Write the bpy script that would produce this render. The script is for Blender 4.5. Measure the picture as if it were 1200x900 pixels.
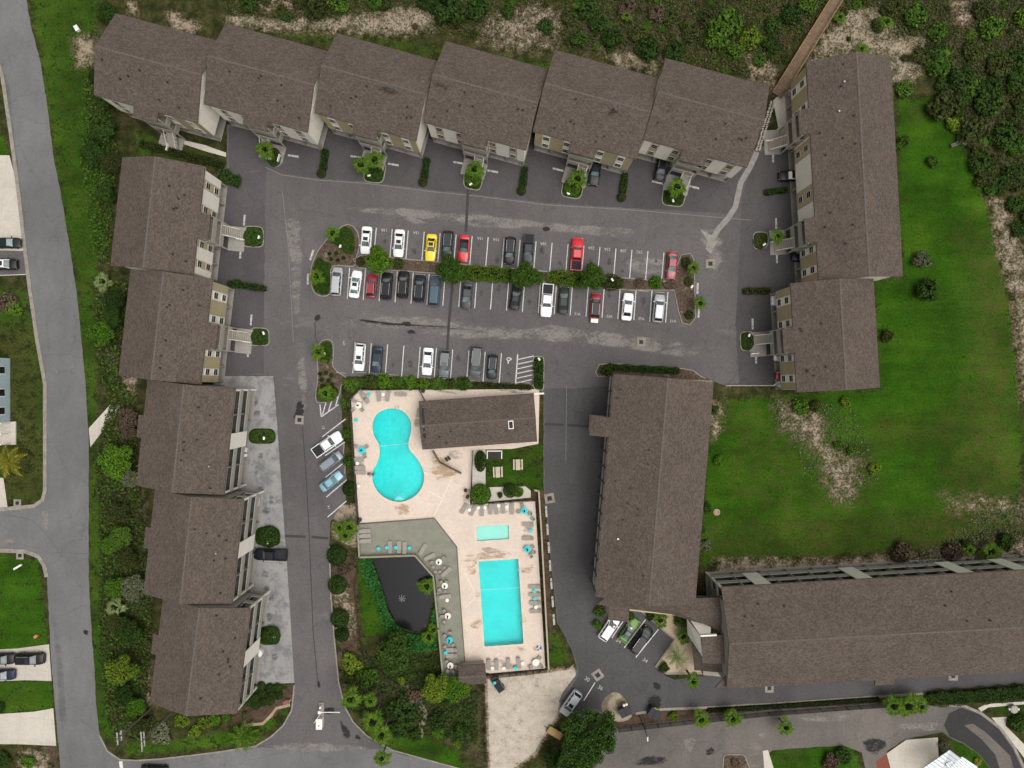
import bpy, bmesh, math, random
import numpy as np
from mathutils import Vector, Matrix
from mathutils.geometry import tessellate_polygon

for o in list(bpy.data.objects):
    bpy.data.objects.remove(o, do_unlink=True)
scene = bpy.context.scene
COL = scene.collection
random.seed(7)
RNG = np.random.default_rng(7)

# ------------------------------------------------------------------ camera, sky, sun, exposure
S = 0.15          # metres on the ground for one pixel of the survey grid
H = 120.0         # flying height of the drone
cam_d = bpy.data.cameras.new('drone_camera')
cam = bpy.data.objects.new('drone_camera', cam_d)
COL.objects.link(cam)
cam.location = (0, 0, H)
cam.rotation_euler = (0, 0, 0)
cam_d.sensor_fit = 'HORIZONTAL'
cam_d.angle = 2 * math.atan(600 * S / H)
cam_d.clip_start = 1.0
cam_d.clip_end = 6000.0
scene.camera = cam

SUN_EL, SUN_AZ = math.radians(72), math.radians(110)     # azimuth clockwise from north
world = bpy.data.worlds.new('World')
scene.world = world
world.use_nodes = True
wn = world.node_tree
for n in list(wn.nodes):
    wn.nodes.remove(n)
w_out = wn.nodes.new('ShaderNodeOutputWorld')
w_bg = wn.nodes.new('ShaderNodeBackground')
w_sky = wn.nodes.new('ShaderNodeTexSky')
w_sky.sky_type = 'NISHITA'
w_sky.sun_disc = False
w_sky.sun_elevation = SUN_EL
w_sky.sun_rotation = SUN_AZ
w_sky.air_density = 1.0
w_sky.dust_density = 6.0
w_sky.ozone_density = 1.0
w_hs = wn.nodes.new('ShaderNodeHueSaturation')
w_hs.inputs['Saturation'].default_value = 0.06
wn.links.new(w_sky.outputs[0], w_hs.inputs['Color'])
wn.links.new(w_hs.outputs[0], w_bg.inputs['Color'])
w_bg.inputs['Strength'].default_value = 0.115
wn.links.new(w_bg.outputs[0], w_out.inputs['Surface'])

sun_d = bpy.data.lights.new('sun', 'SUN')
sun_d.energy = 1.45
sun_d.angle = math.radians(55)
sun_d.color = (1.0, 0.94, 0.86)
sun = bpy.data.objects.new('sun', sun_d)
COL.objects.link(sun)
sd = Vector((math.sin(SUN_AZ) * math.cos(SUN_EL), math.cos(SUN_AZ) * math.cos(SUN_EL), math.sin(SUN_EL)))
sun.rotation_euler = sd.to_track_quat('Z', 'Y').to_euler()
sun.location = (60, -40, 200)

scene.view_settings.view_transform = 'Standard'
scene.view_settings.look = 'None'
scene.view_settings.gamma = 1.0
scene.view_settings.exposure = 0.1
scene.view_settings.use_curve_mapping = False
scene.render.engine = 'CYCLES'

# ------------------------------------------------------------------ coordinates
def W(px, py, z=0.0):
    """world point that stands at height z above survey position px, py"""
    k = S * (H - z) / H
    return Vector(((px - 600) * k, (450 - py) * k, z))

def poly_w(pts, z=0.0):
    return [W(x, y, z) for x, y in pts]

# ------------------------------------------------------------------ materials
MATS = {}
def _nt(name):
    m = bpy.data.materials.new(name)
    m.use_nodes = True
    nt = m.node_tree
    b = nt.nodes['Principled BSDF']
    return m, nt, b

def coords(nt, world_space):
    if world_space:
        g = nt.nodes.new('ShaderNodeNewGeometry')
        return g.outputs['Position']
    t = nt.nodes.new('ShaderNodeTexCoord')
    return t.outputs['Object']

def noise(nt, vec, scale, detail=4, rough=0.6, stretch=None):
    if stretch:
        mp = nt.nodes.new('ShaderNodeMapping')
        mp.inputs['Scale'].default_value = stretch
        nt.links.new(vec, mp.inputs['Vector'])
        vec = mp.outputs[0]
    n = nt.nodes.new('ShaderNodeTexNoise')
    n.inputs['Scale'].default_value = scale
    n.inputs['Detail'].default_value = detail
    n.inputs['Roughness'].default_value = rough
    nt.links.new(vec, n.inputs['Vector'])
    return n.outputs['Fac']

def ramp(nt, fac, stops):
    r = nt.nodes.new('ShaderNodeValToRGB')
    e = r.color_ramp.elements
    while len(e) < len(stops):
        e.new(0.5)
    for i, (p, c) in enumerate(stops):
        e[i].position = p
        e[i].color = (*c, 1) if len(c) == 3 else c
    nt.links.new(fac, r.inputs[0])
    return r.outputs['Color']

def mixc(nt, fac, a, b, mode='MIX'):
    m = nt.nodes.new('ShaderNodeMix')
    m.data_type = 'RGBA'
    m.blend_type = mode
    if hasattr(fac, 'node'):
        nt.links.new(fac, m.inputs[0])
    else:
        m.inputs[0].default_value = fac
    for s, i in ((a, 6), (b, 7)):
        if hasattr(s, 'node'):
            nt.links.new(s, m.inputs[i])
        else:
            m.inputs[i].default_value = (*s, 1)
    return m.outputs[2]

def maprange(nt, v, a, b, c=0.0, d=1.0, smooth=True):
    m = nt.nodes.new('ShaderNodeMapRange')
    if smooth:
        m.interpolation_type = 'SMOOTHSTEP'
    m.inputs[1].default_value = a
    m.inputs[2].default_value = b
    m.inputs[3].default_value = c
    m.inputs[4].default_value = d
    nt.links.new(v, m.inputs[0])
    return m.outputs[0]

def mathn(nt, op, a, b):
    m = nt.nodes.new('ShaderNodeMath')
    m.operation = op
    for s, i in ((a, 0), (b, 1)):
        if hasattr(s, 'node'):
            nt.links.new(s, m.inputs[i])
        else:
            m.inputs[i].default_value = s
    return m.outputs[0]

def bump(nt, b, h, strength=0.3, dist=0.05):
    n = nt.nodes.new('ShaderNodeBump')
    n.inputs['Strength'].default_value = strength
    n.inputs['Distance'].default_value = dist
    nt.links.new(h, n.inputs['Height'])
    nt.links.new(n.outputs[0], b.inputs['Normal'])

def plain(name, c, var=0.18, scale=3.0, rough=0.75, metal=0.0, fine=0.08, world_space=False, coat=0.0, spec=0.4):
    """a colour with broad wear, fine grain and a little relief"""
    if name in MATS:
        return MATS[name]
    m, nt, b = _nt(name)
    v = coords(nt, world_space)
    n1 = noise(nt, v, scale, 5, 0.62)
    n2 = noise(nt, v, scale * 9, 3, 0.6)
    dark = tuple(max(0, x * (1 - var)) for x in c)
    lite = tuple(min(1, x * (1 + var)) for x in c)
    col = ramp(nt, n1, [(0.3, dark), (0.7, lite)])
    g = ramp(nt, n2, [(0.3, (1 - fine,) * 3), (0.7, (1.0,) * 3)])
    col = mixc(nt, 1.0, col, g, 'MULTIPLY')
    nt.links.new(col, b.inputs['Base Color'])
    b.inputs['Roughness'].default_value = rough
    b.inputs['Metallic'].default_value = metal
    b.inputs['Specular IOR Level'].default_value = spec
    b.inputs['Coat Weight'].default_value = coat
    b.inputs['Coat Roughness'].default_value = 0.08
    MATS[name] = m
    return m

def paint(name, c, metal=0.0):
    if name in MATS:
        return MATS[name]
    m = plain(name, c, var=0.06, scale=1.5, rough=0.38, metal=metal, fine=0.03, coat=0.6 if max(c) > 0.15 else 0.15, spec=0.4 if max(c) > 0.15 else 0.25)
    return m

def glass_dark(name, c=(0.012, 0.016, 0.018)):
    if name in MATS:
        return MATS[name]
    m, nt, b = _nt(name)
    v = coords(nt, False)
    n1 = noise(nt, v, 0.9, 2)
    nt.links.new(ramp(nt, n1, [(0.35, tuple(x * .7 for x in c)), (0.65, tuple(x * 1.5 for x in c))]), b.inputs['Base Color'])
    b.inputs['Roughness'].default_value = 0.06
    b.inputs['Specular IOR Level'].default_value = 0.6
    MATS[name] = m
    return m

def shingle():
    if 'shingle' in MATS:
        return MATS['shingle']
    m, nt, b = _nt('shingle')
    v = coords(nt, False)
    mp = nt.nodes.new('ShaderNodeMapping')
    mp.inputs['Scale'].default_value = (4.0, 5.2, 5.2)
    nt.links.new(v, mp.inputs['Vector'])
    vo = nt.nodes.new('ShaderNodeTexVoronoi')
    vo.inputs['Scale'].default_value = 1.0
    vo.inputs['Randomness'].default_value = 1.0
    nt.links.new(mp.outputs[0], vo.inputs['Vector'])
    sep = nt.nodes.new('ShaderNodeSeparateColor')
    nt.links.new(vo.outputs['Color'], sep.inputs[0])
    tab = ramp(nt, sep.outputs[0], [(0.0, (0.071, 0.057, 0.048)), (0.45, (0.093, 0.075, 0.064)), (1.0, (0.126, 0.103, 0.088))])
    hue = ramp(nt, sep.outputs[1], [(0.0, (1.06, 0.98, 0.92)), (1.0, (1.0, 1.0, 0.98))])
    col = mixc(nt, 0.5, tab, hue, 'MULTIPLY')
    n1 = noise(nt, v, 0.22, 4, 0.6)
    col = mixc(nt, 1.0, col, ramp(nt, n1, [(0.3, (0.86, 0.86, 0.86)), (0.7, (1.05, 1.04, 1.02))]), 'MULTIPLY')
    n2 = noise(nt, v, 0.5, 5, 0.7, (0.6, 2.0, 2.0))
    col = mixc(nt, maprange(nt, n2, 0.70, 0.84, 0, 0.4), col, (0.055, 0.047, 0.047))
    nt.links.new(col, b.inputs['Base Color'])
    b.inputs['Roughness'].default_value = 0.92
    b.inputs['Specular IOR Level'].default_value = 0.2
    bump(nt, b, sep.outputs[0], 0.5, 0.04)
    MATS['shingle'] = m
    return m

def asphalt(name, c, patch=0.25, world_scale=0.09, warm=(1.05, 1.0, 0.96), dust=None, dust_lo=0.62, aggregate=0.22):
    if name in MATS:
        return MATS[name]
    m, nt, b = _nt(name)
    v = coords(nt, True)
    n1 = noise(nt, v, world_scale, 6, 0.62)
    n2 = noise(nt, v, 2.6, 4, 0.7)
    n3 = noise(nt, v, 0.5, 5, 0.65, (1, 0.35, 1))
    dark = tuple(x * (1 - patch) for x in c)
    lite = tuple(x * (1 + patch) * w for x, w in zip(c, warm))
    col = ramp(nt, n1, [(0.30, dark), (0.70, lite)])
    col = mixc(nt, 1.0, col, ramp(nt, n2, [(0.3, (1 - aggregate,) * 3), (0.72, (1 + aggregate * .4,) * 3)]), 'MULTIPLY')
    col = mixc(nt, 1.0, col, ramp(nt, n3, [(0.3, (0.9,) * 3), (0.7, (1.06,) * 3)]), 'MULTIPLY')
    # hairline cracks
    vo = nt.nodes.new('ShaderNodeTexVoronoi')
    vo.feature = 'DISTANCE_TO_EDGE'
    vo.inputs['Scale'].default_value = 0.13
    wv = nt.nodes.new('ShaderNodeVectorMath')
    wv.operation = 'ADD'
    nn = nt.nodes.new('ShaderNodeTexNoise')
    nn.inputs['Scale'].default_value = 0.35
    nn.inputs['Detail'].default_value = 5
    nt.links.new(v, nn.inputs['Vector'])
    sc = nt.nodes.new('ShaderNodeVectorMath')
    sc.operation = 'SCALE'
    sc.inputs['Scale'].default_value = 3.0
    nt.links.new(nn.outputs['Color'], sc.inputs[0])
    nt.links.new(v, wv.inputs[0])
    nt.links.new(sc.outputs[0], wv.inputs[1])
    nt.links.new(wv.outputs[0], vo.inputs['Vector'])
    crack = maprange(nt, vo.outputs['Distance'], 0.0, 0.012, 0.35, 0.0)
    col = mixc(nt, crack, col, tuple(x * 0.45 for x in c))
    if dust:
        n4 = noise(nt, v, 0.12, 6, 0.66, (0.5, 1.3, 1))
        col = mixc(nt, maprange(nt, n4, dust_lo, dust_lo + 0.16, 0, 0.55), col, dust)
    nt.links.new(col, b.inputs['Base Color'])
    b.inputs['Roughness'].default_value = 0.9
    b.inputs['Specular IOR Level'].default_value = 0.25
    bump(nt, b, n2, 0.25, 0.02)
    MATS[name] = m
    return m

def concrete(name, c, joint=None, stain=(0.45, 0.30, 0.17), stain_amt=0.35, stain_lo=0.63, rot=0.0, var=0.12):
    if name in MATS:
        return MATS[name]
    m, nt, b = _nt(name)
    v = coords(nt, True)
    n1 = noise(nt, v, 0.16, 6, 0.65)
    n2 = noise(nt, v, 2.2, 4, 0.65)
    col = ramp(nt, n1, [(0.3, tuple(x * (1 - var) for x in c)), (0.7, tuple(min(1, x * (1 + var)) for x in c))])
    col = mixc(nt, 1.0, col, ramp(nt, n2, [(0.3, (0.88,) * 3), (0.7, (1.03,) * 3)]), 'MULTIPLY')
    n3 = noise(nt, v, 0.33, 6, 0.7)
    col = mixc(nt, maprange(nt, n3, stain_lo, stain_lo + 0.14, 0, stain_amt), col, stain)
    if joint:
        mp = nt.nodes.new('ShaderNodeMapping')
        mp.inputs['Rotation'].default_value = (0, 0, rot)
        nt.links.new(v, mp.inputs['Vector'])
        br = nt.nodes.new('ShaderNodeTexBrick')
        br.offset = 0.0
        br.inputs['Scale'].default_value = 1.0
        br.inputs['Brick Width'].default_value = joint
        br.inputs['Row Height'].default_value = joint
        br.inputs['Mortar Size'].default_value = 0.03
        br.inputs['Mortar Smooth'].default_value = 0.2
        nt.links.new(mp.outputs[0], br.inputs['Vector'])
        col = mixc(nt, mathn(nt, 'MULTIPLY', br.outputs['Fac'], 0.45), col, tuple(x * 0.45 for x in c))
    nt.links.new(col, b.inputs['Base Color'])
    b.inputs['Roughness'].default_value = 0.88
    b.inputs['Specular IOR Level'].default_value = 0.25
    MATS[name] = m
    return m

def foliage(name, a, b_, c, trans=0.25):
    """leaves: each leaf its own tint between three colours"""
    if name in MATS:
        return MATS[name]
    m, nt, b = _nt(name)
    g = nt.nodes.new('ShaderNodeNewGeometry')
    oi = nt.nodes.new('ShaderNodeObjectInfo')
    r = mathn(nt, 'ADD', mathn(nt, 'MULTIPLY', g.outputs['Random Per Island'], 0.72), mathn(nt, 'MULTIPLY', oi.outputs['Random'], 0.28))
    col = ramp(nt, r, [(0.05, a), (0.5, b_), (0.95, c)])
    nt.links.new(col, b.inputs['Base Color'])
    b.inputs['Roughness'].default_value = 0.8
    b.inputs['Specular IOR Level'].default_value = 0.12
    b.inputs['Subsurface Weight'].default_value = 0.0
    MATS[name] = m
    return m

# ------------------------------------------------------------------ object helpers
def props(o, label=None, cat=None, group=None, kind=None):
    if label:
        o['label'] = label
    if cat:
        o['category'] = cat
    if group:
        o['group'] = group
    if kind:
        o['kind'] = kind
    return o

def thing(name, label, cat, loc=(0, 0, 0), rz=0.0, group=None):
    o = bpy.data.objects.new(name, None)
    o.empty_display_size = 0.3
    COL.objects.link(o)
    o.location = loc
    o.rotation_euler = (0, 0, rz)
    return props(o, label, cat, group)

def link(name, me, parent=None, loc=(0, 0, 0), rot=(0, 0, 0), scale=None):
    o = bpy.data.objects.new(name, me)
    COL.objects.link(o)
    o.parent = parent
    o.location = loc
    o.rotation_euler = rot
    if scale is not None:
        o.scale = (scale,) * 3 if isinstance(scale, (int, float)) else scale
    return o

def kids(o):
    return CH.get(o.name, [])

class MB:
    """collects faces and builds ONE mesh"""
    def __init__(self):
        self.v, self.f, self.m = [], [], []
    def add(self, vs, fs, mi=0):
        b = len(self.v)
        self.v += [tuple(p) for p in vs]
        self.f += [tuple(i + b for i in f) for f in fs]
        self.m += [mi] * len(fs)
        return self
    def box(self, c, s, rz=0.0, mi=0):
        cx, cy, cz = c
        hx, hy, hz = s[0] / 2, s[1] / 2, s[2] / 2
        ca, sa = math.cos(rz), math.sin(rz)
        vs = []
        for z in (-hz, hz):
            for x, y in ((-hx, -hy), (hx, -hy), (hx, hy), (-hx, hy)):
                vs.append((cx + x * ca - y * sa, cy + x * sa + y * ca, cz + z))
        return self.add(vs, [(3, 2, 1, 0), (4, 5, 6, 7), (0, 1, 5, 4), (1, 2, 6, 5), (2, 3, 7, 6), (3, 0, 4, 7)], mi)
    def quad(self, a, b, c, d, mi=0):
        return self.add([a, b, c, d], [(0, 1, 2, 3)], mi)
    def slab(self, pts, t, mi=0):
        """a flat or sloping face with thickness t downwards"""
        n = len(pts)
        vs = [tuple(p) for p in pts] + [(p[0], p[1], p[2] - t) for p in pts]
        fs = [tuple(range(n)), tuple(range(2 * n - 1, n - 1, -1))]
        for i in range(n):
            j = (i + 1) % n
            fs.append((i, n + i, n + j, j))
        return self.add(vs, fs, mi)
    def prism(self, pts, z0, z1, mi=0):
        return self.slab([(p[0], p[1], z1) for p in ccw(pts)], z1 - z0, mi)
    def tube(self, a, b, r0, r1=None, n=8, mi=0, cap=True):
        r1 = r0 if r1 is None else r1
        a, b = Vector(a), Vector(b)
        d = (b - a)
        q = d.to_track_quat('Z', 'Y') if d.length > 1e-6 else Matrix.Identity(3).to_quaternion()
        vs = []
        for p, r in ((a, r0), (b, r1)):
            for i in range(n):
                t = 2 * math.pi * i / n
                vs.append(p + q @ Vector((r * math.cos(t), r * math.sin(t), 0)))
        fs = [(i, (i + 1) % n, n + (i + 1) % n, n + i) for i in range(n)]
        if cap:
            fs += [tuple(range(n - 1, -1, -1)), tuple(range(n, 2 * n))]
        return self.add(vs, fs, mi)
    def lathe(self, prof, c=(0, 0, 0), n=16, mi=0):
        vs, fs = [], []
        for r, z in prof:
            for i in range(n):
                t = 2 * math.pi * i / n
                vs.append((c[0] + r * math.cos(t), c[1] + r * math.sin(t), c[2] + z))
        for k in range(len(prof) - 1):
            for i in range(n):
                j = (i + 1) % n
                fs.append((k * n + i, k * n + j, (k + 1) * n + j, (k + 1) * n + i))
        fs.append(tuple(range((len(prof) - 1) * n, len(prof) * n)))
        return self.add(vs, fs, mi)
    def mesh(self, name, mats, smooth=False):
        me = bpy.data.meshes.new(name)
        me.from_pydata(self.v, [], self.f)
        for m in (mats if isinstance(mats, (list, tuple)) else [mats]):
            me.materials.append(m)
        if max(self.m, default=0) > 0:
            me.polygons.foreach_set('material_index', self.m)
        if smooth:
            me.polygons.foreach_set('use_smooth', [True] * len(self.f))
        me.update()
        return me
    def build(self, name, mats, parent=None, loc=(0, 0, 0), rot=(0, 0, 0), smooth=False):
        return link(name, self.mesh(name, mats, smooth), parent, loc, rot)

def area2(pts):
    return sum(pts[i][0] * pts[(i + 1) % len(pts)][1] - pts[(i + 1) % len(pts)][0] * pts[i][1] for i in range(len(pts)))

def ccw(pts):
    return list(pts) if area2(pts) > 0 else list(reversed(pts))

def sheet(name, pts, z, mat, holes=(), kind='structure', parent=None, px=True, rough_edge=0.0, seed=1):
    """a flat sheet from survey positions, with optional holes and a worn edge"""
    loops = [[W(*p, z) if px else Vector((p[0], p[1], z)) for p in pts]] + [[W(*p, z) if px else Vector((p[0], p[1], z)) for p in h] for h in holes]
    if px:
        for L in loops:
            for p in L:
                p.x *= H / (H - z)
                p.y *= H / (H - z)
    if rough_edge:
        rr = random.Random(seed)
        new = []
        L = loops[0]
        for i in range(len(L)):
            a, b = L[i], L[(i + 1) % len(L)]
            n = max(1, int((b - a).length / 0.9))
            for k in range(n):
                p = a.lerp(b, k / n)
                new.append(Vector((p.x + rr.uniform(-1, 1) * rough_edge, p.y + rr.uniform(-1, 1) * rough_edge, z)))
        loops[0] = new
    tris = tessellate_polygon(loops)
    vs = [p for L in loops for p in L]
    me = bpy.data.meshes.new(name)
    fs = []
    for t in tris:
        a, b, c = (vs[i] for i in t)
        fs.append(tuple(t) if (b - a).cross(c - a).z > 0 else tuple(reversed(t)))
    me.from_pydata([tuple(p) for p in vs], [], fs)
    me.materials.append(mat)
    me.update()
    o = link(name, me, parent)
    if kind:
        o['kind'] = kind
    return o

def smooth_loop(pts, n=6):
    """closed Catmull-Rom curve through pts"""
    out = []
    m = len(pts)
    for i in range(m):
        p0, p1, p2, p3 = (Vector((*pts[(i + k) % m], 0)) for k in (-1, 0, 1, 2))
        for k in range(n):
            t = k / n
            p = 0.5 * ((2 * p1) + (-p0 + p2) * t + (2 * p0 - 5 * p1 + 4 * p2 - p3) * t * t + (-p0 + 3 * p1 - 3 * p2 + p3) * t ** 3)
            out.append((p.x, p.y))
    return out

def ellipse(cx, cy, rx, ry, rot=0, n=20):
    a = math.radians(rot)
    return [(cx + rx * math.cos(t) * math.cos(a) - ry * math.sin(t) * math.sin(a), cy + rx * math.cos(t) * math.sin(a) + ry * math.sin(t) * math.cos(a)) for t in (2 * math.pi * i / n for i in range(n))]

def inside(poly, x, y):
    c = False
    j = len(poly) - 1
    for i in range(len(poly)):
        xi, yi = poly[i]
        xj, yj = poly[j]
        if (yi > y) != (yj > y) and x < (xj - xi) * (y - yi) / (yj - yi) + xi:
            c = not c
        j = i
    return c

def sdist(poly, X, Y):
    """signed distance (inside positive) of many points to a polygon"""
    P = np.array(poly, float)
    d = np.full(X.shape, 1e9)
    ins = np.zeros(X.shape, bool)
    n = len(P)
    for i in range(n):
        ax, ay = P[i]
        bx, by = P[(i + 1) % n]
        ex, ey = bx - ax, by - ay
        L = ex * ex + ey * ey + 1e-12
        t = np.clip(((X - ax) * ex + (Y - ay) * ey) / L, 0, 1)
        d = np.minimum(d, np.hypot(X - ax - t * ex, Y - ay - t * ey))
        cr = ((ay > Y) != (by > Y)) & (X < (bx - ax) * (Y - ay) / (by - ay + 1e-12) + ax)
        ins ^= cr
    return np.where(ins, d, -d)
# ------------------------------------------------------------------ pools (their outlines are holes in the ground)
POOL_ROUND = smooth_loop([(460, 477.5), (473, 481), (482, 492), (483, 505), (480, 519), (481.5, 527), (490, 537), (497.5, 552), (497, 568), (489, 580.5),
                          (477, 587.5), (466, 589), (454, 586), (443, 578), (436, 565), (436, 552), (441, 542), (444, 531), (443, 521), (437.5, 511),
                          (435.5, 499), (439, 487), (448, 480)], 4)
def rrect(c, r=1.6, n=4):
    out = []
    m = len(c)
    for i in range(m):
        p, a, b = Vector((*c[i], 0)), Vector((*c[i - 1], 0)), Vector((*c[(i + 1) % m], 0))
        u, v = (a - p).normalized() * r, (b - p).normalized() * r
        for k in range(n + 1):
            t = k / n
            q = (p + u) * (1 - t) ** 2 + p * 2 * t * (1 - t) + (p + v) * t * t
            out.append((q.x, q.y))
    return out
POOL_SMALL = rrect([(557, 615.5), (597.5, 613.5), (598, 632.5), (558, 635.5)], 3)
POOL_LONG = rrect([(559.5, 656.8), (608.5, 653.5), (614.8, 755.3), (566.8, 758.8)], 2.5)
POOLS = [POOL_ROUND, POOL_SMALL, POOL_LONG]

# ------------------------------------------------------------------ ground sheet
def graded(lo, hi, step, far):
    core = np.arange(lo, hi + 1e-6, step)
    out = [far, 900, 500, 280, 160]
    neg = [-(x) for x in out if -x < lo - 5]
    pos = [x for x in reversed(out) if x > hi + 5]
    return np.concatenate([neg, core, pos])

LAWN = [   # (polygon, softness in px, amount)
    ([(1052, 118), (1100, 112), (1135, 185), (1160, 255), (1178, 330), (1190, 420), (1198, 520), (1190, 610), (1100, 640), (960, 652), (822, 662), (832, 470), (900, 466), (935, 462), (1033, 456), (1025, 330), (1058, 328)], 8, 1.0),
    ([(-20, 330), (33, 340), (51, 450), (52, 585), (-20, 597)], 3, 0.45),
    ([(-20, 648), (45, 656), (57, 760), (-20, 764)], 2, 0.8),
    ([(-20, 798), (60, 797), (62, 832), (-20, 838)], 2, 0.8),
    ([(-20, 110), (11, 180), (-20, 182)], 2, 0.9),
    ([(34, -10), (120, -10), (100, 110), (118, 220), (112, 340), (112, 500), (124, 700), (135, 870), (114, 860), (104, 675), (104, 512), (90, 350), (70, 225), (45, 60)], 10, 0.72),
    ([(270, 32), (420, 36), (560, 58), (770, 86), (800, 95), (600, 80), (420, 62), (300, 40)], 6, 0.35),
    ([(418, 655), (440, 654), (450, 700), (456, 740), (428, 748), (420, 700)], 5, 0.75),
    ([(452, 868), (470, 860), (500, 862), (535, 880), (548, 905), (460, 884)], 4, 0.75),
    ([(569, 527), (637, 520), (637, 575), (600, 570), (569, 570)], 2, 0.62),
    ([(903, 880), (960, 873), (1000, 874), (1008, 900), (903, 910)], 2, 0.85),
    ([(1112, 864), (1135, 870), (1150, 885), (1168, 906), (1140, 900), (1120, 880)], 2, 0.9),
    ([(812, 884), (828, 884), (833, 910), (812, 910)], 1.5, 0.9), ([(725, 890), (745, 890), (745, 910), (725, 910)], 1.5, 0.9),
    ([(155, 150), (262, 185), (265, 196), (160, 185)], 4, 0.4),
    ([(1150, 822), (1250, 822), (1250, 840), (1165, 838)], 2, 0.5),
    ([(148, 884), (230, 880), (300, 868), (335, 840), (338, 825), (325, 838), (300, 850), (200, 868), (148, 870)], 4, 0.6),
    ([(640, 740), (655, 740), (668, 775), (645, 785)], 3, 0.5),
    ([(528, 830), (565, 810), (568, 880), (540, 890)], 6, 0.25),
]
SAND = [
    ([(268, 18), (330, 22), (400, 20), (470, 8), (505, 12), (508, 34), (470, 40), (400, 36), (330, 34), (270, 30)], 15, 0.95),
    ([(570, 18), (625, 2), (660, 15), (650, 55), (600, 60), (560, 45)], 20, 0.72),
    ([(705, 55), (760, 60), (775, 85), (720, 78)], 15, 0.7),
    ([(300, -10), (360, -10), (355, 18), (300, 14)], 15, 0.55),
    ([(870, 60), (910, 75), (905, 110), (880, 90)], 11, 0.75),
    ([(985, 12), (1030, 8), (1050, 40), (1085, 45), (1080, 85), (1048, 110), (1044, 70), (1000, 62), (950, 75), (960, 50)], 17, 0.85),
    ([(1110, -10), (1150, -10), (1140, 40), (1115, 30)], 13, 0.55), ([(1185, 20), (1215, 20), (1215, 70), (1188, 50)], 13, 0.5),
    ([(1160, 225), (1180, 240), (1200, 300), (1215, 480), (1198, 470), (1188, 350), (1170, 300)], 15, 0.8),
    ([(905, 470), (960, 480), (975, 520), (1010, 545), (1000, 590), (975, 585), (955, 530), (915, 500)], 20, 0.66),
    ([(830, 470), (850, 465), (850, 500), (835, 520)], 10, 0.55),
    ([(836, 655), (980, 655), (1060, 648), (1060, 672), (836, 678)], 10, 0.75),
    ([(1060, 650), (1215, 630), (1215, 668), (1060, 674)], 13, 0.6), ([(1100, 580), (1215, 585), (1215, 610), (1110, 600)], 20, 0.5),
    ([(568, 794), (640, 786), (672, 781), (680, 790), (660, 818), (655, 840), (640, 862), (628, 884), (600, 905), (572, 915)], 5, 1.2),
    ([(85, 45), (112, 40), (110, 75), (88, 80)], 11, 0.8), ([(147, 0), (158, 0), (163, 18), (150, 15)], 6, 0.7), ([(195, 12), (235, 28), (225, 42), (200, 30)], 10, 0.85),
    ([(22, 880), (55, 878), (60, 905), (22, 905)], 8, 0.7),
    ([(160, 790), (175, 790), (178, 830), (165, 820)], 8, 0.6), ([(118, 415), (138, 412), (140, 432), (125, 432)], 6, 0.6), ([(140, 440), (160, 440), (160, 475), (145, 478)], 6, 0.6),
    ([(385, 600), (398, 590), (418, 590), (420, 640), (412, 640), (390, 630)], 4, 0.9),
    ([(388, 690), (410, 680), (420, 740), (405, 750), (395, 745)], 8, 0.55),
]
MULCH = [
    ([(388, 640), (420, 650), (420, 760), (440, 790), (470, 800), (500, 800), (520, 840), (500, 870), (470, 865), (425, 845), (398, 800)], 6, 0.85),
    ([(285, 830), (320, 822), (340, 800), (344, 815), (322, 842), (290, 850), (270, 845)], 4, 0.95),
    ([(120, 480), (165, 470), (180, 700), (180, 830), (150, 860), (140, 760), (125, 600)], 12, 0.6),
    ([(640, 15), (840, 15), (840, 70), (760, 75), (680, 65)], 25, 0.55), ([(1030, -10), (1215, -10), (1215, 230), (1160, 230), (1100, 100)], 25, 0.5),
    ([(700, 836), (900, 829), (1215, 812), (1215, 824), (900, 835), (720, 853)], 3, 0.9),
    ([(605, 575), (637, 575), (650, 760), (641, 760), (628, 587), (605, 587)], 2, 0.9),
    ([(-20, 340), (28, 338), (32, 368), (-20, 372)], 4, 0.6), ([(25, 340), (38, 340), (40, 365), (28, 362)], 2, 0.6),
    ([(535, 800), (566, 800), (566, 900), (540, 880)], 8, 0.55), ([(40, 872), (68, 872), (72, 905), (40, 905)], 4, 0.7),
    ([(1020, 880), (1040, 878), (1045, 905), (1015, 905)], 3, 0.9), ([(912, 480), (980, 480), (990, 560), (940, 560)], 16, 0.4),
]
DRY = [
    ([(1115, 250), (1160, 255), (1205, 300), (1210, 660), (1080, 650), (1090, 540), (1125, 430)], 45, 0.65),
    ([(820, 600), (1200, 585), (1205, 665), (820, 668)], 28, 0.62),
    ([(832, 466), (965, 466), (1040, 560), (990, 640), (900, 620), (850, 590)], 30, 0.5),
    ([(34, -10), (120, -10), (100, 110), (118, 220), (112, 340), (112, 500), (124, 700), (135, 870), (104, 675), (90, 350), (45, 60)], 10, 0.45),
    ([(-20, 380), (40, 380), (52, 500), (52, 590), (-20, 590)], 20, 0.8),
    ([(1050, 118), (1100, 112), (1110, 140), (1060, 150)], 15, 0.6), ([(905, 876), (950, 876), (940, 900), (905, 900)], 12, 0.6),
]
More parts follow.
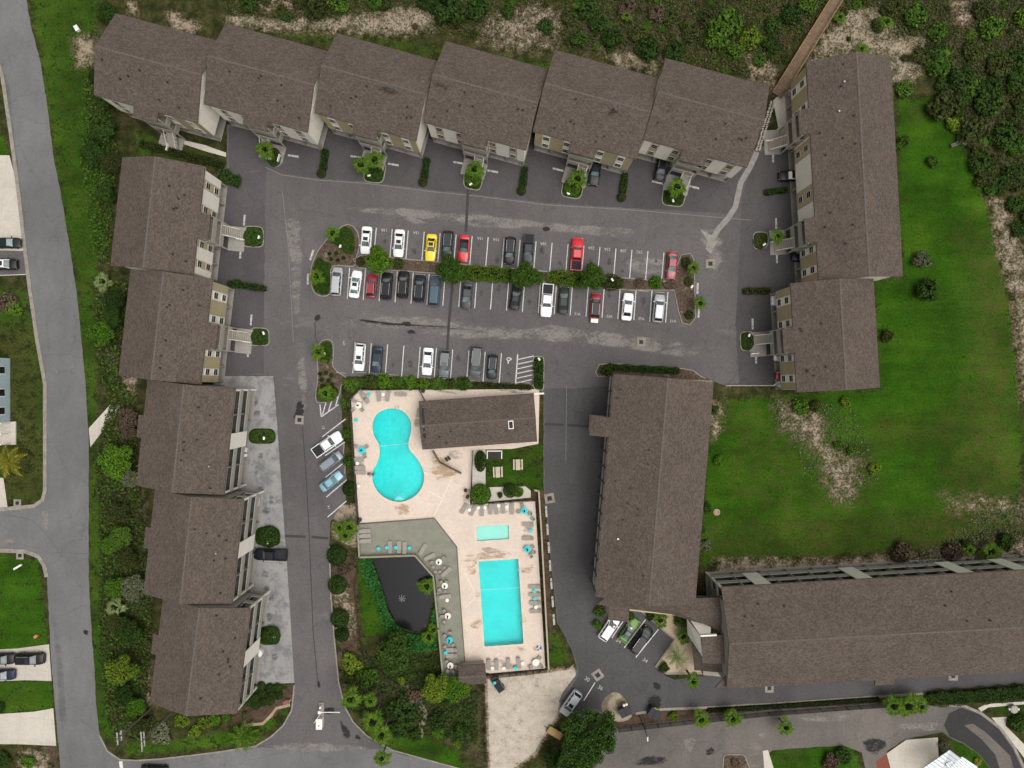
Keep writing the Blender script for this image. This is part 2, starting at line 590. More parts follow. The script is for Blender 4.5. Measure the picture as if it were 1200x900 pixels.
def make_ground():
    xs = graded(-98, 98, 0.5, 2600.0)
    ys = graded(-76, 76, 0.5, 2600.0)
    X, Y = np.meshgrid(xs, ys)
    PX, PY = X / S + 600, 450 - Y / S
    out = np.zeros(X.shape + (4,))
    for ch, regs in ((0, SAND), (1, LAWN), (2, MULCH), (3, DRY)):
        for poly, soft, amt in regs:
            d = sdist(poly, PX, PY)
            t = np.clip((d + soft) / (2 * soft), 0, 1)
            out[..., ch] = np.maximum(out[..., ch], amt * t * t * (3 - 2 * t))
    # outside the survey the wild scrub and lawns simply go on
    ny, nx = X.shape
    idx = np.arange(ny * nx).reshape(ny, nx)
    q = np.stack([idx[:-1, :-1], idx[:-1, 1:], idx[1:, 1:], idx[1:, :-1]], -1)
    cx, cy = (PX[:-1, :-1] + PX[1:, 1:]) / 2, (PY[:-1, :-1] + PY[1:, 1:]) / 2
    keep = np.ones(cx.shape, bool)
    for p in POOLS:
        keep &= sdist(p, cx, cy) < -2.6
    q = q[keep]
    me = bpy.data.meshes.new('ground')
    co = np.stack([X, Y, np.zeros_like(X)], -1).reshape(-1, 3).astype(np.float32)
    me.vertices.add(len(co))
    me.vertices.foreach_set('co', co.ravel())
    me.loops.add(q.size)
    me.loops.foreach_set('vertex_index', q.ravel().astype(np.int32))
    me.polygons.add(len(q))
    me.polygons.foreach_set('loop_start', np.arange(0, q.size, 4, dtype=np.int32))
    me.polygons.foreach_set('loop_total', np.full(len(q), 4, np.int32))
    me.update()
    at = me.color_attributes.new('cover', 'FLOAT_COLOR', 'POINT')
    at.data.foreach_set('color', out.reshape(-1, 4).astype(np.float32).ravel())
    m, nt, b = _nt('ground_cover')
    v = coords(nt, True)
    a = nt.nodes.new('ShaderNodeAttribute')
    a.attribute_name = 'cover'
    sp = nt.nodes.new('ShaderNodeSeparateColor')
    nt.links.new(a.outputs['Color'], sp.inputs[0])
    nb = noise(nt, v, 0.10, 6, 0.65)
    nm = noise(nt, v, 0.55, 6, 0.7)
    nf = noise(nt, v, 2.6, 4, 0.75)
    ny_ = noise(nt, v, 0.25, 4, 0.6, (0.25, 1.6, 1))
    wild = ramp(nt, nm, [(0.28, (0.012, 0.016, 0.005)), (0.45, (0.030, 0.036, 0.010)), (0.58, (0.062, 0.058, 0.022)), (0.75, (0.11, 0.092, 0.045))])
    lawn = ramp(nt, nb, [(0.30, (0.018, 0.052, 0.003)), (0.5, (0.030, 0.090, 0.004)), (0.70, (0.058, 0.122, 0.008))])
    lawn = mixc(nt, maprange(nt, nm, 0.56, 0.74, 0, 0.5), lawn, (0.070, 0.066, 0.014))
    nl = noise(nt, v, 0.045, 5, 0.6)
    lawn = mixc(nt, maprange(nt, nl, 0.54, 0.70, 0, 0.6), lawn, (0.052, 0.056, 0.012))
    lawn = mixc(nt, maprange(nt, nl, 0.46, 0.34, 0, 0.6), lawn, (0.012, 0.026, 0.004))
    lawn = mixc(nt, 1.0, lawn, ramp(nt, ny_, [(0.3, (0.72,) * 3), (0.7, (1.12,) * 3)]), 'MULTIPLY')
    lawn = mixc(nt, maprange(nt, mathn(nt, 'ADD', a.outputs['Alpha'], mathn(nt, 'MULTIPLY', mathn(nt, 'SUBTRACT', nm, 0.5), 1.6)), 0.2, 1.0, 0, 0.85), lawn, ramp(nt, nb, [(0.3, (0.030, 0.040, 0.008)), (0.7, (0.085, 0.078, 0.022))]))
    mul = ramp(nt, nm, [(0.3, (0.048, 0.032, 0.022)), (0.7, (0.115, 0.078, 0.055))])
    sand = ramp(nt, nm, [(0.3, (0.20, 0.16, 0.11)), (0.7, (0.36, 0.295, 0.22))])
    lot = ramp(nt, nm, [(0.3, (0.36, 0.305, 0.245)), (0.7, (0.56, 0.495, 0.415))])
    sand = mixc(nt, maprange(nt, sp.outputs[0], 0.96, 1.1), sand, lot)
    wob = mathn(nt, 'ADD', mathn(nt, 'MULTIPLY', mathn(nt, 'SUBTRACT', nm, 0.5), 2.6), mathn(nt, 'MULTIPLY', mathn(nt, 'SUBTRACT', nf, 0.5), 2.2))
    def mask(s, lo=0.35, hi=0.65):
        win = maprange(nt, s, 0.02, 0.32, smooth=False)
        return maprange(nt, mathn(nt, 'ADD', s, mathn(nt, 'MULTIPLY', wob, win)), lo, hi)
    col = mixc(nt, mask(sp.outputs[2], 0.3, 0.75), wild, mul)
    col = mixc(nt, mask(sp.outputs[1], 0.2, 0.75), col, lawn)
    col = mixc(nt, 1.0, col, ramp(nt, nf, [(0.28, (0.55,) * 3), (0.72, (1.28,) * 3)]), 'MULTIPLY')
    sand = mixc(nt, 1.0, sand, ramp(nt, nf, [(0.28, (0.84,) * 3), (0.6, (1.04,) * 3)]), 'MULTIPLY')
    col = mixc(nt, mask(sp.outputs[0], 0.10, 0.55), col, mixc(nt, nf, (0.055, 0.046, 0.022), (0.15, 0.12, 0.072)))
    col = mixc(nt, mask(sp.outputs[0], 0.42, 0.95), col, sand)
    nt.links.new(col, b.inputs['Base Color'])
    b.inputs['Roughness'].default_value = 1.0
    b.inputs['Specular IOR Level'].default_value = 0.1
    bump(nt, b, nf, 0.8, 0.12)
    me.materials.append(m)
    o = link('ground', me)
    props(o, kind='structure')
    return o
ground = make_ground()

# ------------------------------------------------------------------ roads and paved areas
A_ROAD = asphalt('road_asphalt', (0.152, 0.150, 0.149), 0.2, 0.05, warm=(1, 1, 1), aggregate=0.14)
A_LOT = asphalt('lot_asphalt', (0.118, 0.110, 0.110), 0.24, 0.035, warm=(1, 1, 1), dust=(0.26, 0.235, 0.215), dust_lo=0.60)
A_DARK = asphalt('sealed_asphalt', (0.082, 0.078, 0.080), 0.18, 0.06, warm=(1, 1, 1))
A_SOUTH = asphalt('old_asphalt', (0.136, 0.125, 0.116), 0.25, 0.06, dust=(0.36, 0.31, 0.27), dust_lo=0.58)
A_NEW = asphalt('fresh_asphalt', (0.045, 0.042, 0.044), 0.2, 0.08, warm=(1, 1, 1))
C_DRIVE = concrete('drive_concrete', (0.285, 0.28, 0.272), 6.0, (0.13, 0.13, 0.14), 0.7, 0.47, rot=math.radians(3), var=0.2)
C_PALE = concrete('pale_concrete', (0.52, 0.475, 0.41), 4.2, (0.33, 0.29, 0.24), 0.4, 0.56, rot=math.radians(6))
C_DECK = concrete('deck_concrete', (0.655, 0.545, 0.46), None, (0.42, 0.33, 0.25), 0.4, 0.58, var=0.09)
C_KERB = plain('kerb_concrete', (0.26, 0.235, 0.20), 0.25, 1.2, 0.9, world_space=True)
C_SLAB = concrete('carport_concrete', (0.30, 0.28, 0.25), 3.0, (0.12, 0.11, 0.10), 0.5, 0.55)
M_LINE = plain('road_paint_white', (0.72, 0.70, 0.68), 0.18, 2.0, 0.8, fine=0.35, world_space=True)
M_FADED = plain('faded_lettering', (0.50, 0.48, 0.46), 0.25, 2.0, 0.85, fine=0.4, world_space=True)
M_PATCHD = plain('patch_tar', (0.035, 0.034, 0.036), 0.2, 1.0, 0.85, world_space=True)

west_road = sheet('west_road', [(-60, -30), (27, -30), (31, 0), (36, 30), (47, 70), (55, 120), (62, 180), (71, 225), (82, 290), (91, 350), (100, 447), (104, 512), (104, 600), (104, 675),
    (107, 735), (110, 775), (113, 830), (117, 862), (126, 880), (141, 890), (160, 891), (190, 889), (225, 885), (260, 880.5), (300, 874), (455, 878), (470, 884), (500, 891), (537, 900), (580, 915), (580, 960), (76, 960),
    (70, 890), (60, 775), (55, 675), (52, 662), (45, 652), (30, 646), (0, 645), (-60, 645), (-60, 597), (0, 597), (40, 593), (50, 586), (53, 575), (53, 450), (44, 400), (35, 337),
    (28, 280), (22, 225), (12, 150), (3, 90), (-6, 60), (-14, 0)], 0.012, A_ROAD, rough_edge=0.05)
parking_lot = sheet('parking_lot', [(266, 146), (300, 140), (420, 140), (540, 152), (660, 166), (760, 180), (855, 186), (880, 176), (905, 168), (925, 178), (935, 330), (925, 340),
    (915, 345), (915, 452), (850, 452), (836, 447), (720, 441), (718, 690), (700, 706), (706, 716), (716, 704), (749, 710), (794, 749), (772, 781), (780, 792), (790, 797), (845, 790), (1260, 770), (1260, 803), (1200, 807), (1110, 811),
    (1030, 816), (900, 825), (825, 829), (775, 831), (745, 836), (715, 842), (700, 834), (690, 850), (676, 840), (655, 822), (659, 812), (674, 792), (676, 782), (671, 765), (662, 745), (653, 730), (640, 600), (637, 570), (637, 462), (628, 452),
    (552, 447), (440, 441), (400, 441), (401, 500), (406, 560), (405, 585), (387, 612), (386, 640), (388, 700), (392, 750), (397, 800), (404, 828), (414, 846), (430, 862), (458, 878),
    (300, 876), (318, 863), (332, 850), (342, 832), (345, 800), (339, 700), (332, 600), (325, 500), (321, 440), (255, 440), (250, 330), (255, 200), (266, 190)], 0.016, A_LOT, rough_edge=0.04, seed=3)
sheet('sealed_lane', [(637.5, 456), (690, 454), (722, 450), (720, 690), (705, 715), (712, 730), (716, 708), (749, 712), (792, 749), (770, 781), (780, 792), (790, 797), (845, 790), (1260, 770), (1260, 802), (1030, 815), (825, 828), (745, 834), (716, 840), (692, 828),
    (676, 838), (658, 822), (676, 796), (678, 782), (671, 762), (662, 742), (654, 730), (641, 600), (637.6, 570)], 0.020, A_DARK, parent=parking_lot, kind=None, rough_edge=0.15, seed=5)
# carport aprons: sealed asphalt plus building shade, both painted into one darker tone
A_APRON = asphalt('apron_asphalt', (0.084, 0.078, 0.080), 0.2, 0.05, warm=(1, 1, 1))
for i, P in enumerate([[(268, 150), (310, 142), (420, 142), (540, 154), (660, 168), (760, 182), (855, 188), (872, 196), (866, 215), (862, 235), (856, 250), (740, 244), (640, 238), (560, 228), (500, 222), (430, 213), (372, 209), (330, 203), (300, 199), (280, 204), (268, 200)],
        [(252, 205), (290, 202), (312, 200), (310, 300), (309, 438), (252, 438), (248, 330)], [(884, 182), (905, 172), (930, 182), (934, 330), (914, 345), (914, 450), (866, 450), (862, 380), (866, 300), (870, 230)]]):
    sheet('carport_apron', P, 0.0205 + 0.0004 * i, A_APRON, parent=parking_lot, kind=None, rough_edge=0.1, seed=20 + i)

concrete_drive = sheet('concrete_drive', [(262, 440.5), (320.5, 440.5), (325, 500), (332, 600), (339, 700), (345, 800), (312, 802), (282, 798), (250, 798), (250, 440.5)], 0.024, C_DRIVE)
south_lane = sheet('south_lane', [(700, 862), (722, 853), (760, 848), (800, 843), (900, 832), (1000, 826), (1060, 822), (1110, 826), (1128, 827), (1150, 836), (1172, 853), (1188, 875), (1200, 900), (1215, 940), (1172, 940), (1160, 900), (1148, 885),
    (1130, 872), (1112, 864), (1104, 858), (1060, 866), (1040, 880), (1030, 905), (1015, 905), (1010, 882), (990, 874), (960, 875), (905, 879), (895, 890), (900, 940), (690, 940)], 0.012, A_SOUTH, rough_edge=0.06, seed=9)
sheet('lane_patch', [(1106, 850), (1112, 836), (1126, 829), (1148, 837), (1170, 854), (1186, 876), (1198, 902), (1188, 902), (1184, 886), (1170, 872), (1155, 858), (1140, 848), (1130, 850), (1150, 866), (1166, 884), (1172, 902), (1162, 902), (1148, 884), (1130, 871), (1113, 863)], 0.018, A_NEW, parent=south_lane, kind=None)
for i, P in enumerate([[(0, 195), (12, 180), (16, 200), (20, 222), (14, 218), (0, 222)], [(-20, 190), (-20, 274), (24, 274), (20, 222), (14, 218)], [(-20, 322), (-20, 276), (26, 276), (33, 322)]]):
    pass
sheet('west_driveway', [(-20, 182), (11, 182), (16, 200), (20, 222), (30, 300), (33, 322), (-20, 324)], 0.016, C_PALE)
sheet('driveway_patch', [(-20, 293), (30, 294), (32.5, 321), (-20, 323)], 0.022, A_LOT, kind=None, parent=bpy.data.objects['west_driveway'])
sheet('west_driveway', [(-20, 762), (20, 760), (57.5, 755), (60.5, 798), (30, 797), (-20, 799)], 0.016, C_PALE)
sheet('west_driveway', [(-20, 838), (40, 834), (62.5, 830), (66, 874), (20, 872), (-20, 872)], 0.016, C_PALE)
sheet('west_driveway', [(-20, 560), (4, 560), (9, 595), (-20, 597)], 0.016, C_PALE)
sheet('concrete_ramp', [(104, 502), (133, 470), (141, 471), (139, 480), (106, 524)], 0.010, C_PALE)
sheet('south_driveway', [(1039, 883), (1062, 867), (1099, 864), (1100, 890), (1080, 910), (1046, 910)], 0.018, C_PALE)
sheet('red_apron', [(1026, 893), (1038.5, 883.5), (1046, 910), (1032, 910)], 0.022, plain('red_paver', (0.20, 0.055, 0.035), 0.2, 2.5, 0.85, world_space=True))
sheet('footpath', [(1146, 830), (1156, 825), (1215, 821), (1215, 824), (1158, 829), (1150, 834)], 0.014, C_PALE)
sheet('footpath', [(1162, 841), (1180, 840), (1178, 850), (1200, 872), (1215, 890), (1215, 905), (1200, 888), (1180, 862)], 0.014, C_PALE)
sheet('footpath', [(206, 162), (240, 170), (265, 179), (265, 184), (240, 177), (206, 166)], 0.012, C_PALE)
sheet('footpath', [(906, 118), (916, 108), (925, 120), (925, 160), (912, 168), (902, 172), (900, 160), (912, 150)], 0.012, C_PALE)
sheet('footpath', [(894, 880), (900, 879), (908, 905), (896, 905)], 0.015, C_PALE)

def band(name, pts, w, z0, z1, mat, parent=None, closed=False, kind=None, px=True):
    """an extruded strip of width w metres along a survey line"""
    P = [W(*p) if px else Vector((p[0], p[1], 0)) for p in pts]
    n = len(P)
    L, R = [], []
    for i in range(n):
        a = P[i - 1] if (i > 0 or closed) else P[i]
        c = P[(i + 1) % n] if (i < n - 1 or closed) else P[i]
        d = (c - a).normalized()
        nn = Vector((-d.y, d.x, 0)) * w / 2
        L.append(P[i] + nn)
        R.append(P[i] - nn)
    mb = MB()
    m = n if closed else n - 1
    for i in range(m):
        j = (i + 1) % n
        a, b, c, d = R[i], R[j], L[j], L[i]
        top = [(p.x, p.y, z1) for p in (a, b, c, d)]
        bot = [(p.x, p.y, z0) for p in (a, b, c, d)]
        fs = [(0, 1, 2, 3), (0, 4, 5, 1), (2, 6, 7, 3)]
        if not closed and i == 0:
            fs.append((3, 7, 4, 0))
        if not closed and i == m - 1:
            fs.append((1, 5, 6, 2))
        mb.add(top + bot, fs)
    o = mb.build(name, mat, parent)
    if kind:
        o['kind'] = kind
    return o
band('kerb', [(-6, 60), (3, 90), (12, 150), (22, 225), (28, 280), (35, 337), (44, 400), (53, 450), (53, 575), (50, 586), (40, 593), (0, 597), (-60, 597)], 0.65, 0.0, 0.11, C_KERB, west_road)
band('kerb', [(-60, 645), (0, 645), (30, 646), (45, 652), (52, 662), (55, 676)], 0.7, 0.0, 0.11, C_KERB, west_road)
band('kerb', [(117, 862), (126, 880), (141, 890), (160, 891), (190, 889), (225, 885), (260, 880.5), (300, 874), (318, 863), (332, 850), (342, 832), (345, 803)], 0.25, 0.0, 0.10, C_KERB, west_road)
band('kerb', [(386, 640), (388, 700), (392, 750), (397, 800), (404, 828), (414, 846), (430, 862), (460, 879), (500, 890), (540, 901)], 0.22, 0.0, 0.10, C_KERB, parking_lot)
band('kerb', [(745, 836), (775, 831), (825, 829), (900, 825), (1030, 816), (1110, 811), (1260, 803)], 0.45, 0.0, 0.12, C_KERB, parking_lot)
band('kerb', [(410, 445.2), (440, 446), (552, 451.5), (626, 452)], 0.25, 0.0, 0.12, C_KERB, parking_lot)
band('kerb', [(1112, 826), (1130, 827), (1150, 836), (1172, 853), (1188, 875), (1200, 900)], 0.45, 0.0, 0.10, C_KERB, south_lane)

# kerbed planting islands in the lot
GRASS_TOP = bpy.data.materials['ground_cover']
def turf(name, a, b_, brown=(0.10, 0.07, 0.045), lo=0.55):
    if name in MATS:
        return MATS[name]
    m, nt, b = _nt(name)
    v = coords(nt, True)
    n1 = noise(nt, v, 0.45, 5, 0.7)
    n2 = noise(nt, v, 3.0, 4, 0.75)
    col = ramp(nt, n2, [(0.3, a), (0.7, b_)])
    col = mixc(nt, maprange(nt, n1, lo, lo + 0.1), col, brown)
    col = mixc(nt, 1.0, col, ramp(nt, n2, [(0.25, (0.5,) * 3), (0.75, (1.3,) * 3)]), 'MULTIPLY')
    nt.links.new(col, b.inputs['Base Color'])
    b.inputs['Roughness'].default_value = 1.0
    b.inputs['Specular IOR Level'].default_value = 0.1
    bump(nt, b, n2, 0.9, 0.1)
    MATS[name] = m
    return m
T_GREEN = turf('island_turf', (0.012, 0.028, 0.004), (0.035, 0.070, 0.008), lo=0.60)
T_MULCH = turf('island_mulch', (0.060, 0.042, 0.030), (0.135, 0.100, 0.075), (0.20, 0.165, 0.135), 0.58)
def island(pts, top, kerb=True, z=0.13):
    o = sheet('planting_island', pts, z, top)
    if kerb:
        band('kerb', pts, 0.16, 0.0, z + 0.02, C_KERB, o, closed=True)
    return o
island(smooth_loop([(402, 265), (413, 265), (420, 275), (421, 290), (417, 303), (414, 312), (390, 312), (388, 330), (387, 344), (377, 347), (367, 340), (364, 320), (370, 300), (382, 282)], 3), T_MULCH)
sheet('grass_patch', smooth_loop([(399, 268), (408, 266), (414, 273), (416, 286), (414, 297), (404, 297), (398, 291), (392, 286), (386, 284), (391, 275)], 3), 0.136, T_GREEN, parent=bpy.data.objects['planting_island'], kind=None)
sheet('grass_patch', smooth_loop([(372, 302), (380, 306), (388, 310), (387, 328), (385, 343), (377, 345), (368, 338), (366, 322)], 3), 0.137, T_GREEN, parent=bpy.data.objects['planting_island'], kind=None)
island([(414, 304), (424, 299), (500, 306), (600, 315), (732, 326), (782, 330), (790, 320), (798, 299), (809, 297), (813, 305), (814, 340), (815, 372), (808, 381), (799, 378), (795, 365), (790, 340), (738, 340), (640, 331), (520, 321), (420, 314)], T_MULCH)
island(smooth_loop([(375, 402), (384, 398), (390, 402), (391, 418), (390, 428), (396, 436), (406, 443), (400, 452), (398, 462), (391, 468), (376, 472), (370, 466), (373, 440), (372, 420)], 3), T_MULCH)
sheet('grass_patch', smooth_loop([(377, 404), (384, 400), (389, 405), (389, 418), (384, 426), (377, 424), (374, 414)], 3), 0.136, T_GREEN, parent=bpy.data.objects['planting_island.002'], kind=None)
sheet('grass_patch', smooth_loop([(373, 456), (384, 450), (396, 456), (394, 466), (380, 470), (372, 466)], 3), 0.137, T_GREEN, parent=bpy.data.objects['planting_island.002'], kind=None)
island(rrect([(625, 417), (637.5, 418), (637, 458), (625, 456)], 5), T_GREEN)
island([(698, 436), (702, 427), (715, 426), (800, 432), (812, 434), (821, 441), (836, 447), (718, 441), (700, 441)], T_MULCH)
for P in [rrect([(312, 171), (326, 170), (333, 176), (331, 192), (322, 197), (316, 190)], 5), rrect([(428, 186), (453, 190), (449, 215), (426, 213)], 7), rrect([(545, 189), (568, 195), (563, 224), (543, 220)], 7),
          rrect([(662, 202), (686, 208), (680, 234), (657, 230)], 7), rrect([(778, 212), (806, 216), (800, 243), (775, 240)], 7), rrect([(900, 272), (900, 290), (883, 293), (882, 272)], 7), rrect([(285, 265), (309, 266), (309, 290), (284, 289)], 7),
          rrect([(294, 384), (315, 385), (316, 405), (293, 405)], 6), rrect([(867, 389), (884, 389), (884, 411), (868, 411)], 6)]:
    island(P, T_GREEN)
island(rrect([(848, 884), (872, 884), (882, 910), (846, 910)], 4), T_MULCH, z=0.12)
for P in [rrect([(292, 502), (323, 502), (324, 520), (291, 520)], 9), rrect([(300, 617), (328, 618), (329, 640), (299, 639)], 8), rrect([(302, 734), (327, 733), (329, 755), (304, 756)], 8)]:
    island(P, T_GREEN, kerb=False, z=0.1)
# triangular gravel and shrub bed by the lobby
BED = sheet('entrance_bed', [(747, 712), (790, 749), (768, 781), (781, 789), (842, 788), (840, 744), (815, 712)], 0.12, concrete('bed_sand', (0.50, 0.40, 0.28), None, (0.2, 0.15, 0.1), 0.5, 0.55))
band('kerb', [(747, 712), (790, 749), (768, 781), (781, 789), (842, 788.5)], 0.3, 0.0, 0.2, C_KERB, BED)

# ------------------------------------------------------------------ markings
def line(a, b, w=0.12, parent=parking_lot, z=0.034, name='parking_line', mat=None):
    A, B = W(*a), W(*b)
    d = (B - A).normalized()
    n = Vector((-d.y, d.x, 0)) * w / 2
    mb = MB()
    k = 6
    rr = random.Random(int(a[0] * 13 + a[1]))
    for i in range(k):
        p, q = A.lerp(B, i / k), A.lerp(B, (i + 1) / k)
        mb.quad(*[(v.x, v.y, z) for v in (p - n, q - n, q + n, p + n)])
    return mb.build(name, mat or M_LINE, parent)

for i in range(19):
    t = i / 18
    x, y = 441 + 337 * t, 267 + 29 * t
    line((x, y), (x - 2.9, y + 35), 0.14)
for i in range(21):
    t = i / 20
    x, y = 407 + 373 * t, 350 + 28 * t
    line((x, y), (x + 2.7, y - 36), 0.14)
for i in range(11):
    t = i / 10
    x, y = 416.2 + 190.5 * t, 401 + 14.2 * t
    line((x, y), (x - 2.7, y + 36.5), 0.2 if i == 10 else 0.14)
for i in range(6):
    y = 421.5 + 5.5 * i
    line((606 - i * .4, y), (625.5 - i * .4, y - 4.3), 0.14)
for a, b in [((377.5, 512), (405, 491)), ((381, 534), (404, 518)), ((381.5, 559.5), (402, 543)), ((382.5, 582.5), (406.5, 562)), ((384, 606), (406, 587)),
             ((375, 474), (376.5, 488.5)), ((376.5, 488.5), (397, 474)), ((382, 472), (378, 486)), ((389, 469), (385, 482)), ((397, 463), (393, 477)),
             ((717, 747.5), (730, 728)), ((731.5, 759), (756.5, 726)), ((745, 770.5), (771.5, 737.5)), ((697.3, 799.8), (684, 821))]:
    line(a, b, 0.16)
def wheelstop(x, y, rz=-4.5):
    mb = MB()
    p = W(x, y)
    mb.box((0, 0, 0.095), (1.75, 0.16, 0.12))
    o = mb.build('wheel_stop', C_KERB, parking_lot, (p.x, p.y, 0), (0, 0, math.radians(rz)))
for i in range(17):
    t = i / 18
    if i not in (0, 1, 3, 4):
        wheelstop(441 + 337 * t + 6.5, 267 + 29 * t + 34.5)
for i in range(20):
    t = i / 20
    wheelstop(407 + 373 * t + 11.5, 350 + 28 * t - 34)
for i in range(10):
    t = i / 10
    wheelstop(416.2 + 190.5 * t + 7, 401 + 14.2 * t + 35.5)
wheelstop(400, 437); wheelstop(615.5, 448.5)
for x, y in ((403, 525), (404.5, 549), (405, 572)):
    wheelstop(x, y, 85)

TEXTS = {}
def text_mesh(s, size):
    if s in TEXTS:
        return TEXTS[s]
    cu = bpy.data.curves.new('lettering', 'FONT')
    cu.body = s
    cu.size = size
    cu.align_x = 'CENTER'
    cu.align_y = 'CENTER'
    cu.offset = 0.02 if s.startswith('NO') else 0.004
    o = bpy.data.objects.new('lettering', cu)
    COL.objects.link(o)
    bpy.context.view_layer.update()
    me = bpy.data.meshes.new_from_object(o.evaluated_get(bpy.context.evaluated_depsgraph_get()))
    me.materials.clear()
    me.materials.append(M_LINE if s.startswith('NO') else M_FADED)
    bpy.data.objects.remove(o)
    TEXTS[s] = me
    return me
def letters(s, x, y, rz, size=0.68, sx=1.0, name='stall_number', parent=parking_lot):
    p = W(x, y)
    return link(name, text_mesh(s, size), parent, (p.x, p.y, 0.036), (0, 0, math.radians(rz)), (sx, 1, 1))
for i, s in [(0, '13B'), (2, '12A'), (6, '15A'), (7, '15A'), (9, '20A'), (10, '20A'), (12, '21A'), (13, '22A'), (14, '23A'), (15, '23B'), (16, '23C')]:
    t = i / 18
    letters(s, 441 + 337 * t + 9.5 - (1 if i > 8 else 0), 267 + 29 * t + 2.5, 176)
for i, s in [(14, '31A'), (16, '33A'), (18, '27A'), (20, '21A')]:
    t = i / 20
    letters(s, 407 + 373 * t + 8.5, 350 + 28 * t - 1.5, -4)
letters('5', 403, 402, 176, 1.0)
letters('E1', 379, 500.5, 100); letters('14', 385.5, 594.5, 100)
for s, x, y in (('54', 725, 751), ('34', 756, 774), ('30', 688, 796), ('36', 703.5, 806)):
    letters(s, x, y, -35 if x > 710 else -30, 0.95)
for x, y, rz in [(343.7, 183, -9), (417, 184, -9), (461, 193, -9), (537.5, 191, -10), (577.5, 201, -10), (654, 199, -14), (770.5, 214, -14), (813, 219.5, -14), (286.5, 258, 86), (282, 296.6, 86), (294.5, 375, 86), (291, 412, 86),
                 (906, 184, 91), (909.5, 262, 91), (910.5, 302, 91), (882, 379.6, 91), (886, 419.5, 91), (365.5, 299, 72), (361, 327, 88), (817.5, 338, 88), (819, 366, 86)] + \
                [(640 + 1.5 * i, 599.5 + 21.1 * i, -86) for i in range(7)]:
    letters('NO PARKING', x, y, rz, 0.46, 0.68, 'no_parking_lettering')
# wheelchair symbol
mb = MB()
cx, cy = 596, 421
ring = [W(cx + 2.4 * math.cos(t), cy + 2.4 * math.sin(t)) for t in np.linspace(0, 2 * math.pi, 17)[:-1]]
rin = [W(cx + 1.5 * math.cos(t), cy + 1.5 * math.sin(t)) for t in np.linspace(0, 2 * math.pi, 17)[:-1]]
for i in range(16):
    j = (i + 1) % 16
    mb.quad(*[(v.x, v.y, 0.036) for v in (ring[j], ring[i], rin[i], rin[j])])
for a, b in (((cx - .6, cy + 5.2), (cx - .3, cy + 2.6)), ((cx + 2.2, cy - 1), (cx + 4.2, cy - 1.6)), ((cx + 3.8, cy - 1.8), (cx + 2.6, cy + 1))):
    A, B = W(*a), W(*b)
    d = (B - A).normalized(); n = Vector((-d.y, d.x, 0)) * 0.1
    mb.quad(*[(v.x, v.y, 0.0362) for v in (A - n, B - n, B + n, A + n)])
mb.build('wheelchair_symbol', M_LINE, parking_lot)

# lot seams, tar patches, dust streaks
def stain(name, pts, mat, z, parent, soft=True):
    """irregular sheet whose cover fades to nothing at its rim"""
    P = [W(*p) for p in smooth_loop(pts, 3)]
    c = sum(P, Vector()) / len(P)
    mb = MB()
    vs = [(c.x, c.y, z)] + [(c.x + (p.x - c.x) * .6, c.y + (p.y - c.y) * .6, z) for p in P] + [(p.x, p.y, z) for p in P]
    n = len(P)
    fs = [(0, 1 + i, 1 + (i + 1) % n) for i in range(n)] + [(1 + i, 1 + n + i, 1 + n + (i + 1) % n, 1 + (i + 1) % n) for i in range(n)]
    if area2([(p.x, p.y) for p in P]) < 0:
        fs = [tuple(reversed(f)) for f in fs]
    mb.add(vs, fs)
    o = mb.build(name, mat, parent)
    at = o.data.color_attributes.new('cover', 'FLOAT_COLOR', 'POINT')
    for i in range(2 * n + 1):
        v = 1.0 if i == 0 else (0.8 if i <= n else 0.0)
        at.data[i].color = (v, v, v, 1)
    return o
def stain_mat(name, c, amt=0.6, scale=0.6, thr=0.25):
    m, nt, b = _nt(name)
    a = nt.nodes.new('ShaderNodeAttribute')
    a.attribute_name = 'cover'
    v = coords(nt, True)
    n1 = noise(nt, v, scale, 6, 0.72, (0.45, 1.0, 1))
    n2 = noise(nt, v, 2.2, 4, 0.7)
    f = mathn(nt, 'ADD', a.outputs['Fac'], mathn(nt, 'MULTIPLY', mathn(nt, 'SUBTRACT', n1, 0.62), 3.2))
    f = mathn(nt, 'ADD', f, mathn(nt, 'MULTIPLY', mathn(nt, 'SUBTRACT', n2, 0.5), 0.7))
    f = maprange(nt, f, thr, thr + 0.75, 0, amt)
    nt.links.new(ramp(nt, n2, [(0.3, tuple(x * .8 for x in c)), (0.7, tuple(x * 1.15 for x in c))]), b.inputs['Base Color'])
    b.inputs['Roughness'].default_value = 0.95
    nt.links.new(f, b.inputs['Alpha'])
    return m
ST_DUST = stain_mat('dust_deposit', (0.29, 0.265, 0.245), 0.62, 0.45, 0.0)
ST_TAR = stain_mat('oil_stain', (0.022, 0.021, 0.022), 0.85, 1.2, -0.2)
ST_OIL = stain_mat('oil_drip', (0.050, 0.046, 0.045), 0.4, 1.5, 0.0)
ST_WEAR = stain_mat('road_wear', (0.115, 0.113, 0.115), 0.3, 0.2, 0.0)
ST_SAND = stain_mat('sand_wash', (0.55, 0.47, 0.38), 0.8)
zz = 0.027
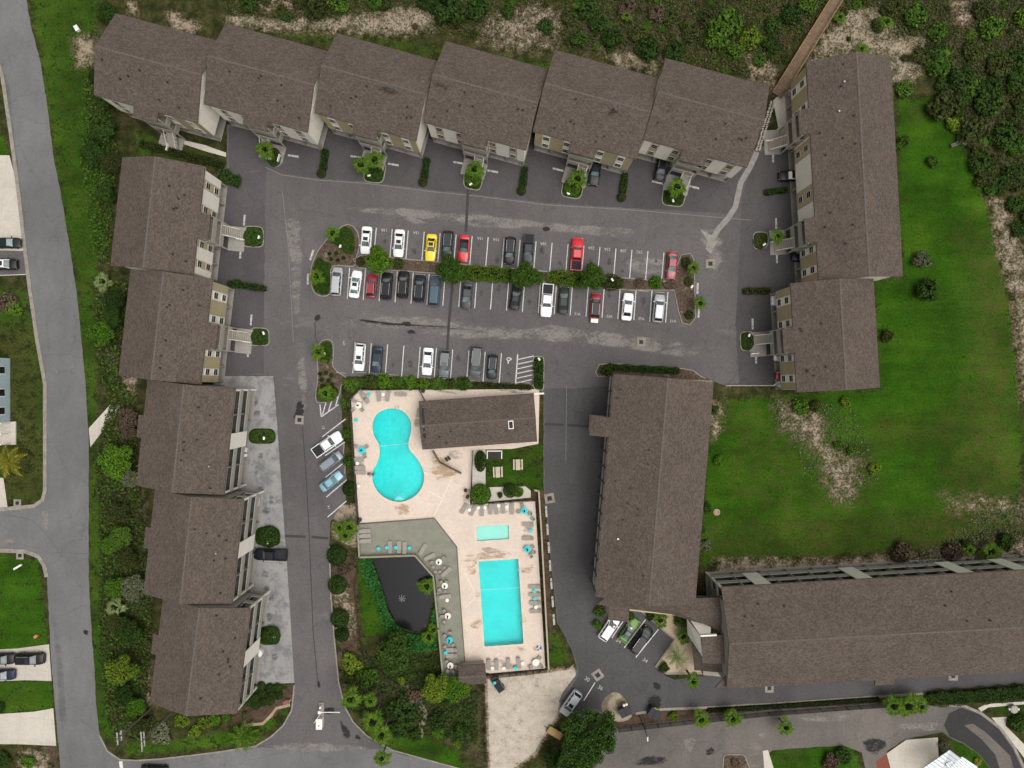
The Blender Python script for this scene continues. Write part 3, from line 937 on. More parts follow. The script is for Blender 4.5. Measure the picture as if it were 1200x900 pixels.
for P in [[(490, 248), (520, 246), (600, 254), (680, 262), (790, 272), (790, 286), (700, 278), (600, 270), (500, 262)], [(380, 243), (440, 240), (500, 245), (600, 258), (560, 264), (440, 252)], [(330, 240), (350, 235), (358, 300), (352, 400), (342, 380), (338, 300)],
          [(360, 365), (430, 362), (520, 372), (600, 382), (700, 388), (800, 398), (800, 412), (700, 404), (600, 402), (480, 394), (420, 376), (360, 384)], [(600, 372), (680, 384), (760, 392), (830, 404), (838, 425), (800, 420), (700, 408), (600, 396)],
          [(815, 268), (845, 262), (850, 300), (838, 330), (826, 300)], [(346, 420), (356, 400), (362, 470), (354, 500)], [(300, 872), (370, 868), (450, 876), (400, 882), (310, 881)], [(730, 300), (790, 300), (780, 325), (735, 320)], [(470, 250), (505, 262), (530, 264), (480, 262)]]:
    stain('dust_streak', P, ST_DUST, zz, parking_lot); zz += 0.0003
for P in [[(405, 372), (430, 376), (485, 380), (545, 384), (485, 383), (430, 379)], [(470, 378), (478, 376), (484, 380), (476, 383)], [(476, 388), (484, 386), (488, 391), (478, 392)], [(368, 370), (374, 368), (377, 374), (370, 379)], [(350, 462), (356, 472), (357, 488), (350, 494), (341, 493), (346, 482)],
          [(635, 267), (642, 265), (646, 270), (637, 272)], [(764, 800), (770, 798), (776, 806), (768, 809)], [(760, 815), (774, 812), (775, 832), (758, 830)], [(398, 842), (402, 848), (411, 856), (411, 865), (405, 866), (400, 858)], [(416, 860), (422, 862), (423, 867), (416, 866)], [(379, 829), (391, 828), (393, 835), (388, 838), (379, 837)], [(372, 795), (375, 798), (376, 806), (372, 807)]]:
    stain('tar_patch', P, ST_TAR, zz + 0.004, parking_lot); zz += 0.0003
for P in [[(740, 892), (760, 886), (782, 886), (778, 895), (750, 898)], [(826, 880), (834, 874), (839, 882), (828, 886)], [(1010, 868), (1030, 862), (1040, 876), (1020, 886)]]:
    stain('tar_patch', P, ST_TAR, 0.03, south_lane)
for P in [[(800, 866), (818, 862), (812, 882), (802, 880)], [(930, 838), (1005, 834), (1000, 846), (940, 846)], [(880, 858), (900, 858), (896, 866)], [(1040, 848), (1105, 844), (1105, 856), (1060, 858)]]:
    stain('dust_streak', P, ST_DUST, 0.026, south_lane)
for P in [[(0, 632), (20, 630), (18, 636), (0, 638)], [(48, 596), (58, 600), (56, 625), (50, 615)]]:
    stain('dust_streak', P, ST_DUST, 0.022, west_road)
def seam(pts, w, mat, parent, z):
    for a, b in zip(pts, pts[1:]):
        line(a, b, w, parent, z, 'pavement_seam', mat)
SEAM = plain('seam_tar', (0.048, 0.044, 0.044), 0.2, 2, 0.9, world_space=True)
LITE = plain('seam_pale', (0.21, 0.195, 0.18), 0.25, 2, 0.9, world_space=True)
seam([(548.5, 222), (546, 272)], 0.5, SEAM, parking_lot, 0.0325); seam([(530.5, 330), (526, 380), (524, 412)], 0.45, SEAM, parking_lot, 0.0325)
seam([(334, 628), (358, 629)], 0.45, SEAM, parking_lot, 0.0325); seam([(365, 629), (385, 631)], 0.45, SEAM, parking_lot, 0.0326); seam([(638, 497), (660, 498)], 0.45, SEAM, parking_lot, 0.0325); seam([(665, 498), (692, 500)], 0.45, SEAM, parking_lot, 0.0326)
seam([(354.5, 500), (359, 560), (363, 640), (367, 740), (373, 805)], 0.16, SEAM, parking_lot, 0.0328)
seam([(664, 452), (663, 540)], 0.07, LITE, parking_lot, 0.0322); seam([(369, 377), (370, 395), (372, 402)], 0.15, SEAM, parking_lot, 0.0327)
seam([(331, 225), (337, 280), (340, 330), (344, 400)], 0.08, LITE, parking_lot, 0.0323)
seam([(311, 196), (330, 205), (372, 211), (430, 215), (500, 224), (560, 230), (640, 240), (740, 246), (880, 258)], 0.1, LITE, parking_lot, 0.0324)
C_FLUME = plain('flume_concrete', (0.25, 0.235, 0.215), 0.25, 1.4, 0.9, world_space=True)
band('drain_flume', [(887, 178), (879, 196), (868, 214), (864, 232), (862, 242), (853, 256), (842, 268), (836, 278)], 0.95, 0.0, 0.035, C_FLUME, parking_lot)
sheet('drain_apron', [(822, 270), (836, 276), (840, 285), (832, 298), (826, 290), (829, 283)], 0.0342, C_FLUME, kind=None, parent=parking_lot, rough_edge=0.3)
seam([(57, 648), (80, 648), (104, 648.5)], 0.15, plain('seam_road', (0.12, 0.115, 0.11), 0.2, 2, 0.9), west_road, 0.02)
seam([(37, 609), (50, 621), (62, 636), (70, 649)], 0.15, MATS['seam_road'], west_road, 0.021); seam([(8, 603), (37, 609)], 0.2, MATS['seam_road'], west_road, 0.0215)
line((141.5, 892), (143, 905), 0.6, west_road, 0.03, 'stop_line')
stain('tar_patch', [(98, 737), (104, 739), (103, 745), (98, 743)], ST_TAR, 0.024, west_road)

def drain(x, y, s=1.5, rz=0, pale=True, z=0.03, parent=None):
    p = W(x, y)
    o = MB().box((0, 0, z / 2 + 0.02), (s, s, z + 0.02)).build('drain_inlet', C_KERB, None, (p.x, p.y, 0), (0, 0, math.radians(rz)))
    g = MB()
    for k in range(5):
        g.box((0, (k - 2) * s * 0.085, z + 0.04), (s * 0.45, s * 0.04, 0.02))
    g.box((0, 0, z + 0.028), (s * 0.46, s * 0.46, 0.012), mi=1)
    g.build('grate', [plain('grate_iron', (0.05, 0.045, 0.04), 0.2, 8, 0.6, 0.5), plain('grate_void', (0.01, 0.01, 0.01), 0.1, 5, 0.9)], o)
    return o
for x, y, s, rz, lab in [(351, 492, 1.5, -5, 'concrete drain inlet beside the dark oil stain on the drive'), (832.5, 309, 1.6, 0, 'concrete drain inlet at the end of the pale drainage flume'), (751.3, 400.8, 1.5, 0, 'concrete drain inlet in the aisle below the numbered stalls'),
                         (644, 584, 1.7, 10, 'concrete drain inlet at the head of the no parking lettering'), (700.5, 791, 1.7, 35, 'tilted concrete drain inlet near the dirt lot'), (901.5, 806.5, 1.5, 0, 'concrete drain inlet beside the long roof at its bare west part'),
                         (1117, 792, 1.6, 0, 'concrete drain inlet under the long roof eave east of the stair roof'), (20.5, 589.5, 1.3, 0, 'square drain inlet on the verge by the yellow palm'), (23.5, 651, 1.3, 0, 'square drain inlet on the verge of the bright corner lawn'), (1028, 797, 0.9, 0, 'small dark drain box beside the stair roof')]:
    props(drain(x, y, s, rz), lab, 'drain')

# ------------------------------------------------------------------ pool terrace, pools, timber deck, pond
pool_terrace = sheet('pool_terrace', [(411, 466), (422, 457), (552, 456.5), (632, 456), (632, 466), (631, 520), (600, 526), (554, 527), (551.5, 590), (590, 588), (627, 586.5), (639, 783), (574, 789), (545, 781), (537.5, 675), (535.5, 641), (509, 607), (421, 613)], 0.06, C_DECK, holes=POOLS)
C_COPE = plain('coping_stone', (0.66, 0.56, 0.46), 0.1, 1.0, 0.8, world_space=True)
def water_mat(name, tint, rough=0.05):
    m, nt, b = _nt(name)
    nt.nodes.remove(b)
    out = nt.nodes['Material Output']
    tr = nt.nodes.new('ShaderNodeBsdfTransparent')
    tr.inputs[0].default_value = (*tint, 1)
    gl = nt.nodes.new('ShaderNodeBsdfGlossy')
    gl.inputs['Roughness'].default_value = rough
    fr = nt.nodes.new('ShaderNodeFresnel')
    fr.inputs[0].default_value = 1.33
    v = coords(nt, True)
    n = noise(nt, v, 1.6, 3, 0.55)
    bp = nt.nodes.new('ShaderNodeBump')
    bp.inputs['Strength'].default_value = 0.25
    bp.inputs['Distance'].default_value = 0.06
    nt.links.new(n, bp.inputs['Height'])
    nt.links.new(bp.outputs[0], gl.inputs['Normal'])
    mx = nt.nodes.new('ShaderNodeMixShader')
    nt.links.new(fr.outputs[0], mx.inputs[0])
    nt.links.new(tr.outputs[0], mx.inputs[1])
    nt.links.new(gl.outputs[0], mx.inputs[2])
    nt.links.new(mx.outputs[0], out.inputs['Surface'])
    return m
def pool(pts, depth, plaster, water, label, steps=None):
    t = sheet('swimming_pool', pts, -depth, plaster, kind=None)     # floor of the basin
    props(t, label, 'pool')
    P = [W(*p) for p in ccw([tuple(q) for q in pts])]
    P = [W(*p) for p in pts]
    mb = MB()
    n = len(P)
    for i in range(n):
        j = (i + 1) % n
        a, b = P[i], P[j]
        mb.quad((a.x, a.y, 0.05), (b.x, b.y, 0.05), (b.x, b.y, -depth), (a.x, a.y, -depth))
    mb.build('basin_wall', plaster, t)
    band('coping', pts, 0.35, 0.0, 0.085, C_COPE, t, closed=True)
    sheet('water', pts, -0.06, water, parent=t, kind='stuff')
    return t
PL_TURQ = plain('pool_plaster', (0.03, 0.70, 0.68), 0.14, 0.16, 0.7, world_space=True, fine=0.14)  # fine mottling paints ripple light into the colour, broad mottling the depth
PL_PALE = plain('pool_plaster_pale', (0.36, 0.72, 0.66), 0.05, 0.4, 0.7, world_space=True)
WT = water_mat('pool_water', (0.50, 0.93, 0.94))
p1 = pool(POOL_ROUND, 1.3, PL_TURQ, WT, 'figure eight shaped turquoise swimming pool beside the timber deck')
p2 = pool(POOL_SMALL, 0.4, PL_PALE, water_mat('shallow_water', (0.86, 0.97, 0.95)), 'small pale turquoise rectangular wading pool')
p3 = pool(POOL_LONG, 1.4, PL_TURQ, WT, 'large rectangular turquoise swimming pool')
# curved entry steps at the south end of the round pool
PL_STEP2 = plain('pool_step_pale', (0.16, 0.74, 0.72), 0.06, 1, 0.7)
PL_STEP = plain('pool_step_white', (0.55, 0.80, 0.80), 0.08, 1, 0.7)
for k, r in enumerate((5.5, 7.0, 8.5, 10.0)):
    mb = MB()
    c = (467.5, 587.5)
    arc = [W(c[0] + r * math.cos(t), c[1] - r * math.sin(t)) for t in np.linspace(math.radians(8), math.radians(172), 16)]
    mb.prism([(p.x, p.y) for p in arc], -1.3, -0.25 - 0.28 * k)
    mb.build('entry_step', [PL_STEP, PL_STEP2][k > 0], p1)
def ropeline(a, b, p):
    A, B = W(*a), W(*b)
    MB().tube((A.x, A.y, -0.04), (B.x, B.y, -0.045), 0.022, n=6).build('lane_rope', plain('rope_white', (0.7, 0.72, 0.72), 0.1), p)
ropeline((444, 523), (480.5, 519.5), p1); ropeline((562.5, 691.5), (610.5, 688.5), p3)
M_STEEL = plain('steel_rail', (0.55, 0.56, 0.57), 0.1, 4, 0.3, 0.9)
def ladder(x, y, rz, par):
    p = W(x, y)
    mb = MB()
    for s in (-0.25, 0.25):
        pts = [(-0.45, s, 0.07), (-0.4, s, 0.7), (0.0, s, 0.85), (0.25, s, 0.5), (0.3, s, -0.9)]
        for a, b in zip(pts, pts[1:]):
            mb.tube(a, b, 0.035, n=6)
    for z in (-0.3, -0.6):
        mb.box((0.3, 0, z), (0.1, 0.5, 0.03))
    mb.build('pool_ladder', M_STEEL, par, (p.x, p.y, 0), (0, 0, math.radians(rz)))
ladder(466, 478.5, -90, p1); ladder(497, 551, 180, p1); ladder(436.5, 556, 0, p1); ladder(609.5, 668, 180, p3); ladder(613, 726, 180, p3); ladder(563, 728, 0, p3); ladder(560.5, 696, 0, p3)
# damp rusty marks on the terrace
ST_RUST = stain_mat('rust_wash', (0.48, 0.33, 0.19), 0.6, 0.8, 0.1)
z0 = 0.066
for P in [[(500, 535), (512, 525), (535, 545), (548, 556), (520, 562), (500, 558)], [(505, 560), (538, 552), (520, 566)], [(458, 590), (480, 588), (482, 604), (466, 606)], [(540, 648), (600, 642), (600, 656), (560, 655), (545, 672), (540, 664)], [(607, 662), (628, 660), (624, 672), (610, 672)],
          [(548, 728), (566, 724), (562, 738), (550, 736)], [(540, 580), (552, 570), (550, 590), (542, 588)], [(624, 752), (633, 752), (630, 764), (624, 762)], [(544, 668), (562, 664), (556, 675), (546, 673)], [(600, 748), (618, 762), (610, 768)]]:
    stain('rust_stain', P, ST_RUST, z0, pool_terrace); z0 += 0.0004
for a, b in [((530, 560), (509, 604)), ((560, 604), (552, 595)), ((545, 672), (558, 697)), ((545, 712), (558, 699)), ((501, 575), (520, 585)), ((560, 789), (585, 765))]:
    line(a, b, 0.10, pool_terrace, 0.071, 'terrace_joint', plain('joint_pale', (0.80, 0.72, 0.62), 0.1, 2, 0.9))
garden_walk = sheet('garden_walk', [(554, 527), (569, 527), (569, 571), (616, 570), (622, 575), (622, 583), (553, 590)], 0.045, C_PALE)

M_DECKB = plain('deck_board', (0.235, 0.235, 0.185), 0.12, 0.8, 0.85, world_space=True)
M_DECKRAIL = plain('deck_rail', (0.27, 0.245, 0.185), 0.12, 1.0, 0.85, world_space=True)
DECK = [(420.5, 614), (509, 607), (535.5, 641), (537.5, 675), (545, 777), (545, 790), (520.5, 795), (513, 720), (508.5, 673), (487.5, 649), (422.5, 651.5)]
timber_deck = MB().prism([tuple(W(*p)[:2]) for p in DECK], 0.0, 0.30).build('timber_deck', plain('deck_frame', (0.13, 0.125, 0.095), 0.1, 1, 0.9))
props(timber_deck, kind='structure')
# the deck boards, laid square to the pond edge, each with its own gap
mb = MB()
rr = random.Random(4)
Dw = [tuple(W(*p)[:2]) for p in DECK]
ymin, ymax = min(p[1] for p in Dw), max(p[1] for p in Dw)
y = ymin + 0.05
while y < ymax:
    xs = []
    for i in range(len(Dw)):
        (ax, ay), (bx, by) = Dw[i], Dw[(i + 1) % len(Dw)]
        if (ay > y) != (by > y):
            xs.append(ax + (bx - ax) * (y - ay) / (by - ay))
    xs.sort()
    for a, b in zip(xs[::2], xs[1::2]):
        if b - a > 0.3:
            mb.box(((a + b) / 2, y, 0.315 + rr.uniform(-.003, .003)), (b - a - 0.04, 0.19, 0.03))
    y += 0.205
props(mb.build('deck_boards', M_DECKB, timber_deck), kind='stuff')
band('kick_board', [(420.5, 614), (509, 607), (535.5, 641), (537.5, 675), (545, 777)], 0.14, 0.0, 0.42, plain('deck_edge', (0.15, 0.13, 0.10), 0.15, 1, 0.9), timber_deck)
# rail towards the pond: posts, panels and flat cap
rail = [(421, 614), (423, 651), (487.5, 648.8), (508.8, 673), (513.3, 720), (520.5, 794.5), (545, 790)]
for a, b in zip(rail, rail[1:]):
    A, B = W(*a), W(*b)
    n = max(1, int((B - A).length / 1.8))
    for k in range(n + 1):
        p = A.lerp(B, k / n)
        MB().box((0, 0, 0.82), (0.1, 0.1, 0.98)).build('rail_post', M_DECKRAIL, timber_deck, (p.x, p.y, 0))
    d = (B - A)
    L = d.length
    an = math.atan2(d.y, d.x)
    mid = (A + B) / 2
    for nm, s, zc in (('rail_panel', (L - 0.12, 0.04, 0.72), 0.76), ('rail_cap', (L, 0.30, 0.05), 1.34)):
        MB().box((0, 0, zc), s).build(nm, M_DECKRAIL, timber_deck, (mid.x, mid.y, 0), (0, 0, an))
PONDP = smooth_loop([(437, 653), (460, 654), (486, 651), (498, 664), (508, 678), (510, 695), (506, 712), (500, 728), (490, 740), (475, 737), (464, 730), (455, 714), (448, 690), (440, 668)], 4)
mpd, nt, b = _nt('pond_water')
b.inputs['Base Color'].default_value = (0.008, 0.008, 0.010, 1)
b.inputs['Roughness'].default_value = 0.2
b.inputs['Specular IOR Level'].default_value = 0.22
bump(nt, b, noise(nt, coords(nt, True), 5.0, 4, 0.6), 0.25, 0.03)
pond = sheet('pond_water', PONDP, 0.014, mpd)
# fountain float with its ring of jets
p = W(471, 701)
ft = thing('pond_fountain', 'small floating fountain with a ring of white jets in the dark pond', 'fountain', (p.x, p.y, 0.02))
MB().lathe([(0.28, 0.0), (0.3, 0.06), (0.12, 0.12), (0.06, 0.2)], n=12).build('float', plain('float_black', (0.03, 0.03, 0.03), 0.1, 4), ft)
MJ = plain('foam_white', (0.34, 0.36, 0.37), 0.1, 6, 0.5)
for k in range(8):
    t = k * math.pi / 4
    mb = MB()
    prev = None
    for i in range(6):
        u = i / 5
        r, z = 0.08 + 0.55 * u, 0.2 + 0.9 * u - 1.1 * u * u
        q = (r * math.cos(t), r * math.sin(t), max(z, 0.01))
        if prev:
            mb.tube(prev, q, 0.025 + 0.03 * u, 0.03 + 0.035 * u, 5)
        prev = q
    mb.build('water_jet', MJ, ft)

ST_SMUDGE = stain_mat('grey_smudge', (0.27, 0.24, 0.21), 0.5, 0.7, 0.15)  # grey patches on the terrace, mostly beneath tables and loungers
z0 = 0.0755
for cx, cy, rx, ry in [(420, 474, 9, 9), (428, 466, 9, 8), (449, 464, 8, 7), (470, 462, 10, 4), (424, 530, 9, 9), (421, 545, 8, 10), (490, 490, 5, 22), (535, 533, 14, 7), (600, 459, 26, 3), (618, 600, 8, 8), (619, 622, 8, 14), (621, 645, 8, 7), (626, 702, 8, 18), (590, 778, 28, 7), (628, 777, 9, 8), (572, 596, 32, 6), (520, 458.5, 24, 2.5), (582, 646, 26, 5), (612, 726, 4, 8)]:
    stain('smudge_patch', ellipse(cx, cy, rx, ry, 10, 12), ST_SMUDGE, z0, pool_terrace)
    z0 += 0.0003

# oil drips in the stalls, worn wheel tracks on the road
rr = random.Random(77)
zz = 0.0287
def blob(cx, cy, r, st=1.6, ang=0):
    return [(cx + r * rr.uniform(.7, 1.2) * math.cos(t) , cy + st * r * rr.uniform(.7, 1.2) * math.sin(t)) for t in np.linspace(0, 2 * math.pi, 9)[:-1]]
for i in range(18):
    t = i / 18
    stain('oil_spot', blob(441 + 337 * t + 9 + rr.uniform(-2, 2), 267 + 29 * t + rr.uniform(10, 28), rr.uniform(2, 4.5)), ST_OIL, zz, parking_lot); zz += 0.0001
for i in range(20):
    t = i / 20
    stain('oil_spot', blob(407 + 373 * t + 10 + rr.uniform(-2, 2), 350 + 28 * t - rr.uniform(10, 28), rr.uniform(2, 4.5)), ST_OIL, zz, parking_lot); zz += 0.0001
for i in range(10):
    t = i / 10
    stain('oil_spot', blob(416 + 190 * t + 8 + rr.uniform(-2, 2), 401 + 14 * t + rr.uniform(10, 28), rr.uniform(2, 4.5)), ST_OIL, zz, parking_lot); zz += 0.0001
for P in [[(-4, 40), (6, 60), (18, 150), (30, 260), (40, 330), (34, 330), (22, 240), (8, 140)], [(60, 700), (74, 760), (80, 860), (72, 880), (66, 800)]]:
    stain('wheel_track', P, ST_WEAR, 0.0165, west_road)
# darker oily marks before the carports of the balconied flats
for cx, cy in ((300, 470), (302, 485), (305, 535), (300, 550), (306, 575), (318, 585), (310, 672), (312, 690), (318, 700), (322, 770), (316, 722), (312, 600)):
    stain('oil_spot', blob(cx, cy, 5.5, 1.2), ST_OIL, zz + 0.002, concrete_drive); zz += 0.0002
# ------------------------------------------------------------------ apartment buildings
M_ROOF = shingle()
M_RIDGE = plain('ridge_cap_shingle', (0.125, 0.108, 0.097), 0.25, 2.5, 0.9)
M_BEIGE = plain('stucco_beige', (0.46, 0.385, 0.225), 0.08, 0.5, 0.85)
M_WHITE = plain('stucco_white', (0.86, 0.82, 0.72), 0.06, 0.5, 0.8)
M_TRIM = plain('trim_white', (0.82, 0.79, 0.73), 0.06, 1.0, 0.7)
M_GREY = plain('parapet_grey', (0.36, 0.345, 0.295), 0.1, 0.7, 0.85)
M_CONC = plain('building_concrete', (0.33, 0.30, 0.25), 0.15, 0.7, 0.9)
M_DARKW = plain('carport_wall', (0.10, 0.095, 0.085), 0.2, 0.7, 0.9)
M_PANE = glass_dark('window_glass')
M_VENT = plain('vent_black', (0.014, 0.013, 0.013), 0.2, 5, 0.7)
M_VENTM = plain('vent_metal', (0.36, 0.36, 0.36), 0.1, 5, 0.4, 0.6)
M_RECESS_SHADE = plain('recess_shade_brown', (0.085, 0.075, 0.06), 0.15, 1, 0.9)  # dark tone paints the shade inside the balconies onto their back wall
M_SOFFIT = plain('soffit_paint', (0.40, 0.37, 0.31), 0.1, 1, 0.8)

def rect(FL, FR, BR, BL, z):
    p = [W(*q, z) for q in (FL, FR, BR, BL)]
    c = sum(p, Vector()) / 4
    ux = ((p[1] - p[0]) + (p[2] - p[3]))
    ang = math.atan2(ux.y, ux.x)
    L = ((p[1] - p[0]).length + (p[2] - p[3]).length) / 2
    D = ((p[3] - p[0]).length + (p[2] - p[1]).length) / 2
    return Vector((c.x, c.y, 0)), ang, L, D

def vent(roof, x, y, z, pale=False):
    MB().tube((0, 0, -0.1), (0, 0, 0.28), 0.10 if not pale else 0.13, n=8).tube((0, 0, 0.26), (0, 0, 0.33), 0.15, n=8).build('roof_vent', M_VENTM if pale else M_VENT, roof, (x, y, z))

ST_ALGAE = stain_mat('algae_stain', (0.040, 0.033, 0.030), 0.7, 0.8, 0.0)
def roof_stain(roof, cx, cy, rx, ry, zr, sf):
    mb = MB()
    n = 14
    rr = random.Random(int(rx * 100))
    P = [(cx + rx * rr.uniform(.8, 1.1) * math.cos(2 * math.pi * i / n), cy + ry * rr.uniform(.8, 1.1) * math.sin(2 * math.pi * i / n)) for i in range(n)]
    P = [(x, min(y, -0.2)) for x, y in P]
    z = lambda x, y: zr + sf * y + 0.012
    vs = [(cx, cy, z(cx, cy))] + [(x, y, z(x, y)) for x, y in P]
    mb.add(vs, [(0, 1 + i, 1 + (i + 1) % n) for i in range(n)])
    o = mb.build('algae_stain', ST_ALGAE, roof)
    at = o.data.color_attributes.new('cover', 'FLOAT_COLOR', 'POINT')
    for i in range(n + 1):
        v = 1.0 if i == 0 else 0.0
        at.data[i].color = (v, v, v, 1)

def gable_roof(root, L, D, ze, zr, front_proj=(), back_proj=(), vents=6, seed=0, name='roof', ridge_y=0.0, ends=True):
    """two sloping faces with thickness; projections are (x0, x1, depth) that carry the slope on"""
    t = 0.24
    hf, hb = D / 2 + ridge_y, D / 2 - ridge_y
    sf, sb = (zr - ze) / hf, (zr - ze) / hb
    mb = MB()
    hl = L / 2
    mb.slab([(-hl, -D / 2, ze), (hl, -D / 2, ze), (hl, ridge_y, zr), (-hl, ridge_y, zr)], t)
    mb.slab([(hl, D / 2, ze), (-hl, D / 2, ze), (-hl, ridge_y, zr), (hl, ridge_y, zr)], t)
    for x0, x1, d in front_proj:
        mb.slab([(x0, -D / 2 - d, ze - d * sf), (x1, -D / 2 - d, ze - d * sf), (x1, -D / 2, ze), (x0, -D / 2, ze)], t)
    for x0, x1, d in back_proj:
        mb.slab([(x1, D / 2 + d, ze - d * sb), (x0, D / 2 + d, ze - d * sb), (x0, D / 2, ze), (x1, D / 2, ze)], t)
    roof = mb.build(name, M_ROOF, root)
    rc = MB()
    rr = random.Random(seed)
    x = -hl
    while x < hl - 0.05:
        w = min(0.55, hl - x)
        dz = rr.uniform(0, 0.02)
        rc.slab([(x, ridge_y - 0.14, zr - 0.14 * sf + 0.045 + dz), (x + w - 0.05, ridge_y - 0.14, zr - 0.14 * sf + 0.045 + dz), (x + w - 0.05, ridge_y, zr + 0.06 + dz), (x, ridge_y, zr + 0.06 + dz)], 0.03)
        rc.slab([(x, ridge_y, zr + 0.06 + dz), (x + w - 0.05, ridge_y, zr + 0.06 + dz), (x + w - 0.05, ridge_y + 0.14, zr - 0.14 * sb + 0.045 + dz), (x, ridge_y + 0.14, zr - 0.14 * sb + 0.045 + dz)], 0.03)
        x += w
    rc.build('ridge_cap', M_RIDGE, roof)
    # fascia boards along the eaves and rakes, a little below the shingles
    for yy in (-D / 2 + 0.03, D / 2 - 0.03):
        MB().box((0, yy, ze - t - 0.06), (L - 0.1, 0.06, 0.16)).build('fascia', M_SOFFIT, roof)
    if seed in (3, 4, 5, 6):
        for (sx, sy, w_, h_) in {3: [(2.5, 1.0, 3.6, 0.9)], 4: [(-6.5, 1.2, 2.2, 1.2)], 5: [(3.0, 1.2, 4.2, 1.0)], 6: [(-6.0, 1.4, 2.5, 1.3)]}[seed]:
            roof_stain(roof, sx, -sy, w_, h_, zr, sf)
    for k in range(vents):
        vx = rr.uniform(-hl + 1, hl - 1)
        vy = rr.uniform(-D / 2 + 0.8, ridge_y - 0.8)
        vent(roof, vx, vy, zr - sf * (ridge_y - vy), rr.random() < 0.08)
    return roof

def window(root, x, y, z, w, h, ny=-1.0):
    """a sash window in a wall whose outside is at y; glass set back, frame proud"""
    f = MB()
    for dx in (-1, 1):
        f.box((dx * (w / 2), 0, 0), (0.06, 0.07, h + 0.06))
    for dz in (-1, 0, 1):
        f.box((0, 0.002 * dz, dz * h / 2), (w - 0.06, 0.065, 0.06 if dz else 0.03))
    o = f.build('window', M_TRIM, root, (x, y - 0.05, z))
    MB().box((0, 0, 0), (w - 0.05, 0.03, h - 0.05)).build('pane', M_PANE, o, (0, -0.005, 0))
    return o

def hull(root, L, D, ze, zr, zb, mat=M_BEIGE, ridge_y=0.0, front=0.0, name='wall', side=None):
    """outer walls with gable ends up to just below the roof; front moves the front wall back"""
    x = L / 2
    y0, y1 = -D / 2 + front, D / 2
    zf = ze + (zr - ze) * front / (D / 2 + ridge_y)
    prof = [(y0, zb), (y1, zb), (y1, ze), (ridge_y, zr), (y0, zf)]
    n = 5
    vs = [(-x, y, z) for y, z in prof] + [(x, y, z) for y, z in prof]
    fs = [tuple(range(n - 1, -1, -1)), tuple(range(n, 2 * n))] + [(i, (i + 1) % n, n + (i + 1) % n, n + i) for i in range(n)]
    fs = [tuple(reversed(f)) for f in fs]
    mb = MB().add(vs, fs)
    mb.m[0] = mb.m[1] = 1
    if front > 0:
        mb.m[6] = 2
    return mb.build(name, [mat, side or (M_WHITE if mat is M_BEIGE else mat), M_RECESS_SHADE], root)

def carport(root, L, D, piers, depth=5.5):
    # D: front wall plane at -D/2
    MB().box((0, -D / 2 + depth / 2, 0.02), (L - 0.1, depth, 0.06)).build('carport_floor', C_SLAB, root)
    MB().box((0, -D / 2 + depth + (D - depth) / 2, 1.25), (L - 0.1, D - depth, 2.5)).build('ground_floor', M_DARKW, root)
    for x in piers:
        MB().box((0, 0, 1.3), (0.35, 0.5, 2.6)).build('pier', M_CONC, root, (x, -D / 2 + 0.35, 0))
    MB().box((0, -D / 2 + 0.2, 2.52), (L, 0.36, 0.3)).build('beam', M_CONC, root)

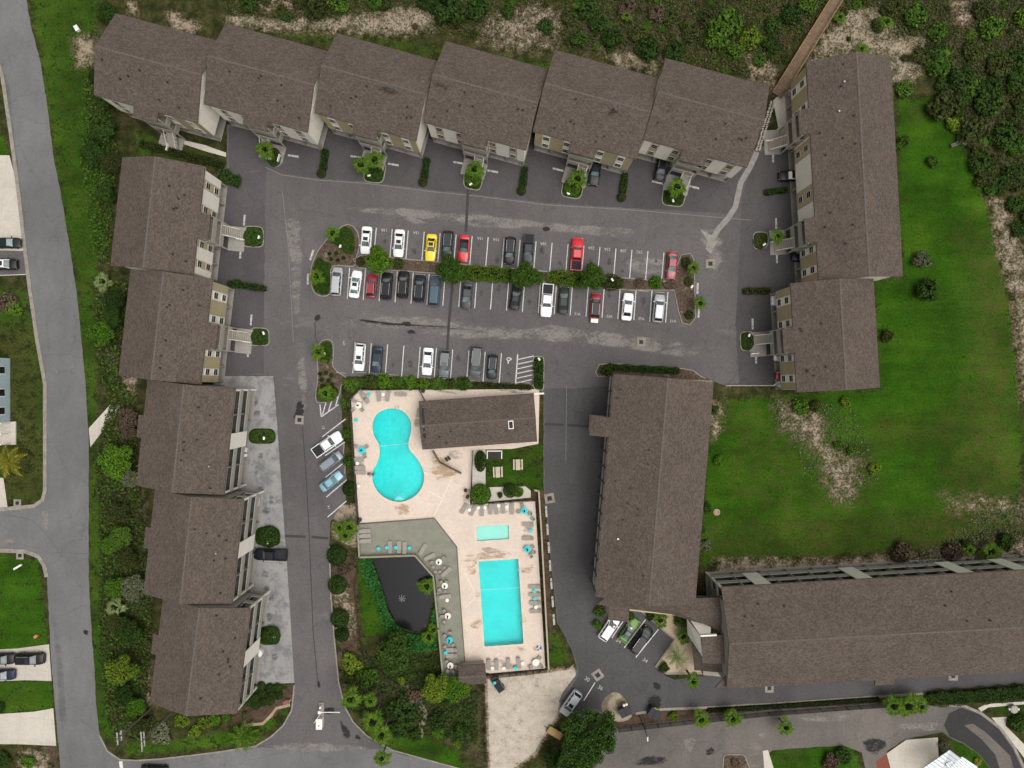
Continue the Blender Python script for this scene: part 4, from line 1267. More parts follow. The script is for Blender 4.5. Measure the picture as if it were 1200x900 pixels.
def flats(label, FL, FR, BR, BL, styles=('beige', 'beige'), stair=0.5, ze=9.6, zr=12.2, seed=0, side_white=True, stair_run=True, left_hand=False, ridge_y=0.0, stairs=None, group=None):
    """stacked flats over a carport with an outside stair under a roof projection"""
    c, ang, L, D = rect(FL, FR, BR, BL, ze)
    root = thing('apartment_building', label, 'building', c, ang, group)
    st = stairs or [stair]
    hw = 2.15
    tow = [(-L / 2 + s * L) for s in st]
    oh, os = 0.30, 0.42
    Lw, Dw = L - 2 * os, D - 0.75
    off = -D / 2 + oh + Dw / 2
    gable_roof(root, L, D, ze, zr, [(x - hw + 0.1, x + hw - 0.1, 1.5) for x in tow], vents=7 * len(st), seed=seed, ridge_y=ridge_y)
    body = bpy.data.objects.new('upper_floors', None)
    sf = (zr - ze) / (D / 2)
    zw = ze - 0.32
    w = hull(root, Lw, Dw, zw + 0.0, zr - 0.34, 2.6, M_BEIGE, ridge_y=0.0)
    w.location.y = off
    yf = -D / 2 + oh                       # outside of the front wall
    piers = []
    edges = [-Lw / 2] + [e for x in tow for e in (x - hw, x + hw)] + [Lw / 2]
    bays = [(edges[2 * i], edges[2 * i + 1]) for i in range(len(edges) // 2)]
    for bi, (x0, x1) in enumerate(bays):
        B = x1 - x0
        style = styles[bi % len(styles)]
        outer_left = bi == 0 or (0 < bi < len(bays) - 1 and bi % 2 == 0)
        def X(u):
            return x0 + u * B if outer_left else x1 - u * B
        bands = [(0.20, 0.42), (0.79, 0.98)]
        if style == 'beige':
            for a, b in bands:
                cx, ww = (X(a) + X(b)) / 2, abs(X(b) - X(a))
                MB().box((0, 0, 0), (ww, 0.06, zw - 2.75)).build('facade_panel', M_WHITE, root, (cx, yf - 0.032, (zw + 2.75) / 2))
        else:
            for a, b in [(0.0, 0.2), (0.42, 0.79), (0.98, 1.0)]:
                cx, ww = (X(a) + X(b)) / 2, abs(X(b) - X(a)) - 0.02
                MB().box((0, 0, 0), (ww, 0.06, zw - 2.75)).build('facade_panel', M_WHITE, root, (cx, yf - 0.032, (zw + 2.75) / 2))
        for a, b in bands:
            cx = (X(a) + X(b)) / 2
            for z in (4.15, 7.25):
                window(root, cx, yf - (0.06 if style == 'beige' else 0.0), z, 1.05, 1.45)
        for f in (0.0, 0.5, 1.0):
            piers.append(min(max(x0 + f * B, -Lw / 2 + 0.2), Lw / 2 - 0.2))
    carport_root = root
    MB().box((0, yf + 2.75, 0.02), (Lw, 5.5, 0.06)).build('carport_floor', C_SLAB, root)
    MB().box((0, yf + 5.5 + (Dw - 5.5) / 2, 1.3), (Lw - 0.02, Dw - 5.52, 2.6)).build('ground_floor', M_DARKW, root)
    for x in piers:
        MB().box((0, 0, 1.28), (0.3, 0.45, 2.5)).build('pier', M_CONC, root, (x, yf + 0.3, 0))
    MB().box((0, yf + 0.16, 2.62), (Lw + 0.02, 0.36, 0.34)).build('beam', M_CONC, root)
    # painted panels on both end walls
    if side_white:
        for s in (-1, 1):
            n = 3
            for k in range(n):
                w_ = 2.0
                MB().box((0, 0, 0), (0.05, w_ - 0.05, zw - 2.8)).build('siding_panel', M_WHITE, root, (s * (Lw / 2 + 0.027), yf + 0.1 + w_ * (k + 0.5), (zw + 2.8) / 2))
    # stair towers
    for x in tow:
        yp = yf - 1.35
        for z0, z1 in ((2.45, 3.75), (5.5, 6.8)):
            MB().box((0, 0, 0), (2 * hw, 0.16, z1 - z0)).build('landing_parapet', M_GREY, root, (x, yp, (z0 + z1) / 2))
            for s in (-1, 1):
                MB().box((0, 0, 0), (0.16, 1.2, z1 - z0)).build('landing_parapet', M_GREY, root, (x + s * (hw - 0.08), yp + 0.68, (z0 + z1) / 2))
            MB().box((0, 0, 0), (2 * hw - 0.34, 1.2, 0.18)).build('landing', M_CONC, root, (x, yp + 0.69, z0 + 0.1))
            MB().box((0, 0, 0), (1.0, 0.06, 2.1)).build('door', plain('door_brown', (0.09, 0.06, 0.045), 0.1, 2), root, (x - 1.0, yf - 0.035, z0 + 1.25))
        for s in (-1, 1):
            MB().box((0, 0, 0), (0.22, 0.22, 9.0)).build('post', M_GREY, root, (x + s * (hw - 0.13), yp + 0.05, 4.5))
        if stair_run:
            n = 9
            mb = MB()
            sx = x - 0.75 if left_hand else x + 0.75
            for k in range(n):
                mb.box((sx, yp - 0.2 - k * 0.22, 2.35 - k * 0.26), (1.5, 0.23, 0.07))
            for s in (-0.78, 0.78):
                mb.slab([(sx + s - 0.05, yp, 2.5), (sx + s - 0.05, yp - 2.15, 0.12), (sx + s + 0.05, yp - 2.15, 0.12), (sx + s + 0.05, yp, 2.5)], 0.25)
            mb.build('stair_flight', M_CONC, root)
            for s in (-0.8, 0.8):
                rl = MB()
                rl.tube((sx + s, yp, 3.5), (sx + s, yp - 2.15, 1.15), 0.05, n=6)
                for k in range(5):
                    yy = yp - 0.1 - k * 0.5
                    zz_ = 2.5 - (yp - yy) * 1.1
                    rl.tube((sx + s, yy, max(0.05, zz_)), (sx + s, yy, zz_ + 1.0), 0.035, n=6)
                rl.build('handrail', M_TRIM, root)
            sx2 = x + 0.85 if left_hand else x - 0.85
            MB().box((0, 0, 0.10), (2 * hw, 2.9, 0.12)).build('stair_pad', C_SLAB, root, (x, yp - 1.35, 0))
            MB().box((0, 0, 0.55), (0.14, 1.3, 1.0)).build('bin_wall', M_TRIM, root, (sx2 + 0.75, yp - 2.2, 0))
    return root

G_FL = None
flats('brown roofed flats at the west end of the stepped north row, beside the road verge', (110.5, 111), (237, 145.5), (252, 47), (135, 15.5), ('white', 'beige'), 0.5, seed=1, stair_run=True)
flats('second flats of the stepped north row, counted from the road', (241, 122), (364.5, 156), (382.5, 59.5), (262.5, 27), ('white', 'white'), 0.5, seed=2, left_hand=True)
flats('third flats of the stepped north row from the road, beige bay above two palms', (370.7, 133), (492.5, 166), (509.5, 71), (392.5, 38), ('beige', 'beige'), 0.5, seed=3)
flats('fourth flats of the stepped north row, counted from the road', (498, 143), (619.5, 177), (640, 80), (520, 48), ('white', 'white'), 0.5, seed=4)
flats('fifth flats of the stepped north row, black pickup parked under its bay', (626, 154), (747.5, 187), (770, 91), (648.7, 58), ('beige', 'beige'), 0.5, seed=5)
flats('flats at the east end of the stepped north row, beside the drainage flume', (755.5, 164), (874.5, 195.5), (903, 102), (778, 67), ('white', 'white'), 0.5, seed=6)
flats('west row flats with white end bays, beside the clipped hedge under the north row', (226, 321), (240.5, 196), (143, 183), (129.5, 312.5), ('white', 'white'), 0.46, seed=7)
flats('west row flats with beige bays, next to the grey concrete drive', (235, 449.5), (249.5, 325), (152.5, 317), (139, 441), ('beige', 'beige'), 0.46, seed=8)
flats('longest east row flats, with two roofed outside stairs', (944.5, 73), (959.5, 328), (1058, 325.5), (1044, 65.5), ('beige', 'white', 'beige'), seed=9, stairs=[0.27, 0.765], ridge_y=0.0)
flats('short east row flats with beige bays, beside the patchy lawn', (926, 331), (934, 459.5), (1031, 454.5), (1024, 327.5), ('beige', 'beige'), 0.52, seed=10, left_hand=True)

def balconied(label, FL, FR, BR, BL, ze=9.6, zr=12.2, seed=0, fins=(0.5,), dividers=(0.25, 0.75), back=(), ridge_y=0.0, ground='open', L_extra=0.0, front_proj=(), bal=2.1):
    c, ang, L, D = rect(FL, FR, BR, BL, ze)
    root = thing('apartment_building', label, 'building', c, ang)
    roof = gable_roof(root, L, D, ze, zr, front_proj, [( -L / 2 + a * L, -L / 2 + b * L, 1.0) for a, b in back], vents=8, seed=seed, ridge_y=ridge_y)
    oh = 0.12
    Lw, Dw = L - 0.24, D - 0.55
    yf = -D / 2 + oh
    off = yf + Dw / 2
    zw = ze - 0.32
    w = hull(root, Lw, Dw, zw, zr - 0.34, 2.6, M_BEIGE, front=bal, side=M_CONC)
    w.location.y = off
    for z0 in (2.5, 5.75):
        MB().box((0, 0, 0), (Lw, bal, 0.2)).build('balcony_floor', M_DARKW, root, (0, yf + bal / 2 + 0.05, z0 + 0.1))  # floor in a dark tone too, painting in the recess shade
        xs = sorted([-Lw / 2] + [-L / 2 + u * L for u in dividers] + [-L / 2 + u * L for u in fins] + [Lw / 2])
        for a, b in zip(xs, xs[1:]):
            MB().box((0, 0, 0), (b - a - 0.1, 0.14, 1.25)).build('balcony_parapet', M_GREY, root, ((a + b) / 2, yf + 0.07, z0 + 0.62))
            d = MB().box((0, 0, 0), (b - a - 0.5, 0.06, 2.15)).build('glass_door', M_PANE, root, ((a + b) / 2, yf + bal - 0.032, z0 + 1.3))
            for k in range(3):
                MB().box((0, 0, 0), (0.07, 0.05, 2.15)).build('door_frame', M_TRIM, d, ((k - 1) * (b - a - 0.6) / 2, -0.04, 0))
        for s in (-1, 1):
            MB().box((0, 0, 0), (0.14, bal - 0.2, 1.25)).build('balcony_parapet', M_GREY, root, (s * (Lw / 2 - 0.07), yf + 0.15 + (bal - 0.2) / 2, z0 + 0.62))
    for u in dividers:
        MB().box((0, 0, 0), (0.10, bal + 0.03, zw - 2.6)).build('balcony_divider', M_GREY, root, (-L / 2 + u * L, yf + bal / 2 - 0.02, (zw + 2.6) / 2))
    for u in fins:
        for z0, z1 in ((2.62, 5.95), (5.97, zw)):
            MB().box((0, 0, 0), (2.6, 0.12, z1 - z0 - 0.03)).build('facade_panel', M_WHITE, root, (-L / 2 + u * L, yf - 0.06, (z0 + z1) / 2))
    for s in (-1, 1):
        MB().box((0, 0, 0), (0.3, 0.3, zw)).build('corner_post', M_TRIM, root, (s * (Lw / 2 - 0.13), yf + 0.16, zw / 2))
    MB().box((0, yf + 2.9, 0.02), (Lw, 5.6, 0.07)).build('carport_floor', C_SLAB, root)
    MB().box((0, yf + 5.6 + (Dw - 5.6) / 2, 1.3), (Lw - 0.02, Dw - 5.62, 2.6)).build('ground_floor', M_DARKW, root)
    n = max(3, int(L / 4.4))
    for k in range(n + 1):
        MB().box((0, 0, 1.25), (0.3, 0.5, 2.5)).build('pier', M_CONC, root, (-Lw / 2 + 0.2 + (Lw - 0.4) * k / n, yf + 0.5, 0))
    return root
balconied('west row balconied flats next to the beige fronted flats, oval hedge in front', (262.5, 579), (276, 453), (172.5, 447.5), (159.5, 570), seed=11, back=[(0.45, 0.66)])
balconied('middle of the three balconied west flats, black pickup parked before it', (272, 706), (286, 582.5), (181, 576), (168, 697.5), seed=12, back=[(0.43, 0.63)])
balconied('balconied west flats nearest the utility poles, its gable end over shrubs', (277.5, 836), (294, 707.5), (190.5, 704.5), (176, 824), seed=13, back=[(0.45, 0.64)])
# long flats at the south-east, balconies to the lawn; it runs on past the survey's east edge
balconied('very long flats with balconies on the lawn side and the service lane behind', (1250, 664), (846, 689), (851, 806), (1256, 785), seed=14, fins=(0.12, 0.285, 0.58, 0.875), dividers=(0.06, 0.17, 0.23, 0.34, 0.40, 0.46, 0.52, 0.64, 0.70, 0.76, 0.82, 0.93), back=[(0.515, 0.57)])

# long flats with the walkway on the lane side
def walkway_flats():
    ze, zr = 9.6, 12.4
    c, ang, L, D = rect((719.5, 440), (697.5, 706), (815, 702), (836.5, 446), ze)
    root = thing('apartment_building', 'long flats standing between the service lane and the east lawn', 'building', c, ang)
    gable_roof(root, L, D, ze, zr, [(-L / 2 + 0.195 * L, -L / 2 + 0.285 * L, 3.0)], vents=12, seed=15)
    oh = 0.85
    Lw, Dw = L - 0.3, D - 1.6
    zw = ze - 0.0
    w = hull(root, Lw, Dw, ze + 0.0, zr - 0.36, 0.0, M_CONC)
    w.location.y = 0.0
    yf = -Dw / 2
    for z in (2.9, 5.9):
        MB().box((0, 0, 0), (Lw, 0.5, 0.2)).build('walkway', M_CONC, root, (0, yf - 0.25, z))
        MB().box((0, 0, 0), (Lw, 0.1, 1.0)).build('walkway_parapet', M_GREY, root, (0, yf - 0.45, z + 0.6))
    n = 14
    for k in range(n + 1):
        MB().box((0, 0, 4.7), (0.2, 0.2, 9.4)).build('post', M_DARKW, root, (-Lw / 2 + 0.1 + (Lw - 0.2) * k / n, yf - 0.58, 0))
    # stair tower under the roof projection
    x0, x1 = -L / 2 + 0.20 * L, -L / 2 + 0.28 * L
    for z0 in (0.0, 3.0, 6.0):
        MB().box((0, 0, 0), (x1 - x0, 0.16, 1.2)).build('stair_parapet', M_GREY, root, ((x0 + x1) / 2, yf - 3.0, z0 + 0.75))
        MB().box((0, 0, 0), (x1 - x0, 2.4, 0.16)).build('stair_landing', M_CONC, root, ((x0 + x1) / 2, yf - 1.8, z0 + 0.1))
    for s in (x0 + 0.15, x1 - 0.15):
        MB().box((0, 0, 4.1), (0.25, 0.25, 8.2)).build('post', M_CONC, root, (s, yf - 2.9, 0))
    return root
walkway_flats()

# ------------------------------------------------------------------ lobby wing between the two long buildings
def roofquad(mb, pts, t=0.2):
    mb.slab([tuple(W(x, y, z)) for x, y, z in pts], t)
def lobby():
    o = W(780, 730)
    root = thing('lobby_building', 'low lobby wing with white slanting stair walls joining the two long flats', 'building', (o.x, o.y, 0))
    def L_(p):
        return (p[0] - o.x, p[1] - o.y, p[2])
    def rq(name, faces, mat=M_ROOF, t=0.22):
        mb = MB()
        for f in faces:
            pts = [L_(W(*p)) for p in f]
            if area2(pts) < 0:
                pts.reverse()
            mb.slab(pts, t)
        return mb.build(name, mat, root)
    # cross gable: north slope, south slope, square porch
    rq('roof', [[(700, 700, 6.3), (715, 697, 7.6), (761, 703, 7.8), (846, 722, 8.8), (848, 700, 7.8), (816, 698, 6.6)],
                [(698.5, 708, 6.2), (715, 697, 7.6), (761, 703, 7.8), (846, 722, 8.8), (849, 742, 7.8), (831, 733.5, 7.2), (806, 725.3, 6.6), (786, 719.8, 6.4), (740, 714, 6.2), (714, 711, 6.2)]])
    rq('porch_roof', [[(714, 710, 6.0), (738, 712.5, 6.0), (736.5, 729, 5.4), (712.5, 726.5, 5.4)]])
    rq('stair_roof', [[(822, 746, 9.0), (847.5, 744, 9.2), (850, 777.5, 8.8), (823, 777.5, 8.6)]])
    rq('link_roof', [[(811, 748, 4.6), (851, 741, 8.0), (855, 789, 7.8), (814, 785.5, 4.2)]])
    rq('corner_roof', [[(838, 806, 8.6), (853, 790, 9.3), (853, 806, 8.9)]])
    # walls below the roofs
    for (pts, z1, m) in [([(720, 702), (812, 712), (834, 722), (834, 712), (812, 700), (720, 698)], 5.6, M_BEIGE), ([(826, 750), (838, 748), (840, 772), (826, 772)], 4.0, M_BEIGE), ([(816, 752), (838, 750), (838, 782), (817, 780)], 3.9, M_CONC)]:
        mb = MB().prism([L_(W(*p))[:2] for p in pts], 0.0, z1)
        mb.build('wall', m, root)
    for x, y in ((714.5, 722), (734, 724)):
        p = L_(W(x, y))
        MB().box((p[0], p[1], 2.6), (0.3, 0.3, 5.2)).build('porch_post', M_TRIM, root)
    # white slanting stair walls: two tall triangular fins meeting at a corner
    a, b, c = (L_(W(x, y)) for x, y in ((800, 716), (816, 735), (814, 760)))
    def fin(p, q, zp0, zp1, zq0, zq1, t=0.18):
        p, q = Vector(p[:2]), Vector(q[:2])
        d = (q - p).normalized()
        n = Vector((-d.y, d.x)) * t / 2
        vs = []
        for s in (1, -1):
            for v, z in ((p, zp0), (q, zq0), (q, zq1), (p, zp1)):
                vs.append((v.x + s * n.x, v.y + s * n.y, z))
        return MB().add(vs, [(0, 1, 2, 3), (7, 6, 5, 4), (0, 4, 5, 1), (1, 5, 6, 2), (2, 6, 7, 3), (3, 7, 4, 0)]).build('stair_wall', M_WHITE, root)
    for pts in ([(805, 725, 5.6), (821, 745.3, 9.3), (823, 769.5, 9.0), (806, 744, 2.8)], [(809, 727, 6.4), (833, 733.5, 7.6), (833, 745, 9.35), (821.2, 745.2, 9.35)]):
        q = [L_(W(*p)) for p in pts]
        if area2(q) < 0:
            q.reverse()
        MB().slab(q, 0.16).build('stair_wall', M_WHITE, root)
    q = [L_(W(821, 744.6, 9.6)), L_(W(840, 743.4, 9.6)), L_(W(840, 745.4, 9.6)), L_(W(821, 746.2, 9.6))]
    MB().slab(q if area2(q) > 0 else q[::-1], 0.5).build('coping', M_TRIM, root)
    q = [L_(W(822, 746)), L_(W(823, 777))]
    p = L_(W(829, 738))
    return root
lobby()

# ------------------------------------------------------------------ pool house, deck kiosk, neighbours
def clubhouse():
    ze, zr = 3.0, 4.4
    c, ang, L, D = rect((494.5, 527), (629.5, 517.5), (625.5, 460.5), (491, 470), ze)
    root = thing('pool_house', 'single storey pool house with a brown shingle roof and skylight', 'building', c, ang)
    r = gable_roof(root, L, D, ze, zr, vents=5, seed=21)
    w = hull(root, L - 1.4, D - 1.4, ze - 0.15, zr - 0.45, 0.0, M_BEIGE)
    for x in (-6, -2, 2, 6):
        window(root, x, -(D - 1.4) / 2, 1.6, 1.3, 1.1)
    MB().box((0, 0, 0), (1.0, 0.06, 2.1)).build('door', M_TRIM, root, (-8, -(D - 1.4) / 2 - 0.032, 1.1))
    sk = MB().box((0, 0, 0), (0.9, 1.5, 0.18)).build('skylight', M_TRIM, r, (5.6, -0.9, zr - 0.1), (math.atan2(zr - ze, D / 2), 0, 0))
    MB().box((0, 0, 0), (0.62, 1.2, 0.04)).build('pane', M_PANE, sk, (0, 0, 0.1))
    # gable end louvre strip on the west end
    MB().box((0, 0, 0), (0.35, 5.2, 0.08)).build('end_vent', M_VENT, r, (-L / 2 + 0.75, 0.4, zr - 0.12))
    for dy in (-0.2, -1.1):
        MB().tube((0, 0, 0), (0, 0, 0.5), 0.07, n=8).build('roof_vent', M_VENTM, r, (-L / 2 + 0.75, dy, zr - 0.2))
    # timber screen walls
    for a, b in (((508, 527.5), (515.5, 541)), ((515.5, 541), (541, 554))):
        A, B = W(*a), W(*b)
        d = B - A
        m = (A + B) / 2
        R = Matrix.Rotation(-ang, 3, 'Z')
        q = R @ (m - c)
        MB().box((0, 0, 0.95), (d.length, 0.12, 1.8)).build('screen_wall', plain('screen_timber', (0.20, 0.165, 0.12), 0.15, 1.5, 0.9), root, (q.x, q.y, 0), (0, 0, math.atan2(d.y, d.x) - ang))
    return root
clubhouse()

def kiosk():
    ze, zr = 2.7, 3.5
    c, ang, L, D = rect((538, 803), (570, 801), (569, 778), (537.5, 780), ze)
    root = thing('deck_kiosk', 'small brown roofed kiosk at the end of the timber deck', 'kiosk', c, ang)
    gable_roof(root, L, D, ze, zr, vents=0, seed=30)
    hull(root, L - 0.8, D - 0.8, ze - 0.1, zr - 0.4, 0.0, M_CONC)
    return root
kiosk()

def blue_house():
    ze = 5.6
    o = W(-10, 470)
    root = thing('neighbour_house', 'pale blue sided house with white trimmed windows across the road', 'house', (o.x, o.y, 0))
    M_BLUE = plain('siding_blue', (0.44, 0.55, 0.60), 0.06, 0.6, 0.8)
    x1 = W(12, 450).x - o.x
    ya, yb = W(0, 420).y - o.y, W(0, 494).y - o.y
    mb = MB().box((x1 - 5.0, (ya + yb) / 2, 2.9), (10.0, ya - yb, 5.8))
    mb.build('wall', M_BLUE, root)
    for k in range(12):
        z = 0.4 + k * 0.45
        MB().box((0, 0, 0), (0.05, ya - yb, 0.4)).build('siding_board', M_BLUE, root, (x1 + 0.03, (ya + yb) / 2, z))
    gable = MB()
    gable.slab([(x1 - 10.5, ya + 0.3, 5.9), (x1 - 10.5, yb - 0.3, 5.9), (x1 - 5, yb - 0.3, 8.0), (x1 - 5, ya + 0.3, 8.0)], 0.2)
    gable.slab([(x1 - 0.6, yb - 0.3, 5.9), (x1 - 0.6, ya + 0.3, 5.9), (x1 - 5, ya + 0.3, 7.6), (x1 - 5, yb - 0.3, 7.6)], 0.2)
    gable.build('roof', M_ROOF, root)
    for y in (434, 460, 481):
        yy = W(0, y).y - o.y
        f = MB().box((0, 0, 0), (0.12, 1.5, 1.6)).build('window', M_TRIM, root, (x1 + 0.06, yy, 2.1))
        MB().box((0, 0, 0), (0.04, 1.15, 1.25)).build('pane', M_PANE, f, (0.06, 0, 0))
    # porch at the south end
    py0, py1 = W(0, 494).y - o.y, W(0, 521).y - o.y
    MB().box((x1 - 1.2, (py0 + py1) / 2, 0.1), (4.6, py0 - py1, 0.2)).build('porch_floor', C_PALE, root)
    for y in (py0 - 0.2, (py0 + py1) / 2, py1 + 0.2):
        MB().box((x1 - 1.2, y, 2.6), (3.2, 0.18, 0.22)).build('porch_beam', M_TRIM, root)
        MB().box((x1 + 0.25, y, 1.3), (0.2, 0.2, 2.6)).build('porch_post', M_TRIM, root)
    return root
blue_house()
def metal_house():
    o = W(1140, 910)
    root = thing('neighbour_house', 'house with a pale ribbed metal roof beside the curved south lane', 'house', (o.x, o.y, 0))
    M_MET = plain('metal_roof', (0.52, 0.56, 0.58), 0.08, 0.5, 0.4, 0.3)
    def L_(x, y, z):
        p = W(x, y, z)
        return (p.x - o.x, p.y - o.y, z)
    for k, pts in enumerate([[(1082, 900, 4.4), (1113, 879, 4.4), (1126, 889, 5.2), (1100, 912, 5.2)], [(1108, 895, 5.0), (1128, 887, 5.0), (1146, 899, 5.6), (1122, 915, 5.6)]]):
        q = [L_(*p) for p in pts]
        if area2(q) < 0:
            q.reverse()
        mb = MB().slab(q, 0.15)
        r = mb.build('roof', M_MET, root)
        a, b, c, d = [Vector(L_(*p)) for p in pts]
        for i in range(9):
            t = i / 8
            p0, p1 = a.lerp(b, t), d.lerp(c, t)
            MB().tube(p0 + Vector((0, 0, 0.05)), p1 + Vector((0, 0, 0.05)), 0.05, n=4).build('seam_rib', M_MET, r)
    q = [L_(x, y, 0)[:2] for x, y in ((1088, 902), (1112, 884), (1140, 903), (1120, 925), (1095, 925))]
    MB().prism(q, 0, 4.2).build('wall', M_WHITE, root)
    return root
metal_house()

# boardwalk to the beach
def boardwalk():
    A0, B0 = W(990, -18), W(909, 113)
    d = (B0 - A0)
    L = d.length
    root = thing('boardwalk', 'weathered brown timber boardwalk leading away through the dunes', 'boardwalk', ((A0.x + B0.x) / 2, (A0.y + B0.y) / 2, 0), math.atan2(d.y, d.x))
    MWD = plain('boardwalk_timber', (0.175, 0.118, 0.075), 0.25, 1.2, 0.9)
    MWD2 = plain('boardwalk_rail', (0.26, 0.15, 0.07), 0.25, 1.2, 0.9)
    n = int(L / 0.3)
    mb = MB()
    rr = random.Random(3)
    for k in range(n):
        mb.box((-L / 2 + 0.3 * (k + 0.5), rr.uniform(-0.03, 0.03), 0.5 + rr.uniform(-.01, .01)), (0.27, 2.0, 0.05))
    props(mb.build('deck_planks', MWD, root), kind='stuff')
    for s in (-1, 1):
        MB().box((0, s * 0.98, 1.35), (L, 0.14, 0.06)).build('handrail', MWD2, root)
        MB().box((0, s * 0.98, 0.95), (L, 0.05, 0.12)).build('side_rail', MWD2, root)
        for k in range(int(L / 2.4) + 1):
            MB().box((-L / 2 + 0.1 + k * 2.4, s * 0.98, 0.66), (0.1, 0.1, 1.3)).build('post', MWD2, root)
    return root
boardwalk()
# ------------------------------------------------------------------ vehicles
M_TYRE = plain('tyre_rubber', (0.018, 0.018, 0.018), 0.2, 6, 0.9)
M_RIM = plain('wheel_rim', (0.35, 0.35, 0.36), 0.1, 6, 0.35, 0.8)
M_CGLASS = glass_dark('car_glass', (0.085, 0.108, 0.108))
M_CGLASS2 = glass_dark('car_glass_dark', (0.016, 0.020, 0.022))
M_CGLASS3 = glass_dark('car_glass_grey', (0.11, 0.14, 0.145))
M_CGLASST = glass_dark('car_glass_teal', (0.10, 0.17, 0.16))
M_HEAD = plain('headlamp', (0.55, 0.56, 0.56), 0.1, 6, 0.2, coat=0.5)
M_TAIL = plain('tail_lamp', (0.32, 0.012, 0.012), 0.1, 6, 0.25, coat=0.5)
M_TRIMB = plain('car_trim_black', (0.015, 0.015, 0.016), 0.2, 6, 0.6)
M_BEDL = plain('bed_liner', (0.020, 0.020, 0.024), 0.25, 4, 0.85)

#           length width belt  height hood(end) ws0   roof0 roof1 rw1   tail  hood z, tail z   (x from front = +)
KINDS = {
    'sedan':   dict(L=4.75, W=1.84, belt=0.95, H=1.45, c0=1.22, r0=0.28, r1=-1.02, c1=-1.78, hood=0.86, tail=0.96),
    'coupe':   dict(L=4.65, W=1.86, belt=0.90, H=1.33, c0=0.85, r0=-0.08, r1=-0.95, c1=-1.75, hood=0.82, tail=0.94),
    'suv':     dict(L=4.75, W=1.90, belt=1.10, H=1.70, c0=1.32, r0=0.52, r1=-1.80, c1=-2.25, hood=1.02, tail=1.05),
    'van':     dict(L=5.15, W=1.98, belt=1.08, H=1.78, c0=1.75, r0=0.85, r1=-2.15, c1=-2.45, hood=0.98, tail=1.02),
    'pickup':  dict(L=5.75, W=2.00, belt=1.18, H=1.85, c0=1.25, r0=0.60, r1=-0.75, c1=-1.05, hood=1.10, tail=0.72),
    'hatch':   dict(L=4.15, W=1.78, belt=0.95, H=1.50, c0=1.05, r0=0.35, r1=-1.35, c1=-1.85, hood=0.88, tail=0.95),
}
CAR_MESH = {}
def loft(stations, closed_ends=True):
    """stations: list of rings (same number of points)"""
    mb = MB()
    n = len(stations[0])
    vs = [p for r in stations for p in r]
    fs = []
    for k in range(len(stations) - 1):
        for i in range(n - 1):
            fs.append((k * n + i, k * n + i + 1, (k + 1) * n + i + 1, (k + 1) * n + i))
    fs.append(tuple(range(n)))
    fs.append(tuple((len(stations) - 1) * n + i for i in range(n - 1, -1, -1)))
    mb.add(vs, fs)
    return mb
